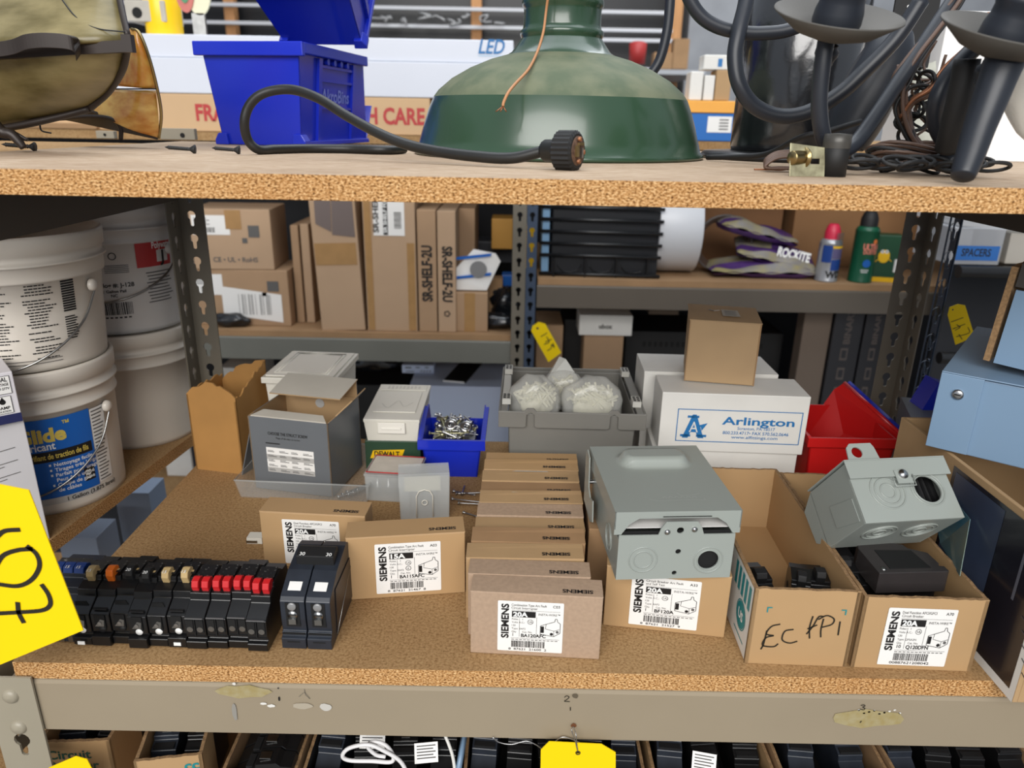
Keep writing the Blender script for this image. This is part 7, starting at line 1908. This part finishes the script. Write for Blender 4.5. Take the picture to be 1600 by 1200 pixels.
def ex_bin(p, W, H, F):
    g = mat('grey_brown_print', (84, 76, 72), .5)
    F2 = F @ Matrix.Translation((W * .62, H * .60, 0)) @ Matrix.Rotation(R(90), 4, 'Z'); p.text('BINARY', g, F2 @ Matrix.Translation((.09, 0, 0)), W * .22, width=.10, bold=.03)
    for k in range(6): p.rect(W * .36, H * .70 - .055 * k, W * .62, H * .70 - .055 * k + .034, g, F); p.rect(W * .41, H * .70 - .055 * k + .006, W * .57, H * .70 - .055 * k + .028, m_bin, F, .0004)
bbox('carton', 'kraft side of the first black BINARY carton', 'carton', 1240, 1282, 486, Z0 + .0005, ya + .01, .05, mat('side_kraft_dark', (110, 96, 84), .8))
for i, (a, b_) in enumerate(((1286, 1330), (1333, 1368), (1372, 1412))):
    bbox('carton', ('black retail carton printed BINARY, leftmost of the three', 'black retail carton printed BINARY, middle of the three', 'black retail carton printed BINARY, half behind the grey post')[i], 'carton', a, b_, 488, Z0 + .0005, ya, .25, m_bin, 'black retail cartons printed BINARY', extra=ex_bin)
bbox('blue_tray', 'blue tray edge visible just under the right shelf beam', 'tray', 1190, 1222, 484, Z0 + .47, ya + .06, .08, M_['blue'])
# left, below the brown cartons
def ex_vm(p, W, H, F): p.text('VersaMount - Large', M_['ink'], F, .016, W * .50, H * .52, align='c', bold=.03, width=.19); p.text('Ready to mount in rack', M_['greytext'], F, .007, W * .5, H * .46, align='c', width=.15)
t, W, H = bbox('mount_carton', 'pale blue white carton printed VersaMount - Large behind the blue screw bin', 'carton', 642, 800, 604, Z0 + .0005 - .10, ya + .0, .30, mat('pale_blue_card', (190, 200, 222), .5), extra=None)
p = MB(); ex_vm(p, W, H * .80, FR(-W / 2, 0, -.0008)); p.build('printing', t)
zt_ = Z0 - .0995 + H + .001
def ex_dev(p, W, H, F):
    p.rect(.003, .004, W - .003, H * .55, M_['paper'], F); 
    for k in range(4): p.rect(.008, H * (.42 - .1 * k), W * (.7 - .1 * (k % 2)), H * (.46 - .1 * k), M_['ink'], F, .0004)
b1_, W, H = bbox('device_box', 'small black retail box with a white panel lying on the pale carton', 'box', 690, 728, 598, zt_, ya + .03, .20, M_['blackm'], extra=ex_dev, yaw=-R(12))
def ex_pic(p, W, H, F):
    for x_, z_, w_, h_ in ((.2, .7, .2, .14), (.5, .74, .14, .1), (.78, .75, .12, .1), (.25, .25, .26, .08)): p.rect(W * (x_ - w_ / 2), H * (z_ - h_ / 2), W * (x_ + w_ / 2), H * (z_ + h_ / 2), M_['ink'], F)
    for k in range(4): p.stroke([(W * (.58 + .09 * k), H * .15), (W * (.63 + .09 * k), H * .42)], .002, M_['greytext'], F, smooth=False)
bbox('device_box', 'pale blue box with small product drawings under the left beam', 'box', 628, 678, 571, zt_ + .0, ya + .10, .06, mat('pale_blue_box', (196, 208, 232), .5), extra=ex_pic)
lump('black_bag', 'shiny black bag left of the box with small drawings', 'bag', 580, 590, ya + .12, .07, .04, .035, m_bb, 15, zt_)
bbox('dark_carton', 'dark carton carrying the shiny black bag', 'carton', 520, 636, 602, Z0 - .0995, ya + .10, .18, M_['blackm'])
bbox('white_box', 'pale box glimpsed between the left post and the white lidded tub', 'box', 352, 404, 575, Z0 - .0995, ya + .10, .18, M_['white'])
bbox('white_box', 'pale strip of carton at the far left behind the rear pail', 'box', 248, 290, 560, Z0 - .0995, ya + .05, .18, M_['white'])
tag(MB().box(-1.9, .2, RY + .0, RY + .6, Z0 - .12, Z0 - .10, M_['board']).build('shelf_board'), 'low board across the aisle under the pale mount carton', 'shelf board')

# ---- tags hanging on posts
def tagplate(name, label, pts_px, yd, hole, strokes, sw, m=M_['yellow'], lift=.0006, string=None):
    P = [D(x, y, yd) for x, y in pts_px]; c = sum(P, V3((0, 0, 0))) / len(P)
    t = thing(name, label, 'tag', c)
    poly = [(p.x - c.x, p.z - c.z) for p in P]
    hp = D(hole[0], hole[1], yd) - c if hole else None
    sz = (P[0] - P[1]).length
    b = MB(); hl = [[(hp.x + hole[2] * math.cos(R(a)), hp.z + hole[2] * math.sin(R(a))) for a in range(0, 360, 30)]] if hole else []
    b.prism(poly, 0, .0008, m, 'y', holes=hl); b.build('tag_card', t)
    if hole and hole[3]: 
        e = MB(); e.tube([(hp.x + hole[2] * 1.1 * math.cos(R(a)), -.0003, hp.z + hole[2] * 1.1 * math.sin(R(a))) for a in range(0, 360, 20)], hole[2] * .25, M_['ink'], 6, closed=True); e.build('eyelet', t)
    s_ = MB(); F = FR(0, 0, -lift)
    for st_ in strokes:
        q = [D(x, y, yd) - c for x, y in st_]; s_.stroke([(p.x, p.z) for p in q], sw, M_['marker'], F)
    if strokes: s_.build('handwriting', t)
    if string:
        w_ = MB(); w_.tube(curve([V3(D(x, y, yd + dy)) - c for x, y, dy in string], 5), .0004, M_['zinc'], 5); w_.build('tie_wire', t)
    return t
tagplate('shelf_tag', 'large yellow tag handwritten 107 at the lower left', [(-120, 800), (-60, 767), (0, 757), (45, 766), (130, 985), (-20, 1047), (-70, 1040)], -.040, None,
    [[(-4, 838), (8, 829), (32, 827)], [(-6, 884), (6, 867), (28, 859), (52, 857)], [(42, 852), (58, 866), (62, 885), (50, 905), (28, 915), (-4, 912)], [(-6, 958), (30, 956), (66, 953), (79, 944), (76, 928), (65, 912)], [(28, 940), (30, 957), (38, 973)]], .0034)
tagplate('shelf_tag', 'small yellow tag handwritten 143 on the blue post', [(830, 517), (832, 509), (842, 503), (852, 506), (877, 551), (857, 566)], RY - .012, (840, 513, .0035, False),
    [[(845, 526), (855, 520)], [(850, 538), (858, 534), (854, 526)], [(852, 534), (862, 530)], [(855, 548), (861, 544), (862, 538), (866, 543), (864, 536)]], .0022)
tagplate('shelf_tag', 'small yellow tag handwritten 147 behind the right post', [(1481, 492), (1484, 480), (1497, 475), (1508, 477), (1523, 526), (1493, 539)], .488, (1489, 484, .0013, False),
    [[(1486, 503), (1505, 496)], [(1492, 516), (1500, 511), (1494, 507)], [(1488, 514), (1508, 506)], [(1494, 526), (1514, 520), (1512, 511)], [(1498, 522), (1503, 530)]], .0009)
tagplate('shelf_tag', 'yellow tag hanging from the front beam in the middle', [(845, 1172), (858, 1159), (940, 1163), (962, 1176), (962, 1300), (843, 1300)], -.010, (903, 1176, .0016, True), [], .001, string=[(903, 1175, -.001), (901, 1160, -.001), (900, 1148, -.001), (896, 1136, .006), (893, 1140, -.001), (898, 1155, -.001), (902, 1172, -.001)])
tagplate('shelf_tag', 'yellow tag corner at the bottom left below the beam', [(76, 1200), (118, 1182), (136, 1187), (146, 1206), (146, 1290), (76, 1290)], -.012, None, [], .001)
w_ = MB(); w_.tube(curve([D(x, y, -.004) for x, y in ((770, 1152), (780, 1160), (800, 1163), (822, 1158), (838, 1164), (852, 1172), (866, 1160), (878, 1152), (890, 1154), (905, 1160))], 5), .0005, M_['zinc'], 5)
tag(w_.build('tie_wire'), 'thin bright wire trailing left of the middle yellow tag', 'wire')

# ---- right: drawers and organiser seen past the right post
yo = .95
c0_, c1_ = D(1490, 395, yo), D(1600, 395, yo)
xq_ = D(1482, 410, yo + .3).x
tag(MB().box(xq_, c0_.x + .4, yo, yo + .3, D(1540, 420, yo).z - .022, D(1540, 418, yo).z, M_['beam_d']).build('shelf_beam'), 'dark roller edged shelf under the clear organiser at the right', 'shelf')
for k, (ya_, yb_) in enumerate(((425, 455), (560, 585))):
    a = D(1520, ya_, yo - .02)
    b = MB(); b.cyl((c0_.x + .005, yo - .02, a.z), (c0_.x + .4, yo - .02, a.z), .012, .012, M_['black'], 20)
    tag(b.build('roller'), ('black roller bar just below the clear organiser at the right', 'black roller bar below tag 147')[k], 'roller')
xq_ = D(1486, 400, yo + .34).x
struct(MB().box(xq_, c0_.x + .9, yo + .32, yo + .34, -.6, .42, m_back).build('dark_right_backing'))  # added dark sheet standing in for the shade behind the organiser
zo = D(1540, 416, yo).z
og_ = thing('organiser', 'clear parts organiser with a blue tape label reading SPACERS', 'organiser', (c0_.x + .0, yo + .01, zo + .0006))
wo = D(1568, 395, yo).x - D(1488, 395, yo).x; ho = D(1540, 358, yo).z - zo
b = MB(); b.box(0, wo, 0, .14, 0, ho, mat('clear_organiser', (190, 192, 196), .25, alpha=.55)); b.build('case_body', og_, bevel=.002)
b = MB(); b.box(.006, wo * .42, .01, .06, ho * .5, ho * .92, M_['silver']); b.box(wo * .55, wo * .9, .01, .06, ho * .45, ho * .9, mat('dark_parts', (60, 62, 66), .4)); b.build('parts', og_)
b = MB(); F = FR(0, 0, -.0006); b.rect(wo * .08, ho * .12, wo * .95, ho * .52, mat('blue_tape', (40, 100, 170), .6), F); b.text('SPACERS', M_['ink'], F, ho * .20, wo * .5, ho * .24, align='c', z=.0003, width=wo * .58, bold=.02); b.build('tape_label', og_)
og2 = MB(); og2.box(0, .30, 0, .20, 0, .014, mat('clear_lid', (200, 200, 200), .2, alpha=.5)); tag(og2.build('plastic_cover', loc=(c0_.x + .012, yo + .02, zo + ho + .002), rot=(0, R(4), 0), bevel=.002), 'clear plastic cover lying on top of the organiser', 'cover')
bbox('clear_case', 'clear case with pale parts right of the organiser', 'case', 1575, 1640, 365, zo, yo + .03, .15, mat('pale_case', (176, 170, 160), .4))

# =============================================================== TOP SHELF ACROSS THE AISLE AND THE FAR ROOM
ZT = .3865
def ex_frag(p, W, H, F):
    p.text('FRAGILE  HANDLE WITH CARE', M_['red_ink'], F, .040, .20, H * .32, width=W - .22, bold=.03)
    for k in range(26): p.rect(.22 + k * .008, H - .014, .224 + k * .008, H - .010, M_['greytext'], F) if k < 12 else None
t, W, H = bbox('long_carton', 'long kraft carton printed FRAGILE HANDLE WITH CARE in red', 'carton', 60, 672, 148, ZT, Y0, .20, mat('pale_kraft', (206, 172, 132), .8, var=.06, scale=6), extra=None)
def xon(px, y_, z_):
    lo, hi = -4, 4
    for _ in range(40):
        q = (lo + hi) / 2
        if proj((q, y_, z_))[0] < px: lo = q
        else: hi = q
    return lo
p = MB(); F = frame((0, -.0008, H * .30), (1, 0, 0), (0, 0, 1)); X0 = t.location.x
zc_ = ZT + H * .5
a_ = xon(306, Y0, zc_) - X0; b_ = xon(664, Y0, zc_) - X0
p.text('FRAGILE HANDLE WITH CARE', M_['red_ink'], F, H * .42, a_, 0, width=b_ - a_, bold=.035)
p.build('printing', t)
z1_ = ZT + H + .001
m_ledc = mat('white_blue_card', (214, 218, 228), .5, var=.04, scale=3)
t, W, H = bbox('long_carton', 'long plain white carton between the kraft carton and the LED carton', 'carton', 120, 850, 94, z1_, Y0, .20, m_ledc)
z2_ = z1_ + H + .001
t, W, H = bbox('long_carton', 'long white carton printed LED in blue on top of the stack', 'carton', 120, 802, 57, z2_, Y0 + .006, .18, m_ledc)
p = MB(); p.text('LED', M_['blue_ink'], FR(W / 2 - .082, H * .42, -.001), .030, bold=.02, width=.062, shear=.25); p.rect(W / 2 - .082, H * .30, W / 2 - .022, H * .34, mat('pale_blue_line', (170, 200, 225), .5), FR(0, 0, -.001)); p.build('printing', t)
bbox('steel_bracket', 'grey slotted bracket standing on the board left of the upright blue bin', 'bracket', 250, 304, 201, UZ + .0004, .66 - .02, .01, M_['postl'], extra=lambda p, W, H, F: p.disc(W * .65, H * .4, H * .22, M_['void'], F), bevel=.0005)
bbox('steel_bracket', 'grey slotted bracket half hidden behind the amber shade', 'bracket', 150, 178, 205, UZ + .0004, .66 - .03, .01, M_['postl'], extra=lambda p, W, H, F: p.disc(W * .5, H * .5, H * .2, M_['void'], F), bevel=.0005)
bbox('carton', 'brown carton seen under the olive glass lantern', 'carton', 30, 150, 192, ZT, Y0 + .02 - .035, .02, kd)
# yellow container and coloured items top left
b = MB(); b.lathe([(0, 0), (.040, 0), (.042, .004), (.042, .10), (.028, .125), (.028, .20), (0, .20)], mat('bright_yellow_jug', (250, 205, 20), .35), n=32)
tag(b.build('yellow_jug', loc=(xon(262, Y0 + .05, z2_ + .05), Y0 + .05, z2_ + .0)), 'bright yellow jug standing on the white cartons at the upper left', 'jug') if False else None
ysh = Y0 + .10
cx_ = xon(262, ysh, z2_ + .05)
tag(b.build('yellow_jug', loc=(cx_, Y0 + .09, z2_ + H + .001)), 'bright yellow jug standing on the white cartons at the upper left', 'jug')
b = MB(); b.prism([(.030 * math.cos(R(a)), .055 * math.sin(R(a))) for a in range(0, 360, 15)], 0, .006, mat('cream_disc', (226, 222, 190), .4), 'y')
b.prism([(.022 * math.cos(R(a)) - .03, .050 * math.sin(R(a))) for a in range(0, 360, 15)], -.004, -.0002, mat('pink_ring', (196, 110, 100), .5), 'y')
b.prism([(.014 * math.cos(R(a)) - .03, .036 * math.sin(R(a)) + .006) for a in range(0, 360, 15)], -.006, -.0042, mat('green_disc', (80, 140, 100), .5), 'y')
b.box(-.02, .01, 0, .01, -.10, -.05, M_['steel'])
tag(b.build('sign_disc', loc=(xon(316, Y0 + .06, .62), Y0 + .055, z2_ + H + .101)), 'oval cream, pink and green discs on a stand beside the yellow jug', 'ornament')
bbox('grey_unit', 'pale grey perforated unit at the top left beside the lantern', 'fixture', 195, 258, 0, z2_ + H + .03, Y0 + .05, .10, mat('pale_stone', (186, 180, 168), .6, var=.15, scale=20), extra=lambda p, W, H, F: p.disc(W * .3, H * .4, .012, M_['void'], F))
bbox('grey_unit', 'slate case under the pale perforated unit', 'case', 190, 240, 22, z2_ + H + .0005, Y0 + .03, .08, mat('slate_case', (96, 104, 112), .5), extra=lambda p, W, H, F: p.rect(0, H * .93, W, H, M_['white_ink'], F)) if False else None
# right: white cartons on an orange tray on a blue carton
t, W, H = bbox('blue_carton', 'blue carton with a small white label right of the green lamp', 'carton', 1060, 1200, 178, ZT, Y0 - .008, .2, mat('blue_card', (24, 100, 176), .5), extra=None)
p = MB(); xx_ = xon(1104, Y0, ZT + .04) - t.location.x; F = FR(xx_, H * .32, -.001); p.rect(0, 0, .058, .036, M_['paper'], F)
for k in range(4): p.rect(.028, .006 + k * .007, .050, .009 + k * .007, M_['greytext'], F, .0004)
p.build('printing', t)
z3_ = ZT + H + .001
t, W, H = bbox('orange_tray', 'orange tray on the blue carton right of the green lamp', 'tray', 1052, 1200, 158, z3_, Y0 - .010, .22, mat('orange_wood', (240, 170, 70), .5, var=.1, scale=10))
z4_ = z3_ + H + .001
g_ = 'small white cartons on the orange tray'
t, W, H = bbox('small_carton', 'small white carton at the left on the orange tray', 'carton', 1078, 1098, 112, z4_, Y0 + .0, .05, M_['white'], g_); t, W, H = bbox('small_carton', 'small white carton in the middle on the orange tray', 'carton', 1100, 1116, 118, z4_, Y0 + .0, .05, M_['white'], g_)
t, W, H = bbox('small_carton', 'small kraft carton on the orange tray beside the white ones', 'carton', 1118, 1142, 110, z4_, Y0 + .0, .06, M_['kraft'], g_)
bbox('small_carton', 'white carton with a blue mark on top of the small cartons', 'carton', 1100, 1140, 86, z4_ + H + .001, Y0 + .004, .05, M_['white'], g_, extra=lambda p, W, H, F: p.rect(W * .55, H * .2, W * .72, H * .75, M_['blue_ink'], F))
b = MB(); b.lathe([(0, 0), (.05, 0), (.055, .12), (.03, .13), (0, .13)], mat('dull_red', (170, 50, 48), .5), n=24); c = D(995, 100, 4.6)
tag(b.build('red_can', loc=(c.x, 4.6, c.z)), 'dull red can on the far wall rack behind the green lamp', 'can')
for k, (px_, w_, h_) in enumerate(((1062, .10, .18), (1035, .12, .10))):
    c = D(px_, 108, 4.7); tag(MB().box(-w_ / 2, w_ / 2, 0, .1, 0, h_, kd).build('carton', loc=(c.x, 4.7, c.z), bevel=.004), ('brown carton on the far wall rack by the wood stud', 'smaller brown carton on the far wall rack near the lamp')[k], 'carton')
tag(MB().box(D(880, 112, 4.6).x, D(1100, 112, 4.6).x, 4.55, 5.599, D(990, 108, 4.6).z - .03, D(990, 108, 4.6).z - .002, mat('far_shelf', (170, 172, 176), .5)).build('shelf_board'), 'pale shelf on the far wall carrying the dull red can', 'shelf board')
b = MB(); rr_ = random.Random(8)
for k in range(9):
    x_, y_ = 590 + k * 24, 26 + (k % 3) * 5
    p_ = D(x_, y_, 5.30); b.tube(curve([p_ + V3((rr_.uniform(-.06, .06), 0, rr_.uniform(-.02, .03))) for _ in range(5)], 4), .008, M_['silver'], 6)
tag(b.build('foil_scrap'), 'crumpled silver foil strips along the far wall rail', 'foil', kind='stuff')
# =============================================================== LOWEST SHELF: CARTONS OF LOOSE BREAKERS
ZB = -.2995
def lowtray(label, px0, px1, ytop, yb_, L, m, yaw=0.0, seed=1, dz=0.0):
    # rim at height so that the front edge reads at ytop
    y_ = yb_; a, b_ = D(px0, ytop, y_), D(px1, ytop, y_)
    H = (a.z + b_.z) / 2 - ZB; W = b_.x - a.x
    t = thing('cardboard_tray', label, 'cardboard tray', ((a.x + b_.x) / 2, y_, ZB), yaw, 'trays of loose breakers on the lowest shelf')
    tray(t, W, L, H, m, seed=seed, th=.003).build('tray_body', t)
    return t, W, H
kt = M_['kraft_tan']
ltr = []
t, W, H = lowtray('kraft tray printed Circuit Breaker at the bottom left', 60, 168, 1158, .030, .14, kt, R(4), 3); ltr.append((t, W, .14, H))
p = MB(); F = FR(-W / 2, 0, -.0005); gk = mat('dark_green_ink', (40, 80, 66), .5)
p.text('Circuit', gk, F, .0095, .006, H - .020, bold=.02); p.text('Breaker', gk, F, .0095, .006, H - .033, bold=.02); p.text('Pole', gk, F, .0095, .006, H - .046, bold=.02); p.build('printing', t)
t, W, H = lowtray('kraft tray with a green printed side second from the bottom left', 212, 312, 1184, .012, .13, kt, R(10), 4); ltr.append((t, W, .13, H))
p = MB(); p.rect(-.045, H - .024, -.012, H - .004, gk, frame((W / 2 - .0036, 0, 0), (0, 1, 0), (0, 0, 1)) @ Matrix.Rotation(0, 4, 'Z')) if False else p.text('cc', M_['teal_ink'], FR(-W / 2, 0, -.0005), .010, W * .72, H - .016, bold=.03); p.build('printing', t)
t, W, H = lowtray('kraft tray packed with one long file of black breakers', 345, 462, 1206, .030, .20, M_['kraft_d'], R(0), 5); ltr.append((t, W, .20, H))
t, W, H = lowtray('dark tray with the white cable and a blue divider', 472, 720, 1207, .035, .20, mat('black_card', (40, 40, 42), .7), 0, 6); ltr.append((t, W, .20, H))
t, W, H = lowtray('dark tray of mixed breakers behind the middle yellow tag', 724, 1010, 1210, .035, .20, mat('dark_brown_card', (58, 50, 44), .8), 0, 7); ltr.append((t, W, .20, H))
t, W, H = lowtray('tray of breakers with a white sticker right of the middle yellow tag', 1020, 1215, 1212, .035, .20, kt, 0, 8); ltr.append((t, W, .20, H))
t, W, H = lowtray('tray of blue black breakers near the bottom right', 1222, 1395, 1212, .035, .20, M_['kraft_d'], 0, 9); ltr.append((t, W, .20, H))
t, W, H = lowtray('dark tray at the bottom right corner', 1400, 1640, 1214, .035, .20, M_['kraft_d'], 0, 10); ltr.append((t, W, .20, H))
rr_ = random.Random(77)
base = None
def lowbreaker(lab, loc, rot, W, m):
    t = thing('circuit_breaker', lab, 'circuit breaker', loc, rot, 'loose breakers on the lowest shelf')
    breaker_body(t, W, PROF1, m, parent=t)
    s_ = MB(); s_.box(-W / 2 + .002, W / 2 - .002, .018, .024, .0445, .0475, M_['blackm']); s_.box(-.004, .004, .030, .040, .0530, .0540, M_['greytext'] if rr_.random() < .5 else M_['steel']); s_.build('toggle', t)
    return t
labs = ['bottom left tray', 'tray with the green printed side', 'file tray', 'tray with the white cable', 'dark tray behind the middle yellow tag', 'tray right of the middle yellow tag', 'tray near the bottom right', 'tray at the bottom right corner']
for i, (t, W, L, H) in enumerate(ltr):
    Mx = Matrix.Translation(t.location) @ Matrix.Rotation(t.rotation_euler.z, 4, 'Z')
    n = max(2, int((W - .012) / .030)) if i != 2 else 1
    zt_ = H - .062 if i < 2 else H - .044
    bed = MB(); bed.box(-W / 2 + .0032, W / 2 - .0032, .0032, L - .0032, .0032, zt_ - .001, M_['void'])  # near-black block under the breakers paints the dark tray interior
    o = bed.build('dark_filler_block', t)
    if i == 2:
        for k in range(9):
            q = Mx @ V3((0, .010 + k * .020, zt_)); lowbreaker('black breaker in the %s, place %s' % (labs[i], 'near the front' if k < 3 else 'further back'), q + V3((-.030, 0, 0)), (0, 0, t.rotation_euler.z - R(90)), .0185, M_['black'])
    else:
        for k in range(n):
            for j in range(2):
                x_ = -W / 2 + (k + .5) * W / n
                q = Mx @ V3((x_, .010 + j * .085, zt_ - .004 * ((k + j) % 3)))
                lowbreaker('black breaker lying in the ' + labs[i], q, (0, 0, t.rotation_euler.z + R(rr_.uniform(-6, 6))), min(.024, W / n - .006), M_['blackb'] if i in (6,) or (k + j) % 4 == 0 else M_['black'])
# stickers, white cable, blue divider
def sticker(label, px, py, w_, h_, yd, rz, m=None):
    c = D(px, py, yd); b = MB(); F = Matrix.Rotation(rz, 4, 'Z') @ frame((0, 0, 0), (1, 0, 0), (0, .5, .86)); b.rect(-w_ / 2, -h_ / 2, w_ / 2, h_ / 2, M_['paper'], F)
    for k in range(5): b.rect(-w_ * .4, h_ * (.32 - .15 * k), w_ * (.4 - .1 * (k % 2)), h_ * (.37 - .15 * k), M_['ink'], F, .0003)
    return tag(b.build('sticker', loc=c, solid=.0003), label, 'sticker')
yfr = .034
sticker('white printed sticker above the white cable', 582, 1154, .024, .018, .058, 0)
sticker('white printed sticker to the right of the white cable loop', 666, 1176, .022, .018, .050, R(8))
sticker('white printed sticker in the tray right of the middle yellow tag', 1100, 1192, .022, .018, .046, R(-12))
b = MB(); P = [D(x, y, .030) for x, y in ((640, 1215), (625, 1190), (600, 1175), (575, 1166), (545, 1172), (534, 1185), (545, 1193), (580, 1195), (610, 1197), (612, 1186), (600, 1172), (582, 1168), (572, 1176), (585, 1190), (600, 1194))]
for i, q in enumerate(P): q.y += .0012 * i * .5
b.tube(curve(P, 6), .0019, mat('white_cable', (222, 220, 220), .4), 8)
tag(b.build('cable'), 'looped white cable on the breakers of the lowest shelf', 'cable')
b = MB(); b.tube(curve([D(695, 1148, .05), D(702, 1165, .045), D(708, 1185, .040), D(712, 1215, .035)], 5), .0016, mat('white_cable_b', (214, 212, 206), .4), 8)
tag(b.build('cable'), 'straight white cable beside the blue divider', 'cable')
b = MB(); a_, c_ = D(726, 1146, .06), D(714, 1215, .030); b.tube([a_, c_], .0030, M_['metalblue'], 4)
tag(b.build('blue_divider'), 'pale blue divider strip standing in the lowest shelf trays', 'divider')
